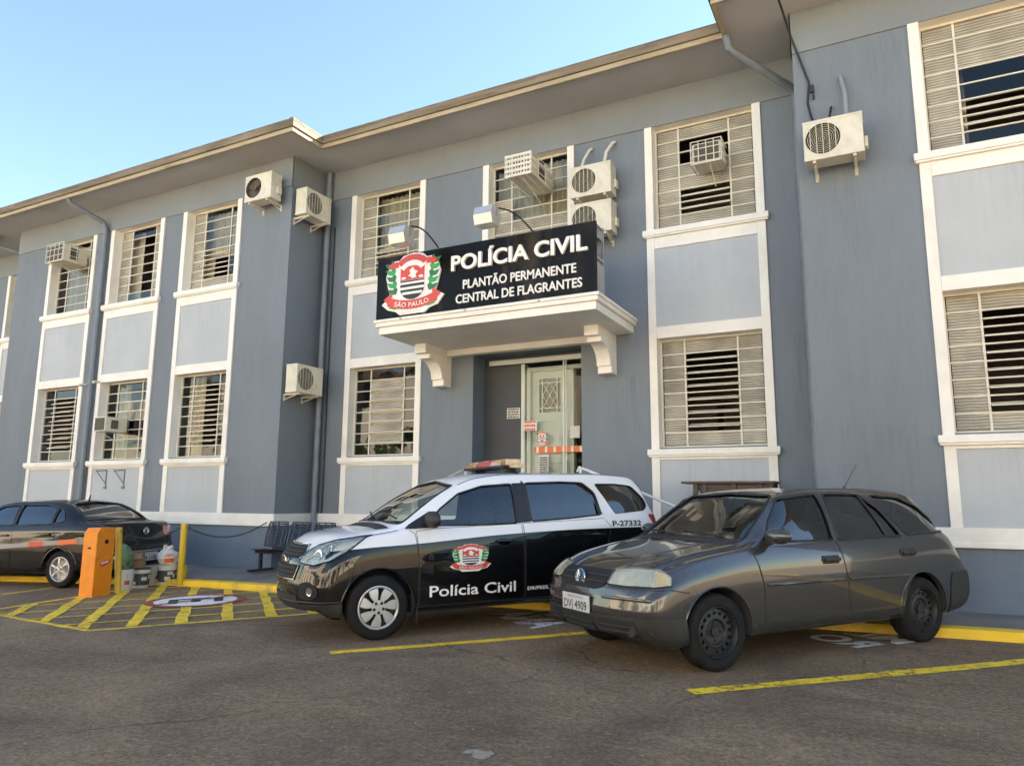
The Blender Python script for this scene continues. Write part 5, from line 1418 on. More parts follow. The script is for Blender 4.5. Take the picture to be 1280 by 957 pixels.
# ---- grey estate car (nearest)
M['indicator'] = flat('amber_clear_indicator', (.72, .56, .30), .2, .4)
PAR = dict(L=4.16, sm=2.035, sf=.80, sr=3.24, wz=.289, track=.715, zfloor=.34, fplan=.21, rplan=.12, fexp=3.0,
    fprof=[(.15, .13), (.24, .10), (.36, .045), (.47, .03), (.56, .045), (.64, .065), (.72, .095), (.80, .14)],
    rprof=[(.2, .12), (.30, .04), (.45, .0), (.58, .01), (.66, .05), (.9, .10), (1.3, .1)],
    zb=[(0, .235), (.12, .20), (.5, .21), (1.2, .235), (2.8, .235), (3.7, .23), (4.0, .26), (4.16, .33)],
    zs=[(0, .60), (.06, .655), (.28, .755), (.75, .835), (1.19, .885), (1.5, .90), (2.2, .915), (3.1, .935), (3.6, .945), (3.85, .92), (3.98, .83), (4.10, .70), (4.16, .60)],
    zr=[(0, .64), (.06, .70), (.28, .795), (.75, .875), (1.13, .925), (1.22, .96), (1.45, 1.12), (1.70, 1.29), (1.82, 1.335), (2.07, 1.358), (2.65, 1.366), (3.16, 1.346), (3.45, 1.312), (3.60, 1.215), (3.80, 1.02), (3.92, .94), (4.02, .85), (4.10, .74), (4.16, .63)],
    zt=[(0, .67), (.06, .735), (.28, .83), (.75, .915), (1.02, .95), (1.10, .965), (1.35, 1.115), (1.62, 1.285), (1.74, 1.35), (1.9, 1.378), (2.3, 1.40), (2.7, 1.40), (3.2, 1.378), (3.55, 1.34), (3.66, 1.30), (3.80, 1.10), (3.93, .965), (4.03, .87), (4.10, .76), (4.16, .65)],
    wm=[(0, .76), (.15, .795), (.4, .812), (.9, .822), (2, .825), (3.2, .82), (3.8, .80), (4.05, .775), (4.16, .74)],
    wb=[(0, .70), (.15, .745), (.4, .765), (.9, .778), (1.5, .785), (3.2, .780), (3.7, .765), (4.0, .74), (4.16, .70)],
    wr=[(0, .60), (.15, .64), (.4, .66), (.9, .69), (1.15, .70), (1.3, .69), (1.70, .615), (1.9, .60), (2.6, .60), (3.2, .605), (3.5, .61), (3.8, .655), (4.0, .665), (4.16, .62)],
    ws=(.85, 2.1), rs=(3.3, 4.3))
car = Car(PAR, 'estate_car', 'dark grey dusty estate car with black steel wheels parked nearest the camera', place_car((-1.235, 5.870), 36.0, .80, .81, PAR), 36.0)
set_ground(car)
W_F = [(1.37, .945), (1.50, 1.11), (1.69, 1.295), (2.16, 1.335), (2.16, .945)]
W_R = [(2.21, .945), (2.245, 1.337), (2.69, 1.332), (2.87, 1.20), (3.05, .958)]
W_C = [(2.85, 1.322), (3.24, 1.298), (3.45, 1.215), (3.76, .978), (3.14, .960), (2.99, 1.12)]
WS = [(-.675, .955), (-.60, 1.19), (-.52, 1.325), (0, 1.347), (.52, 1.325), (.60, 1.19), (.675, .955), (.3, .975), (-.3, .975)]
RS = [(-.56, 1.0), (-.50, 1.24), (.50, 1.24), (.56, 1.0)]
car.build_body([W_F, W_R, W_C], WS, RS, M['greypaint'], 1.22, 3.98, .335)
rt_ = car.root
for poly in (W_F, W_R, W_C):
    car.pane('window', [(s, .7, z) for s, z in poly], Y_, M['carglass'] if poly is W_F else M['darkcarglass'])
    car.line('window_seal', [(s, .7, z) for s, z in poly], Y_, M['trim'], .010, .0, closed=True)
car.line('window_divider', [(2.70, .7, 1.33), (2.86, .7, .95)], Y_, M['trim'], .013, -.004)
car.pane('windscreen', [(1.2, y, z) for y, z in WS], (-1, 0, 0), M['carglass'], mirror=False)
car.line('screen_seal', [(1.2, y, z) for y, z in WS], (-1, 0, 0), M['trim'], .011, closed=True, mirror=False)
car.pane('tailgate_window', [(3.8, y, z) for y, z in RS], (1, 0, 0), M['darkcarglass'], mirror=False)
# doors
D_F = [(1.275, .82, .335), (1.285, .82, .60), (1.24, .8, .76), (1.19, .8, .905), (2.165, .8, .925), (2.225, .8, .70), (2.235, .82, .335)]
D_R = [(2.25, .82, .335), (2.25, .82, .62), (2.185, .8, .925), (3.055, .8, .940), (3.17, .8, .90), (3.205, .8, .78), (3.17, .8, .66), (3.02, .82, .50), (2.95, .82, .335)]
df_ = car.panel('door', D_F, Y_, M['greypaint'], .0035, .05, smooth=1, r=.06, rim=.01); dr_ = car.panel('door', D_R, Y_, M['greypaint'], .0035, .05, smooth=1, r=.06, rim=.01)
car.line('door_gap', D_F + D_F[:1], Y_, M['trim'], .0035, .001); car.line('door_gap', D_R + D_R[:1], Y_, M['trim'], .0035, .001)
for dd, s, z in ((df_, 2.05, .785), (dr_, 3.06, .805)):
    for k, sd_ in ((0, 1), (1, -1)):
        loc, n = car.hit(car.P(s, .8, z), Y_)
        mb = MB(); mb.box(loc.x - .10, loc.x + .10, sd_ * (loc.y - .004), sd_ * (loc.y + .012), z - .035, z + .035, .010); mb.box(loc.x - .10, loc.x + .085, sd_ * (loc.y + .012), sd_ * (loc.y + .034), z - .012, z + .016, .008)
        mb.build('handle', M['black'], dd[k], smooth=40)
# rub strip and sill
for a, b in (((1.31, .82, .615), (2.21, .82, .615)), ((2.27, .82, .615), (3.08, .82, .612))):
    car.line('rub_strip', [a, b], Y_, M['greypaint'], .013, .004)
car.panel('sill', [(1.19, .8, .245), (1.19, .8, .325), (2.96, .8, .325), (2.96, .8, .245)], Y_, M['bumperplastic'], .004, .05, smooth=0, rim=.02)
# bumpers
car.panel('bumper', [(.52, .8, .20), (.48, .8, .425), (.0, .82, .425), (.0, .82, .16)], Y_, M['bumperplastic'], .006, .03, smooth=0, rim=.0)
bf = car.panel('bumper', [(0, -.80, .16), (0, -.80, .425), (0, .80, .425), (0, .80, .16)], (-1, 0, 0), M['bumperplastic'], .006, .03, smooth=0, rim=0, mirror=False)[0]
car.panel('bumper', [(3.62, .8, .235), (3.66, .8, .50), (3.70, .8, .60), (4.16, .8, .60), (4.16, .8, .20)], Y_, M['bumperplastic'], .006, .03, smooth=0, rim=0)
car.panel('bumper', [(4.16, -.72, .25), (4.16, -.74, .58), (4.16, .74, .58), (4.16, .72, .25)], (1, 0, 0), M['bumperplastic'], .006, .04, smooth=0, rim=0, mirror=False)
for y0, y1, z0, z1 in ((-.22, .22, .225, .395), (.28, .64, .235, .400), (-.64, -.28, .235, .400)):
    gp_ = car.panel('air_intake', [(0, y0, z0), (0, y0, z1), (0, y1, z1), (0, y1, z0)], (-1, 0, 0), M['dark'], .010, .03, smooth=1, r=.12, rim=0, mirror=False, parent=bf)[0]
    for k in range(1, 4):
        z = z0 + (z1 - z0) * k / 4; car.line('intake_bar', [(0, y0 + .01, z), (0, y1 - .01, z)], (-1, 0, 0), M['bumperplastic'], .005, .014, mirror=False, parent=gp_)
for sd_ in (1, -1):
    loc, n = car.hit(car.P(0, sd_ * .585, .325), (-1, 0, 0)); mb = MB(); mb.lathe([(.048, loc.x - .02), (.046, loc.x + .012), (.001, loc.x + .016)], 24, 'X', (0, sd_ * .585, .325)); mb.build('fog_lamp_cover', M['bumperplastic'], bf, smooth=35)
# crease and seams in the painted bumper
car.line('bumper_crease', [(0, .33, .555), (0, .55, .555), (0, .74, .55)], (-1, 0, 0), M['greypaint'], .014, .0)
car.line('bumper_seam', [(0, .38, .632), (0, .60, .63), (.0, .77, .625)], (-1, 0, 0), M['trim'], .004, .001); car.line('bumper_seam', [(.36, .8, .63), (.52, .8, .60)], Y_, M['trim'], .004, .001)
# grille
G_ = [(0, -.33, .625), (0, -.37, .745), (0, .37, .745), (0, .33, .625), (0, .22, .60), (0, -.22, .60)]
gr = car.panel('grille', G_, (-1, 0, 0), M['dark'], .006, .03, smooth=1, r=.15, rim=.0, mirror=False)[0]
for z in (.655, .698): car.line('grille_bar', [(0, -.34, z), (0, .34, z)], (-1, 0, 0), M['bumperplastic'], .0075, .012, mirror=False, parent=gr)
for k in (): car.line('grille_rib', [(0, k * .04, .615), (0, k * .04, .742)], (-1, 0, 0), M['black'], .003, .010, mirror=False, parent=gr) if k % 2 else None
vw_like_badge(car, 0, 0, .672, .072, M['bluebadge'], M['chrome'], gr)
number_plate(car, 0, 0, .478, 'DVJ 4909')
# head lamps (hazed) and repeaters
HD = Vector((-1, -.75, 0)).normalized()
hl = [(.06, .385, .648), (.08, .43, .752), (.15, .60, .768), (.28, .745, .755), (.36, .79, .715), (.37, .79, .655), (.25, .75, .645), (.10, .55, .643)]
lampz = car.panel('headlight', hl, HD, M['lampbowl'], .006, .02, smooth=1, r=.05, rim=.0, relax=1)
car.panel('headlight_lens', hl, HD, M['hazed'], .018, .02, smooth=1, r=.05, rim=.018, relax=2)
car.panel('indicator', [(.275, .725, .655), (.26, .715, .745), (.33, .775, .732), (.345, .78, .662)], HD, M['indicator'], .012, .02, smooth=1, r=.04, rim=.0)
car.line('lamp_divider', [(.25, .70, .650), (.235, .69, .752)], HD, M['lampbowl'], .006, .012)
car.line('headlight_seal', hl + hl[:1], HD, M['trim'], .006, .004)
# bonnet, tailgate seams
car.line('bonnet_gap', [(.17, .56, .80), (.5, .645, .85), (.8, .672, .88), (1.13, .69, .92)], (0, 0, -1), M['trim'], .0045, .0)
car.line('bonnet_gap', [(.08, -.5, .75), (.035, -.3, .75), (.02, 0, .75), (.035, .3, .75), (.08, .5, .75), (.17, .56, .80)], (0, 0, -1), M['trim'], .0045, .0, mirror=False)
car.line('bonnet_rib', [(.10, .36, .78), (.5, .42, .85), (1.05, .50, .95)], (0, 0, -1), M['greypaint'], .010, -.003)
car.line('fender_gap', [(1.17, .74, .91), (1.21, .78, .84), (1.275, .8, .62), (1.27, .8, .34)], Y_, M['trim'], .0035, .0)
# rear lamps
car.panel('tail_light', [(3.83, .72, .93), (3.98, .7, .91), (4.16, .68, .86), (4.16, .7, .62), (4.03, .76, .62), (3.93, .78, .80)], Vector((.55, -1, 0)), M['taillamp'], .008, .03, smooth=1, r=.12)
car.line('quarter_seam', [(3.72, .8, .605), (4.05, .78, .60)], Y_, M['trim'], .004, .001)
# wipers, mirrors, aerial, roof gutters, fuel flap
for y0, y1 in ((.52, .02), (-.05, -.52)):
    a = car.hit(car.P(1.1, y0, .985), (-1, 0, 0))[0]; b = car.hit(car.P(1.1, y1, 1.0), (-1, 0, 0))[0]
    mb = MB(); mb.tube([a + Vector((.03, 0, .0)), (a + b) / 2 + Vector((.035, 0, .02)), b + Vector((.025, 0, .015))], .008, 6); mb.build('wiper', M['black'], rt_)
car.panel('scuttle', [(1.02, -.62, .96), (1.15, -.66, .97), (1.15, .66, .97), (1.02, .62, .96)], (0, 0, -1), M['black'], .003, .05, smooth=0, rim=0, mirror=False)
car.mirror_unit(1.40, 1.0, M['greypaint'], .80, .23, .13)
mb = MB(); p = car.P(3.30, .0, 1.372); mb.lathe([(.022, 0), (.012, .03), (.004, .05)], 12, 'Z', p); mb.tube([p + Vector((0, 0, .03)), p + Vector((-.22, 0, .28))], .0035, 6); mb.build('aerial', M['black'], rt_)
car.line('roof_channel', [(1.75, .55, 1.36), (2.2, .52, 1.38), (2.8, .52, 1.38), (3.45, .53, 1.33)], (0, 0, -1), M['trim'], .006, .0)
for s in (.80, 3.24):
    for sd_ in (1, -1):
        # wheel-arch lip
        mb = MB(); pts = []
        for k in range(25):
            a = math.radians(-8 + 196 * k / 24); q = car.P(s - .338 * math.cos(a), .8, PAR['wz'] + .005 + .338 * math.sin(a)); loc, n = car.hit(q, Y_); pts.append((loc.x, sd_ * (loc.y - .002), loc.z))
        mb.tube(pts, .009, 6); mb.build('wheel_arch', M['greypaint'] if True else None, rt_, smooth=60)
        car.wheel(s, sd_, 'steel', .289, .185)
car.seats((2.02,), .52); car.seats((2.95,), .54, (-.38, 0, .38)); car.dash(1.36, .90); car.underside()
# ---- black and white police people carrier
SPN = dict(L=4.36, sm=2.15, sf=.84, sr=3.46, wz=.302, track=.755, zfloor=.38, fplan=.26, rplan=.07, fexp=2.3,
    fprof=[(.15, .19), (.24, .14), (.36, .08), (.50, .07), (.62, .085), (.75, .11), (.88, .16), (1.0, .20)],
    rprof=[(.2, .06), (.35, -.02), (.5, -.04), (.7, -.03), (1.1, -.01), (1.6, .05)],
    zb=[(0, .24), (.12, .21), (.5, .21), (1.2, .225), (2.9, .235), (3.9, .25), (4.2, .28), (4.36, .34)],
    zs=[(0, .68), (.08, .78), (.30, .88), (.55, .93), (.85, .965), (1.2, 1.00), (2.3, 1.04), (3.4, 1.095), (4.0, 1.12), (4.2, 1.08), (4.30, .95), (4.36, .78)],
    zr=[(0, .73), (.08, .83), (.30, .93), (.55, .965), (.85, .995), (1.02, 1.02), (1.13, 1.075), (1.45, 1.285), (1.75, 1.445), (1.97, 1.522), (2.5, 1.566), (3.35, 1.572), (3.95, 1.55), (4.10, 1.485), (4.20, 1.32), (4.29, 1.16), (4.33, 1.0), (4.36, .82)],
    zt=[(0, .77), (.08, .88), (.30, .985), (.60, 1.015), (.88, 1.048), (.98, 1.075), (1.25, 1.255), (1.65, 1.475), (1.85, 1.555), (2.1, 1.598), (2.6, 1.622), (3.3, 1.625), (3.9, 1.595), (4.12, 1.55), (4.2, 1.42), (4.29, 1.2), (4.33, 1.03), (4.36, .84)],
    wm=[(0, .80), (.15, .835), (.4, .852), (.9, .865), (2, .868), (3.3, .868), (3.9, .862), (4.2, .845), (4.36, .80)],
    wb=[(0, .72), (.15, .77), (.4, .80), (.9, .82), (1.5, .825), (3.2, .832), (3.8, .824), (4.15, .80), (4.36, .76)],
    wr=[(0, .62), (.15, .67), (.4, .70), (.85, .725), (1.1, .725), (1.45, .69), (1.75, .645), (2.0, .62), (2.6, .65), (3.4, .66), (4.0, .655), (4.2, .68), (4.36, .69)],
    ws=(.7, 2.2), rs=(3.6, 4.5))
car = Car(SPN, 'police_car', 'black and white police people carrier with a roof light bar parked before the entrance', place_car((-4.389, 5.780), 35.2, .84, .86, SPN), 35.2)
set_ground(car); rt_ = car.root
W_F = [(1.40, 1.055), (1.47, 1.20), (1.72, 1.37), (2.0, 1.45), (2.35, 1.475), (2.35, 1.06), (1.8, 1.05)]
W_R = [(2.52, 1.075), (2.51, 1.484), (2.95, 1.498), (3.25, 1.49), (3.38, 1.38), (3.43, 1.135), (3.0, 1.10)]
W_Q = [(3.41, 1.48), (3.7, 1.48), (3.93, 1.458), (4.09, 1.30), (4.11, 1.22), (4.05, 1.172), (3.62, 1.14)]
WS = [(-.69, 1.07), (-.64, 1.27), (-.57, 1.46), (0, 1.515), (.57, 1.46), (.64, 1.27), (.69, 1.07), (.3, 1.09), (-.3, 1.09)]
RS = [(-.58, 1.16), (-.52, 1.47), (.52, 1.47), (.58, 1.16)]
car.build_body([W_F, W_R, W_Q], WS, RS, M['livery'], 1.12, 4.16, .358)
for poly in (W_F, W_R, W_Q):
    car.pane('window', [(s, .7, z) for s, z in poly], Y_, M['carglass'] if poly is W_F else M['darkcarglass'])
    car.line('window_seal', [(s, .7, z) for s, z in poly], Y_, M['trim'], .010 if poly is not W_Q else .004, .0, closed=True)
# black pillar covers and the mirror corner
car.panel('pillar_cover', [(2.355, .7, 1.06), (2.355, .7, 1.48), (2.505, .7, 1.488), (2.515, .7, 1.07)], Y_, M['trim'], .004, .05, smooth=0, rim=0)
car.panel('mirror_corner', [(1.10, .8, 1.02), (1.385, .8, 1.19), (1.405, .8, 1.05), (1.40, .8, 1.03)], Y_, M['trim'], .014, .04, smooth=0, rim=0)
car.panel('window_corner', [(3.38, .7, 1.13), (3.365, .7, 1.30), (3.445, .7, 1.14)], Y_, M['trim'], .004, .04, smooth=0, rim=0)
car.pane('windscreen', [(1.1, y, z) for y, z in WS], (-1, 0, 0), M['carglass'], mirror=False)
car.line('screen_seal', [(1.1, y, z) for y, z in WS], (-1, 0, 0), M['trim'], .010, closed=True, mirror=False)
car.pane('tailgate_window', [(4.2, y, z) for y, z in RS], (1, 0, 0), M['darkcarglass'], mirror=False)
car.panel('tailgate_edge', [(4.02, .66, 1.505), (4.06, .66, 1.50), (4.285, .74, 1.18), (4.24, .74, 1.18)], Vector((.25, -1, 0)), M['trim'], .004, .04, smooth=0, rim=0)
D_F = [(1.24, .86, .29), (1.245, .86, .60), (1.225, .85, .85), (1.215, .83, 1.0), (1.4, .83, 1.022), (2.39, .83, 1.052), (2.405, .85, .80), (2.40, .86, .29)]
D_R = [(2.42, .86, .29), (2.425, .86, .80), (2.41, .83, 1.055), (3.45, .83, 1.09), (3.53, .83, 1.0), (3.47, .85, .78), (3.28, .86, .68), (3.13, .86, .50), (3.08, .86, .29)]
dF = car.panel('door', D_F, Y_, M['livery'], .0035, .05, smooth=1, r=.05, rim=.01); dR = car.panel('door', D_R, Y_, M['livery'], .0035, .05, smooth=1, r=.05, rim=.01)
car.line('door_gap', D_F + D_F[:1], Y_, M['trim'], .0035, .0015); car.line('door_gap', D_R + D_R[:1], Y_, M['trim'], .0035, .0015)
for dd, s, z in ((dF, 2.17, .872), (dR, 3.33, .905)):
    for k, sd_ in ((0, 1), (1, -1)):
        loc, n = car.hit(car.P(s, .8, z), Y_)
        mb = MB(); mb.sphere((loc.x, sd_ * (loc.y - .01), z), .10, .022, .042, 20); mb.box(loc.x - .105, loc.x + .095, sd_ * (loc.y + .014), sd_ * (loc.y + .038), z - .002, z + .024, .010)
        mb.build('handle', M['blackpaint'], dd[k], smooth=40)
car.panel('sill', [(1.2, .8, .235), (1.2, .8, .285), (3.1, .8, .285), (3.1, .8, .235)], Y_, M['black'], .004, .05, smooth=0, rim=.02)
# nose: grille, intake, lamps, fog lamps, badge
F_ = (-1, 0, 0)
gu = car.panel('grille', [(0, -.48, .80), (0, -.40, .875), (0, .40, .875), (0, .48, .80), (0, .42, .76), (0, -.42, .76)], F_, M['dark'], .008, .03, smooth=1, r=.12, rim=0, mirror=False)[0]
gl_ = car.panel('grille', [(0, -.40, .56), (0, -.45, .70), (0, .45, .70), (0, .40, .56)], F_, M['dark'], .008, .03, smooth=1, r=.12, rim=0, mirror=False)[0]
for z in (.785, .815, .85): car.line('grille_bar', [(0, -.41, z), (0, .41, z)], F_, M['bumperplastic'], .007, .012, mirror=False, parent=gu)
for z in (.585, .625, .665): car.line('grille_bar', [(0, -.40, z), (0, .40, z)], F_, M['bumperplastic'], .007, .012, mirror=False, parent=gl_)
car.line('grille_frame', [(0, -.40, .885), (0, .40, .885), (0, .48, .80), (0, .42, .755)], F_, M['chrome'], .008, .008, mirror=False)
car.line('grille_frame', [(0, .45, .70), (0, .40, .56), (0, -.40, .56)], F_, M['chrome'], .006, .008, mirror=False)
xx = car.hit(car.P(0, 0, .735), F_)[0].x
mb = MB(); mb.prism([(-.10, .715), (-.035, .715), (-.03, .70), (.03, .70), (.035, .715), (.10, .715), (.10, .755), (.035, .755), (.03, .77), (-.03, .77), (-.035, .755), (-.10, .755)], 'X', xx + .002, xx + .016); mb.build('badge', M['chrome'], rt_)
car.panel('air_intake', [(0, -.50, .27), (0, -.46, .42), (0, .46, .42), (0, .50, .27)], F_, M['black'], .006, .04, smooth=1, r=.12, rim=0, mirror=False)
HD = Vector((-1, -.9, 0)).normalized()
hl = [(.10, .50, .72), (.13, .52, .80), (.24, .63, .885), (.42, .73, .935), (.74, .79, .972), (.66, .82, .925), (.52, .83, .83), (.36, .80, .745), (.20, .70, .70)]
car.panel('headlight', hl, HD, M['lampbowl'], .005, .025, smooth=1, r=.15, rim=.0, relax=8)
lz = car.panel('headlight_lens', hl, HD, M['lens'], .018, .025, smooth=1, r=.15, rim=.016, relax=8)
for sd_ in (1, -1):
    for (s, y, z, R) in ((.24, .69, .79, .060), (.34, .74, .845, .045)):
        loc, n = car.hit(car.P(s, y, z), HD); n = (n + Vector((.6, 0, 0))).normalized()
        rot = n.to_track_quat('Z', 'Y').to_matrix().to_4x4()
        mb = MB(); mb.lathe([(R, .004), (R * .92, .010), (R * .5, -.0 + .006), (.001, .006)], 24, 'Z'); mb.xf(Matrix.Translation(loc) @ rot)
        for v in mb.bm.verts: v.co.y *= sd_
        mb.build('lamp_bowl', M['chrome'], lz[0 if sd_ > 0 else 1], smooth=35)
car.line('headlight_seal', hl + hl[:1], HD, M['trim'], .007, .006)
fg = car.panel('fog_lamp_recess', [(.10, .56, .40), (.10, .56, .53), (.14, .68, .555), (.24, .77, .50), (.24, .77, .42), (.16, .70, .385)], HD, M['dark'], .007, .03, smooth=1, r=.12, rim=0)
for sd_ in (1, -1):
    loc, n = car.hit(car.P(.17, .70, .465), HD); rot = n.to_track_quat('Z', 'Y').to_matrix().to_4x4()
    mb = MB(); mb.lathe([(.040, .004), (.038, .012), (.03, .010), (.001, .012)], 24, 'Z'); mb.xf(Matrix.Translation(loc) @ rot)
    for v in mb.bm.verts: v.co.y *= sd_
    mb.build('fog_lamp', M['chrome'], fg[0 if sd_ > 0 else 1], smooth=35)
car.line('bumper_lip', [(0, .2, .36), (.0, .60, .36), (.12, .78, .365), (.3, .84, .37), (.46, .855, .375)], HD, M['trim'], .007, .003)
car.panel('lower_bumper', [(.0, .40, .245), (.0, .40, .34), (.04, .6, .345), (.30, .84, .355), (.47, .86, .36), (.47, .85, .235), (.2, .8, .235)], HD, M['bumperplastic'], .005, .04, smooth=0, rim=0)
car.line('bonnet_gap', [(.10, .42, .87), (.28, .60, .93), (.55, .70, .98), (.85, .735, 1.02), (1.05, .74, 1.04)], (0, 0, -1), M['trim'], .0045, 0)
car.line('fender_gap', [(1.12, .78, 1.03), (1.20, .82, .98), (1.235, .85, .70), (1.235, .86, .3)], Y_, M['trim'], .0035, 0)
car.line('wing_seam', [(.52, .84, .83), (.60, .85, .70), (.55, .86, .55), (.50, .86, .40)], Y_, M['trim'], .0035, 0)
car.line('bumper_seam', [(.46, .84, .79), (.53, .85, .72), (.56, .85, .62)], Y_, M['trim'], .0035, 0)
car.panel('scuttle', [(.86, -.62, 1.1), (.98, -.67, 1.1), (.98, .67, 1.1), (.86, .62, 1.1)], (0, 0, -1), M['black'], .003, .05, smooth=0, rim=0, mirror=False)
for y0, y1 in ((.58, .02), (-.10, -.55)):
    a = car.hit(car.P(1.0, y0, 1.125), F_)[0]; b = car.hit(car.P(1.0, y1, 1.17), F_)[0]
    mb = MB(); mb.tube([a + Vector((.03, 0, 0)), (a + b) / 2 + Vector((.035, 0, .02)), b + Vector((.025, 0, .01))], .009, 6); mb.build('wiper', M['black'], rt_)
car.panel('tail_light', [(4.08, .75, 1.13), (4.25, .72, 1.12), (4.36, .70, .95), (4.36, .72, .80), (4.2, .80, .82)], Vector((.6, -1, 0)), M['taillamp'], .006, .03, smooth=1, r=.12)
car.panel('bumper', [(4.36, -.74, .32), (4.36, -.76, .62), (4.36, .76, .62), (4.36, .74, .32)], (1, 0, 0), M['bumperplastic'], .006, .05, smooth=0, rim=0, mirror=False)
car.line('roof_seam', [(1.75, .60, 1.46), (2.1, .575, 1.53), (2.8, .565, 1.56), (3.6, .56, 1.56), (4.05, .55, 1.53)], (0, 0, -1), M['trim'], .006, -.001)
car.mirror_unit(1.36, 1.115, M['bumperplastic'], .835, .28, .165)
# writing and crest on the front doors
def side_text(body, s0, s1, z0, h, mat, name, bold=.03, off=.005, par=None, shear=0., both=True):
    for sd_ in ((1, -1) if both else (1,)):
        me = text_mesh(body, h, bold=bold, width=abs(s1 - s0), shear=shear, res=3)
        b = bmesh.new(); b.from_mesh(me); 
        for v in b.verts:
            # reads left to right seen from either side
            s = s0 + v.co.x if sd_ > 0 else s1 - v.co.x
            loc, n = car.hit(car.P(s, .86, z0 + v.co.z), Y_); q = loc + n * off; v.co = (q.x, q.y * sd_, q.z)
        b.to_mesh(me); b.free(); link(name, me, mat, par[0 if sd_ > 0 else 1] if par else rt_)
side_text('Polícia Civil', 1.345, 2.30, .368, .105, M['cwhite'], 'door_lettering', .014, .0055, dF)
side_text('DR/PRES.', 2.44, 2.70, .372, .034, M['cwhite'], 'door_lettering', .03, .0055, dR)
side_text('P-27332', 3.555, 3.965, 1.0, .062, M['plateink'], 'unit_number', .03, .004)
for k, sd_ in ((0, 1), (1, -1)):
    def fc(c_, sd_=sd_):
        s = 1.785 + c_.x * .46 * sd_; z = .725 + c_.z * .285
        loc, n = car.hit(car.P(s, .86, z), Y_); q = loc + n * (.005 - c_.y * .25); return Vector((q.x, q.y * sd_, q.z))
    place_crest(dF[k], fc, 'door_crest')
# mud flap, arches, wheels
for s in (.84, 3.46):
    for sd_ in (1, -1):
        mb = MB(); pts = []
        for k in range(25):
            a = math.radians(-8 + 196 * k / 24); q = car.P(s - .362 * math.cos(a), .86, SPN['wz'] + .005 + .362 * math.sin(a)); loc, n = car.hit(q, Y_); pts.append((loc.x, sd_ * (loc.y - .002), loc.z))
        mb.tube(pts, .008, 6); mb.build('wheel_arch', M['blackpaint'], rt_, smooth=60)
        p = car.P(s + .385, sd_ * .79, .15); mb = MB(); mb.box(p.x - .006, p.x + .006, p.y - .07, p.y + .07, .13, .42, .004); mb.build('mud_flap', M['bumperplastic'], rt_)
        car.wheel(s, sd_, 'cover', .302, .19)
car.seats((2.12,), .60); car.seats((2.95,), .62, (-.40, 0, .40)); car.dash(1.22, 1.03, .70); car.underside()
# light bar
M['amberlens'] = mk('aged_lamp_lens', (.52, .36, .20), .25, var=.35, scale=18, coat=1, stretch=(1, 4, 1)); M['redlens'] = flat('red_lens', (.5, .03, .02), .2, coat=1)
zt_ = car.hit(car.P(2.46, 0, 1.6), (0, 0, -1))[0].z - .015
bar = bpy.data.objects.new('x', None); bpy.data.objects.remove(bar)
mb = MB(); p = car.P(2.46, 0, 0); mb.box(p.x - .15, p.x + .15, -.52, .52, zt_ + .055, zt_ + .085, .012); lb = mb.build('light_bar', M['black'], rt_)
def hump(y0, y1, mat, name, dz):
    mb = MB(); n = 12; ws_ = []
    pr = [(.135, 0), (.13, .035), (.10, .068), (0, .078), (-.10, .068), (-.13, .035), (-.135, 0)]
    for k in range(n + 1):
        y = y0 + (y1 - y0) * k / n; sc = 1 - .35 * (abs(y) / .55) ** 3
        ws_.append([mb.bm.verts.new((p.x + a * sc - .05 * (abs(y) / .55) ** 2, y, zt_ + .0855 + b * sc - .03 * (abs(y) / .55) ** 2 + dz)) for a, b in pr])
    for A_, B_ in zip(ws_, ws_[1:]):
        for k in range(len(pr) - 1): mb._f([A_[k], A_[k + 1], B_[k + 1], B_[k]])
    mb._f(ws_[0]); mb._f(ws_[-1][::-1])
    for k in range(6):
        y = y0 + (y1 - y0) * (k + .5) / 6; mb.box(p.x - .10, p.x + .10, y - .004, y + .004, zt_ + .087, zt_ + .15 + dz)
    mb.build(name, mat, lb, smooth=50)
hump(-.56, -.20, M['amberlens'], 'light_bar_lens', 0); hump(-.195, .195, M['redlens'], 'light_bar_lens', 0); hump(.20, .56, M['amberlens'], 'light_bar_lens', 0)
for sd_ in (1, -1):
    y = sd_ * .40; zt2 = car.hit(car.P(2.46, abs(y), 1.6), (0, 0, -1))[0].z
    mb = MB(); mb.box(p.x - .07, p.x + .07, y - .06, y + .06, zt2 - .004, zt_ + .056, .006); 
    q = car.hit(car.P(2.46, .56, 1.55), (0, 0, -1))[0]; q2 = car.hit(car.P(2.46, .612, 1.5), Y_)[0]
    mb.tube([(p.x - .02, y, zt_ + .05), (q.x - .02, sd_ * q.y, q.z + .012), (q2.x - .02, sd_ * (q2.y + .004), q2.z - .02)], .018, 6); mb.build('light_bar_foot', M['black'], lb)

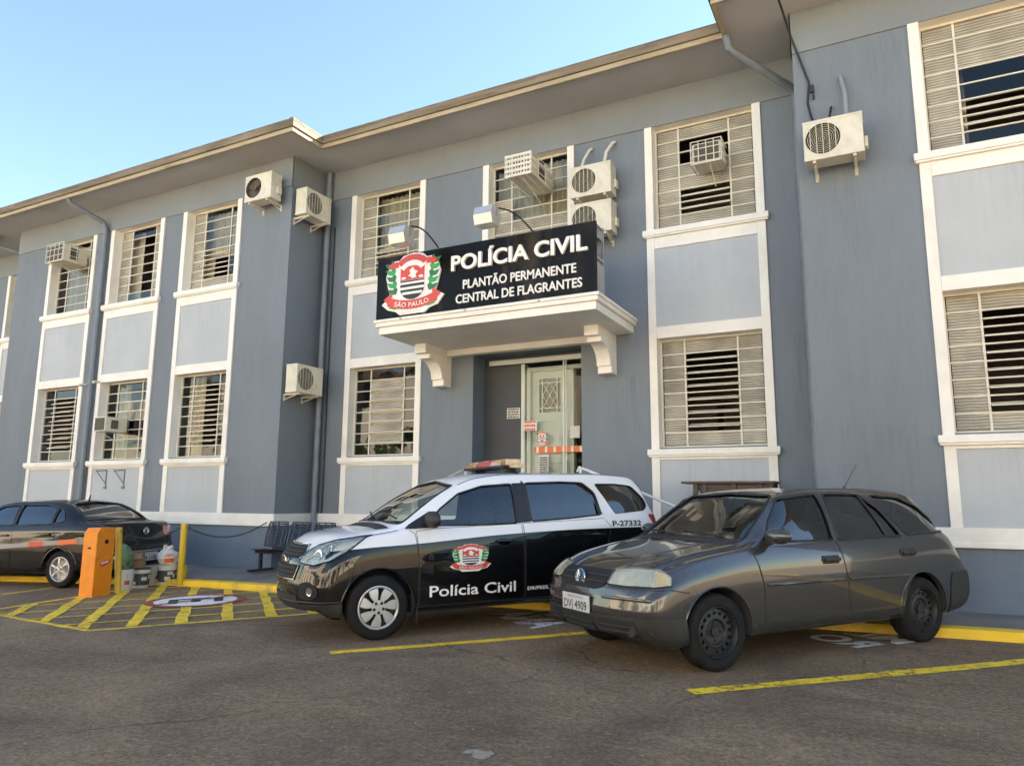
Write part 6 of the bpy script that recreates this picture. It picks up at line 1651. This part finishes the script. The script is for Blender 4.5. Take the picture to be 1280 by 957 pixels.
# ---- black saloon on the left
SED = dict(L=4.22, sm=2.06, sf=.83, sr=3.20, wz=.285, track=.715, zfloor=.34, fplan=.22, rplan=.15, fexp=2.4,
    fprof=[(.15, .10), (.3, .03), (.47, .0), (.6, .03), (.8, .12)],
    rprof=[(.2, .10), (.30, .03), (.45, .0), (.56, .015), (.62, .05), (.9, .075), (1.1, .09)],
    zb=[(0, .23), (.12, .20), (.5, .21), (1.2, .22), (2.8, .225), (3.7, .24), (4.0, .26), (4.22, .33)],
    zs=[(0, .60), (.06, .66), (.28, .77), (.75, .85), (1.19, .90), (1.5, .915), (2.2, .925), (3.0, .945), (3.6, .955), (3.95, .95), (4.15, .925), (4.19, .85), (4.22, .70)],
    zr=[(0, .64), (.06, .70), (.28, .81), (.75, .89), (1.13, .94), (1.25, .99), (1.55, 1.18), (1.82, 1.285), (2.07, 1.312), (2.65, 1.32), (2.95, 1.302), (3.15, 1.262), (3.40, 1.14), (3.62, 1.01), (3.75, .985), (4.0, .98), (4.15, .955), (4.19, .88), (4.22, .73)],
    zt=[(0, .67), (.06, .735), (.28, .84), (.75, .92), (1.02, .955), (1.12, .985), (1.40, 1.16), (1.70, 1.30), (1.85, 1.34), (2.2, 1.365), (2.6, 1.37), (2.95, 1.352), (3.1, 1.32), (3.35, 1.20), (3.62, 1.035), (3.75, 1.01), (4.0, 1.005), (4.15, .975), (4.19, .90), (4.22, .75)],
    wm=[(0, .75), (.15, .79), (.4, .812), (.9, .825), (2, .83), (3.2, .828), (3.8, .81), (4.1, .79), (4.22, .76)],
    wb=[(0, .69), (.15, .745), (.4, .765), (.9, .78), (1.5, .79), (3.2, .785), (3.7, .77), (4.05, .745), (4.22, .71)],
    wr=[(0, .60), (.15, .64), (.4, .66), (.9, .69), (1.15, .70), (1.4, .66), (1.82, .575), (2.2, .56), (2.8, .565), (3.1, .58), (3.5, .66), (3.8, .70), (4.05, .69), (4.22, .64)],
    ws=(.8, 2.1), rs=(2.7, 3.8))
car = Car(SED, 'saloon_car', 'black saloon with a grey and red side stripe behind the orange cabinet', place_car((-11.607, 7.128), 78., 3.29, .80, SED), 78.)
set_ground(car); rt_ = car.root
W_F = [(1.45, .955), (1.60, 1.12), (1.83, 1.255), (2.17, 1.28), (2.26, .96)]
W_R = [(2.31, .96), (2.245, 1.28), (2.75, 1.278), (2.98, 1.235), (3.02, .975)]
W_Q = [(3.05, .98), (3.02, 1.235), (3.16, 1.16), (3.27, 1.02)]
WS = [(-.67, .975), (-.54, 1.29), (0, 1.32), (.54, 1.29), (.67, .975)]
RS = [(-.64, 1.03), (-.60, 1.12), (-.48, 1.285), (0, 1.32), (.48, 1.285), (.60, 1.12), (.64, 1.03), (0, 1.045)]
car.build_body([W_F, W_R, W_Q], WS, RS, M['blackpaint'], 1.24, 3.55, .33)
for poly in (W_F, W_R, W_Q):
    car.pane('window', [(s, .7, z) for s, z in poly], Y_, M['darkcarglass']); car.line('window_seal', [(s, .7, z) for s, z in poly], Y_, M['trim'], .010, .0, closed=True)
car.panel('pillar_cover', [(2.265, .7, .96), (2.18, .7, 1.28), (2.24, .7, 1.281), (2.305, .7, .962)], Y_, M['bumperplastic'], .004, .05, smooth=0, rim=0)
car.panel('pillar_cover', [(3.018, .7, .975), (2.985, .7, 1.25), (3.018, .7, 1.24), (3.05, .7, .978)], Y_, M['bumperplastic'], .004, .05, smooth=0, rim=0)
car.pane('windscreen', [(1.2, y, z) for y, z in WS], F_, M['carglass'], mirror=False)
car.pane('rear_screen', [(3.3, y, z) for y, z in RS], (1, 0, 0), M['darkcarglass'], mirror=False)
car.line('screen_seal', [(3.3, y, z) for y, z in RS], (1, 0, 0), M['trim'], .012, closed=True, mirror=False)
D_F = [(1.29, .82, .31), (1.29, .82, .62), (1.21, .8, .915), (2.275, .8, .94), (2.32, .8, .70), (2.32, .82, .31)]
D_R = [(2.335, .82, .31), (2.335, .82, .68), (2.29, .8, .94), (3.08, .8, .955), (3.17, .8, .80), (3.10, .8, .66), (3.00, .82, .50), (2.96, .82, .31)]
dF = car.panel('door', D_F, Y_, M['blackpaint'], .0035, .05, smooth=1, r=.06, rim=.01); dR = car.panel('door', D_R, Y_, M['blackpaint'], .0035, .05, smooth=1, r=.06, rim=.01)
for dd, s, z in ((dF, 2.14, .80), (dR, 2.98, .82)):
    for k, sd_ in ((0, 1), (1, -1)):
        loc, n = car.hit(car.P(s, .8, z), Y_); mb = MB(); mb.box(loc.x - .10, loc.x + .09, sd_ * (loc.y + .006), sd_ * (loc.y + .034), z - .014, z + .016, .008); mb.build('handle', M['blackpaint'], dd[k], smooth=40)
M['stripe'] = flat('grey_reflective_stripe', (.27, .27, .28), .4)
def z_st(s): return .625 + (s - 2.2) * .062
car.panel('side_stripe', [(1.3, .82, z_st(1.3) - .03), (1.3, .82, z_st(1.3) + .04), (3.62, .8, z_st(3.62) + .04), (3.62, .8, z_st(3.62) - .03)], Y_, M['stripe'], .006, .06, smooth=0, rim=0)
car.panel('stripe_mark', [(2.68, .82, z_st(2.68) - .032), (2.68, .82, z_st(2.68) + .042), (2.96, .8, z_st(2.96) + .042), (2.96, .8, z_st(2.96) - .032)], Y_, M['red'], .0075, .06, smooth=0, rim=0)
car.panel('stripe_mark', [(3.25, .82, z_st(3.25) - .032), (3.25, .82, z_st(3.25) + .042), (3.6, .8, z_st(3.6) + .042), (3.6, .8, z_st(3.6) - .032)], Y_, M['tapeo'], .0075, .06, smooth=0, rim=0)
R_ = (1, 0, 0)
car.panel('tail_light', [(4.0, .78, .90), (4.15, .72, .925), (4.22, .52, .91), (4.22, .50, .76), (4.2, .72, .745), (4.05, .78, .77)], Vector((1, -.45, 0)), M['taillamp'], .007, .03, smooth=1, r=.12)
car.line('boot_gap', [(4.22, .50, .92), (4.22, .50, .74), (4.22, .48, .60), (4.22, 0, .585)], R_, M['trim'], .004, 0)
car.line('boot_gap', [(3.66, .62, 1.0), (3.9, .63, 1.0), (4.13, .60, .97)], (0, 0, -1), M['trim'], .004, 0)
car.panel('bumper', [(4.22, -.76, .30), (4.22, -.77, .545), (4.22, .77, .545), (4.22, .76, .30)], R_, M['blackpaint'], .014, .04, smooth=0, rim=.02, mirror=False)
car.line('bumper_strip', [(4.22, .74, .53), (4.22, 0, .53)], R_, M['stripe'], .012, .014)
vw_like_badge(car, 4.22, 0, .845, .058, M['black'], M['chrome'], rt_, nrm=-1)
number_plate(car, 4.22, 0, .44, 'DJM 5188', nrm=-1)
car.panel('headlight', [(.05, .40, .64), (.08, .42, .73), (.30, .74, .77), (.40, .79, .70), (.3, .77, .64)], Vector((-1, -.75, 0)), M['lampbowl'], .008, .03, smooth=1, r=.12)
car.panel('grille', [(0, -.36, .62), (0, -.38, .72), (0, .38, .72), (0, .36, .62)], F_, M['black'], .006, .04, mirror=False, rim=0)
car.mirror_unit(1.47, 1.0, M['blackpaint'], .80, .19, .115)
zt3 = car.hit(car.P(2.95, 0, 1.38), (0, 0, -1))[0]
mb = MB(); mb.tube([zt3, zt3 + Vector((-.02, 0, .09))], .016, 8, r2=.008); mb.build('aerial', M['black'], rt_)
for s in (.83, 3.29):
    for sd_ in (1, -1):
        mb = MB(); pts = []
        for k in range(25):
            a = math.radians(-8 + 196 * k / 24); q = car.P(s - .334 * math.cos(a), .8, SED['wz'] + .005 + .334 * math.sin(a)); loc, n = car.hit(q, Y_); pts.append((loc.x, sd_ * (loc.y - .002), loc.z))
        mb.tube(pts, .008, 6); mb.build('wheel_arch', M['blackpaint'], rt_, smooth=60)
        car.wheel(s, sd_, 'alloy', .285, .185)
car.seats((2.05,), .52); car.seats((2.80,), .36, (-.36, .36)); car.dash(1.38, .91); car.underside()
# ------------------------------------------------------------------ barrier cabinet, posts, buckets, bench
def put(t, extra=0.): t.location.z = g(t.location.x, t.location.y) + extra; return t
cb = put(thing('barrier_cabinet', 'orange steel cabinet with a chamfered top and a black button before the black saloon', 'cabinet', (-10.26, 6.60, 0), math.atan2(.05, .22)))
mb = MB(); mb.prism([(0, 0), (.33, 0), (.33, .955), (.06, .955), (0, .88)], 'X', 0, .235)
bmesh.ops.bevel(mb.bm, geom=mb.bm.edges[:], offset=.006, segments=2, affect='EDGES'); mb.build('cabinet_body', M['orange'], cb, smooth=30)
mb = MB(); mb.lathe([(.030, .236), (.028, .252), (.022, .248), (.001, .250)], 20, 'X', (0, .17, .76)); mb.build('button', M['black'], cb, smooth=30)
mb = MB(); mb.box(.09, .145, -.006, .001, .66, .69, .003); mb.build('lock', M['black'], cb)
mb = MB(); mb.prism([(.18 + .095 * math.cos(t), .46 + .040 * math.sin(t) + .02 * math.cos(t)) for t in [k * 2 * PI / 24 for k in range(24)]], 'X', .2355, .2375); bd_ = mb.build('oval_badge', M['red'], cb)
mb = MB()
for k in range(5): mb.box(.2376, .2385, .115 + k * .026, .133 + k * .026, .445 + k * .005, .475 + k * .005)
mb.build('badge_print', M['cwhite'], bd_)
mb = MB(); mb.box(-.012, .247, -.012, .342, 0, .012); mb.build('foot_plate', M['orange'], cb)

def post(loc, top, r, label):
    t = put(thing('yellow_post', label, 'post', loc, 0, 'yellow chain posts'))
    mb = MB(); mb.tube([(0, 0, -.03), top], r, 16); mb.build('tube', M['postyellow'], t, smooth=40)
    mb = MB(); mb.tube([Vector(top) * .999, Vector(top) + Vector((0, 0, .012))], r * .9, 16); mb.build('cap', M['postyellow'], t, smooth=40)
    mb = MB(); n = 14; mb.tube([(top[0] + r + .015 + .018 * math.cos(2 * PI * k / n), top[1], top[2] - .04 + .018 * math.sin(2 * PI * k / n)) for k in range(n + 1)], .004, 6, caps=False); mb.build('chain_ring', M['metal'], t)
    return t
post((-10.16, 7.13, 0), (-.10, -.0, .93), .046, 'yellow post leaning slightly beside the orange cabinet')
p2 = post((-10.09, 8.13, 0), (.03, -.02, .96), .052, 'yellow post leaning right beside the paint buckets at the kerb end')
def chain(a, b, sag, label, step=.034):
    a, b = Vector(a), Vector(b); n = 60
    P = [a.lerp(b, k / n) - Vector((0, 0, sag * 4 * (k / n) * (1 - k / n))) for k in range(n + 1)]
    mb = MB(); d = 0; last = P[0]; c = 0
    acc = 0; pos = [P[0]]
    for p, q in zip(P, P[1:]):
        L_ = (q - p).length; t = 0
        while acc + (L_ - t) >= step:
            t += step - acc; acc = 0; pos.append(p.lerp(q, t / L_))
        acc += L_ - t
    for i, (p, q) in enumerate(zip(pos, pos[1:])):
        tv = (q - p).normalized(); u = tv.orthogonal().normalized(); w_ = tv.cross(u)
        if i % 2: u, w_ = w_, u
        m_ = (p + q) / 2
        mb.tube([m_ + tv * (.025 * math.cos(2 * PI * k / 10)) + u * (.012 * math.sin(2 * PI * k / 10)) for k in range(11)], .0042, 5, caps=False)
    return tag(mb.build('chain', M['chainmetal']), label, 'chain', 'hanging chains')
M['chainmetal'] = flat('dull_chain', (.06, .06, .065), .5, .5)
z2 = g(-10.09, 8.13) + .92
chain((-10.0, 8.11, z2), (-9.84, 9.65, .90), .21, 'thin chain sagging from the leaning post to the wing corner wall')
chain((-10.20, 7.13, g(-10.16, 7.13) + .89), (-10.1, 8.09, z2), .14, 'thin chain sagging between the two yellow posts')
mb = MB(); mb.box(-9.86, -9.82, 9.645, YL, .88, .92); tag(mb.build('wall_hook', M['metal']), 'small metal chain hook on the blue plinth', 'hook')

def bucket(x, y, r, h, mats, label, rz=0.):
    t = put(thing('paint_bucket', label, 'bucket', (x, y, 0), rz, 'paint buckets beside the post'), .002)
    mb = MB(); mb.lathe([(r * .86, 0), (r * .90, .01), (r * .985, h * .86), (r * 1.03, h * .865), (r * 1.03, h * .90), (r, h * .905), (r * 1.0, h * .95)], 36, 'Z'); mb.build('tub', M[mats[0]], t, smooth=30)
    mb = MB(); mb.lathe([(r * 1.04, h * .93), (r * 1.05, h * .99), (r * 1.0, h), (r * .93, h * .985), (.001, h * .985)], 36, 'Z'); mb.build('lid', M[mats[1]], t, smooth=30)
    mb = MB(); n = 36
    z0, z1 = h * .15, h * .74
    R = lambda z: r * (.90 + .085 * z / (h * .86)) + .0012
    for k in range(n):
        a, b = 2 * PI * k / n, 2 * PI * (k + 1) / n
        mb.quad((R(z0) * math.cos(a), R(z0) * math.sin(a), z0), (R(z0) * math.cos(b), R(z0) * math.sin(b), z0), (R(z1) * math.cos(b), R(z1) * math.sin(b), z1), (R(z1) * math.cos(a), R(z1) * math.sin(a), z1))
    lb_ = mb.build('label', M[mats[2]], t, smooth=60)
    mb = MB(); rr = random.Random(int(x * 1000 + y * 77))
    for k in range(9):   # printed blocks
        a0 = rr.uniform(0, 2 * PI); w_ = rr.uniform(.25, .7); za = rr.uniform(z0 + .01, z1 - .07); zb_ = za + rr.uniform(.02, .06)
        for q in range(6):
            a, b = a0 + w_ * q / 6, a0 + w_ * (q + 1) / 6
            e = .0014 + .0002 * k
            mb.quad(((R(za) + e) * math.cos(a), (R(za) + e) * math.sin(a), za), ((R(za) + e) * math.cos(b), (R(za) + e) * math.sin(b), za), ((R(zb_) + e) * math.cos(b), (R(zb_) + e) * math.sin(b), zb_), ((R(zb_) + e) * math.cos(a), (R(zb_) + e) * math.sin(a), zb_))
    mb.build('label_print', M[mats[3]], lb_, smooth=60)
    mb = MB(); n = 20; mb.tube([(r * 1.06 * math.cos(PI * k / n), r * 1.06 * math.sin(PI * k / n) * .35 - r * .55, h * .80 - r * .75 * math.sin(PI * k / n)) for k in range(n + 1)], .004, 6); mb.build('bail', M['metal'], t)
    return t
M['tubwhite'] = mk('white_plastic_tub', (.62, .61, .57), .45, var=.08, grime=(.35, .33, .28), gamt=.5, gscale=6)
M['tubdark'] = mk('dark_label', (.045, .047, .055), .4, var=.2); M['tubbeige'] = mk('beige_tub', (.42, .37, .27), .5, var=.1, grime=(.25, .2, .14), gamt=.5, gscale=6)
M['tubprint'] = flat('pale_print', (.55, .54, .50), .5); M['redprint'] = flat('red_print', (.45, .08, .06), .5)
bucket(-10.40, 7.40, .115, .30, ('tubwhite', 'tubwhite', 'tubwhite', 'redprint'), 'narrow white bucket with red print beside the leaning yellow post')
bucket(-10.49, 7.72, .140, .30, ('tubwhite', 'tubdark', 'tubdark', 'tubprint'), 'white paint bucket with a dark lid and label under the cardboard box')
bucket(-10.66, 8.02, .115, .30, ('tubbeige', 'tubbeige', 'tubbeige', 'tubdark'), 'beige tin with dark print in the middle of the row')
bk = bucket(-10.50, 8.20, .145, .31, ('tubwhite', 'tubwhite', 'tubdark', 'tubprint'), 'white paint bucket with a half black label under the white bag')

def lump(name, c, rx, ry, rz_, seed, mat, label, cat, amp=.12, top=None):
    rr = np.random.RandomState(seed); bm = bmesh.new(); bmesh.ops.create_icosphere(bm, subdivisions=4, radius=1)
    dirs = rr.normal(size=(26, 3)); dirs /= np.linalg.norm(dirs, axis=1)[:, None]; ph = rr.uniform(0, 6.3, 26); fq = rr.uniform(3, 9, 26)
    for v in bm.verts:
        p = np.array(v.co); k = 1 + amp * float(np.sum(np.abs(np.sin((dirs @ p) * fq * .8 + ph)) - .6)) / 3.4
        z = p[2] * k; z = max(z, -.80)
        x, y = p[0] * k, p[1] * k
        if top and z > .45: q = (z - .45) / .55; x *= 1 - .55 * q; y *= 1 - .55 * q; z += q * top
        v.co = (x * rx, y * ry, (z + .80) * rz_)
    me = bpy.data.meshes.new(name); bm.to_mesh(me); bm.free()
    o = link(name, me, mat, None, 50); o.location = c; return tag(o, label, cat)
M['whitebag'] = mk('white_plastic_bag', (.66, .64, .60), .35, var=.08, bump=.4, bscale=14); M['greenbag'] = mk('green_plastic_bag', (.10, .17, .085), .35, var=.25, scale=5, bump=.4, bscale=14)
zb4 = g(-10.5, 8.2) + .315
wb_ = lump('plastic_bag', (-10.50, 8.19, zb4 - .01), .165, .14, .15, 4, M['whitebag'], 'crumpled white bag with an orange block on top of a paint bucket', 'bag', .16, .12)
mb = MB()
for s_ in (-1, 1):
    n = 10; mb.tube([(s_ * (.055 + .02 * math.sin(PI * k / n)), .03 * math.cos(PI * k / n), .245 + .06 * math.sin(PI * k / n)) for k in range(n + 1)], .016, 8)
mb.build('bag_handle', M['whitebag'], wb_, smooth=60)
bvb = BVHTree.FromPolygons([v.co.copy() for v in wb_.data.vertices], [tuple(p.vertices) for p in wb_.data.polygons])
dv = Vector((-10.5, 8.19, 0)).normalized(); ax_u = Vector((-dv.y, dv.x, 0)) * -1
def bagprint(u0, u1, z0, z1, mat, nm):
    mb = MB(); n = 8
    G2 = [[None] * (n + 1) for _ in range(n + 1)]
    for i in range(n + 1):
        for j in range(n + 1):
            p = ax_u * (u0 + (u1 - u0) * i / n) + Vector((0, 0, z0 + (z1 - z0) * j / n)) - dv * 1
            h_ = bvb.ray_cast(p, dv); G2[i][j] = mb.bm.verts.new((h_[0] if h_[0] else p + dv * .9) - dv * .003)
    for i in range(n):
        for j in range(n): mb._f([G2[i][j], G2[i + 1][j], G2[i + 1][j + 1], G2[i][j + 1]])
    mb.build(nm, mat, wb_, smooth=60)
bagprint(-.045, .095, .05, .12, M['tapeo'], 'bag_print'); bagprint(-.05, .09, .145, .16, M['tapeo'], 'bag_print'); bagprint(-.04, .08, .172, .185, M['tapeo'], 'bag_print')
lump('plastic_bag', (-10.56, 7.46, g(-10.5, 7.46) + .29), .14, .13, .20, 9, M['greenbag'], 'crumpled green bag behind the yellow post by the cabinet', 'bag', .18, .1)
M['card'] = mk('cardboard', (.26, .165, .09), .85, var=.12, scale=6)
bx = thing('cardboard_box', 'open brown cardboard box tipped on top of a paint bucket', 'box', (-10.58, 7.70, g(-10.5, 7.74) + .315), .7)
bx.rotation_euler = (.16, -.10, .75)
mb = MB()
for q in ((-.12, .12, -.10, -.094, 0, .22), (-.12, .12, .094, .10, 0, .22), (-.12, -.114, -.094, .094, 0, .22), (.114, .12, -.094, .094, 0, .22), (-.114, .114, -.094, .094, .0, .006)): mb.box(*q)
mb.build('carton', M['card'], bx)
mb = MB(); mb.quad((-.12, -.10, .22), (.12, -.10, .22), (.12, -.19, .16), (-.12, -.19, .16)); mb.quad((.12, -.1, .22), (.12, .1, .22), (.20, .1, .30), (.20, -.1, .30)); mb.quad((-.12, -.1, .22), (-.12, .1, .22), (-.2, .1, .27), (-.2, -.1, .27))
mb.build('flap', M['card'], bx)
jg = put(thing('yellow_jug', 'small yellow jug half hidden behind the leaning yellow post', 'jug', (-10.34, 8.36, 0)), .09)
mb = MB(); mb.lathe([(.07, 0), (.078, .02), (.078, .17), (.05, .21), (.022, .23), (.022, .26)], 20, 'Z'); mb.build('jug_body', M['postyellow'], jg, smooth=40)
mb = MB(); mb.lathe([(.026, .255), (.026, .285), (.001, .287)], 14, 'Z'); mb.build('jug_cap', M['cwhite'], jg, smooth=40)

# ---- waiting bench
M['benchplastic'] = mk('perforated_black_seat', (.018, .02, .028), .32, var=.2, coat=.3)
bn_ = thing('waiting_bench', 'black row of waiting seats on a beam against the left wing corner', 'bench', (-9.45, 9.20, .085))
for k in range(3):
    x = .02 + k * .52
    mb = MB(); n = 10; rows = []
    for i in range(n + 1):
        t = i / n; yy = -.20 + .42 * t; zz = .385 + .03 * math.cos(t * PI) * .6 - .02 * math.sin(t * PI)
        rows.append([(x - .24 + .03 * (abs(t - .3)), yy, zz), (x - .12, yy, zz - .012), (x + .12, yy, zz - .012), (x + .24 - .03 * abs(t - .3), yy, zz)])
    for th in (0, -.014):
        R2 = [[mb.bm.verts.new((a, b, c + th)) for a, b, c in r] for r in rows]
        for A_, B_ in zip(R2, R2[1:]):
            for q in range(3): mb._f([A_[q], A_[q + 1], B_[q + 1], B_[q]])
    mb.build('seat', M['benchplastic'], bn_, smooth=50)
    # perforated back: bars between rails
    mb = MB()
    P0 = lambda u, v: (x + u, .22 + .10 * v, .42 + .40 * v)
    n = 18; loop = [(-.22, 0), (.22, 0), (.235, .5), (.20, 1), (-.20, 1), (-.235, .5)]
    mb.tube([P0(*p) for p in loop] + [P0(*loop[0])], .014, 8, caps=False)
    for q in range(1, 12):
        v = q / 12; hw = .215 + .015 * math.sin(v * PI); mb.tube([P0(-hw, v), P0(hw, v)], .0125, 6)
    for u in (-.14, 0, .14): mb.tube([P0(u, 0), P0(u, 1)], .014, 6)
    mb.build('backrest', M['benchplastic'], bn_, smooth=50)
    mb = MB(); mb.tube([(x, .06, .34), (x, .20, .36), (x, .27, .55)], .014, 8); mb.build('back_support', M['black'], bn_)
mb = MB(); mb.box(-.22, 1.30, .03, .09, .30, .355, .004); mb.build('beam', M['black'], bn_)
for x in (-.10, 1.15):
    mb = MB(); mb.box(x - .022, x + .022, .035, .085, .05, .30); mb.box(x - .03, x + .03, -.20, .34, .012, .05, .006); mb.build('leg', M['black'], bn_)
# ---- counter behind the estate car
tb = thing('wooden_table', 'dark worn wooden table standing behind the roof of the grey estate car', 'table', (-1.92, 10.15, .15))
mb = MB(); mb.box(-.60, .60, -.30, .22, 1.385, 1.415, .004); mb.build('table_top', M['wood'], tb)
mb = MB(); mb.box(-.40, .55, -.22, .16, 1.29, 1.384); mb.build('apron', M['wood'], tb)
for x in (-.42, -.30, .08, .40, .54):
    mb = MB(); mb.box(x - .03, x + .03, -.265, -.221, 0, 1.384); mb.build('leg', M['wood'], tb)
for x in (-.42, .54):
    mb = MB(); mb.box(x - .03, x + .03, .161, .21, 0, 1.384); mb.build('leg', M['wood'], tb)
# ------------------------------------------------------------------ the far side of the yard (behind the photographer, seen in the reflections and lighting the facade)
M['oppcream'] = mk('sunlit_cream_render', (.74, .66, .52), .85, var=.07, scale=.4)
M['oppwhite'] = mk('sunlit_white_render', (.80, .77, .70), .85, var=.06, scale=.4)
M['oppbrick'] = mk('sunlit_ochre_render', (.52, .40, .27), .85, var=.1, scale=.4)
def opp(name, label, x0, x1, y, h, mat, nwin, rows):
    t = thing(name, label, 'building', ((x0 + x1) / 2, y, 0), 0)
    hw = (x1 - x0) / 2
    mb = MB(); mb.box(-hw, hw, -8, 0, -1, h); mb.build('wall', mat, t)
    mb = MB(); mb.box(-hw - .3, hw + .3, -8.3, .35, h + .002, h + .25); mb.build('roof', M['tile'], t)
    for r in range(rows):
        for k in range(nwin):
            x = -hw + (k + .5) * 2 * hw / nwin; z = 1.2 + r * 3.1
            mb = MB(); mb.box(x - .65, x + .65, .001, .05, z, z + 1.4); f = mb.build('window', M['barcream'], t)
            mb = MB(); mb.box(x - .56, x + .56, .051, .06, z + .09, z + 1.31); mb.build('pane', M['dark'], f)
opp('facing_house', 'long cream two storey building across the yard behind the photographer', -46, -15, -13, 8.5, M['oppcream'], 7, 2)
opp('facing_house', 'white building with a flat roof across the yard behind the photographer', -14, 4, -14.5, 9.5, M['oppwhite'], 5, 2)
opp('facing_house', 'right hand cream building across the yard behind the photographer', 5, 30, -13.5, 9.0, M['oppcream'], 5, 2)
M['leaf'] = mk('tree_leaves', (.055, .095, .025), .6, var=.45, scale=1.2); M['bark'] = mk('tree_bark', (.10, .075, .05), .9, var=.3, scale=6)
def tree(x, y, h, r, seed, label):
    t = thing('yard_tree', label, 'tree', (x, y, g(x, y)), 0, 'trees across the yard')
    rr = np.random.RandomState(seed)
    mb = MB(); mb.tube([(0, 0, -.2), (.05, .02, h * .25), (-.05, .05, h * .55), (.05, 0, h * .8)], .20, 10, r2=.05)
    for k in range(6):
        a = k * 1.05 + rr.rand(); z = h * (.35 + .07 * k); mb.tube([(0, 0, z), (r * .35 * math.cos(a), r * .35 * math.sin(a), z + .6), (r * .7 * math.cos(a), r * .7 * math.sin(a), z + 1.0)], .07, 7, r2=.02)
    mb.build('trunk', M['bark'], t, smooth=50)
    cl = [(rr.normal(size=3) * np.array([r * .42, r * .42, h * .17]) + np.array([0, 0, h * .66]), rr.uniform(.5, 1.1) * r * .42) for _ in range(16)]
    vs, fs = [], []
    for c, cr in cl:
        for _ in range(170):
            d = rr.normal(size=3); d /= np.linalg.norm(d); p = c + d * cr * rr.uniform(.55, 1.05)
            u = rr.normal(size=3); u /= np.linalg.norm(u); v = np.cross(u, d); v /= np.linalg.norm(v) + 1e-6; s = rr.uniform(.09, .20)
            b = len(vs); vs += [tuple(p - u * s), tuple(p + v * s * .5), tuple(p + u * s), tuple(p - v * s * .5)]; fs.append((b, b + 1, b + 2, b + 3))
    me = bpy.data.meshes.new('crown'); me.from_pydata(vs, [], fs); link('crown', me, M['leaf'], t)
for k, (x, y, h, r) in enumerate(((-21, -10, 5.5, 2.2), (-12.5, -10.5, 4.5, 2.0), (-6, -11, 5.6, 2.3), (1.5, -10.5, 4.4, 1.9), (8, -10.5, 6.0, 2.5), (15, -10, 5.0, 2.1))):
    tree(x, y, h, r, 20 + k, ['tall bushy tree at the left end of the row across the yard', 'low round tree second from the left across the yard', 'tall tree third from the left across the yard', 'smallest tree in the row across the yard', 'tallest tree to the right across the yard', 'bushy tree at the right end of the row across the yard'][k])
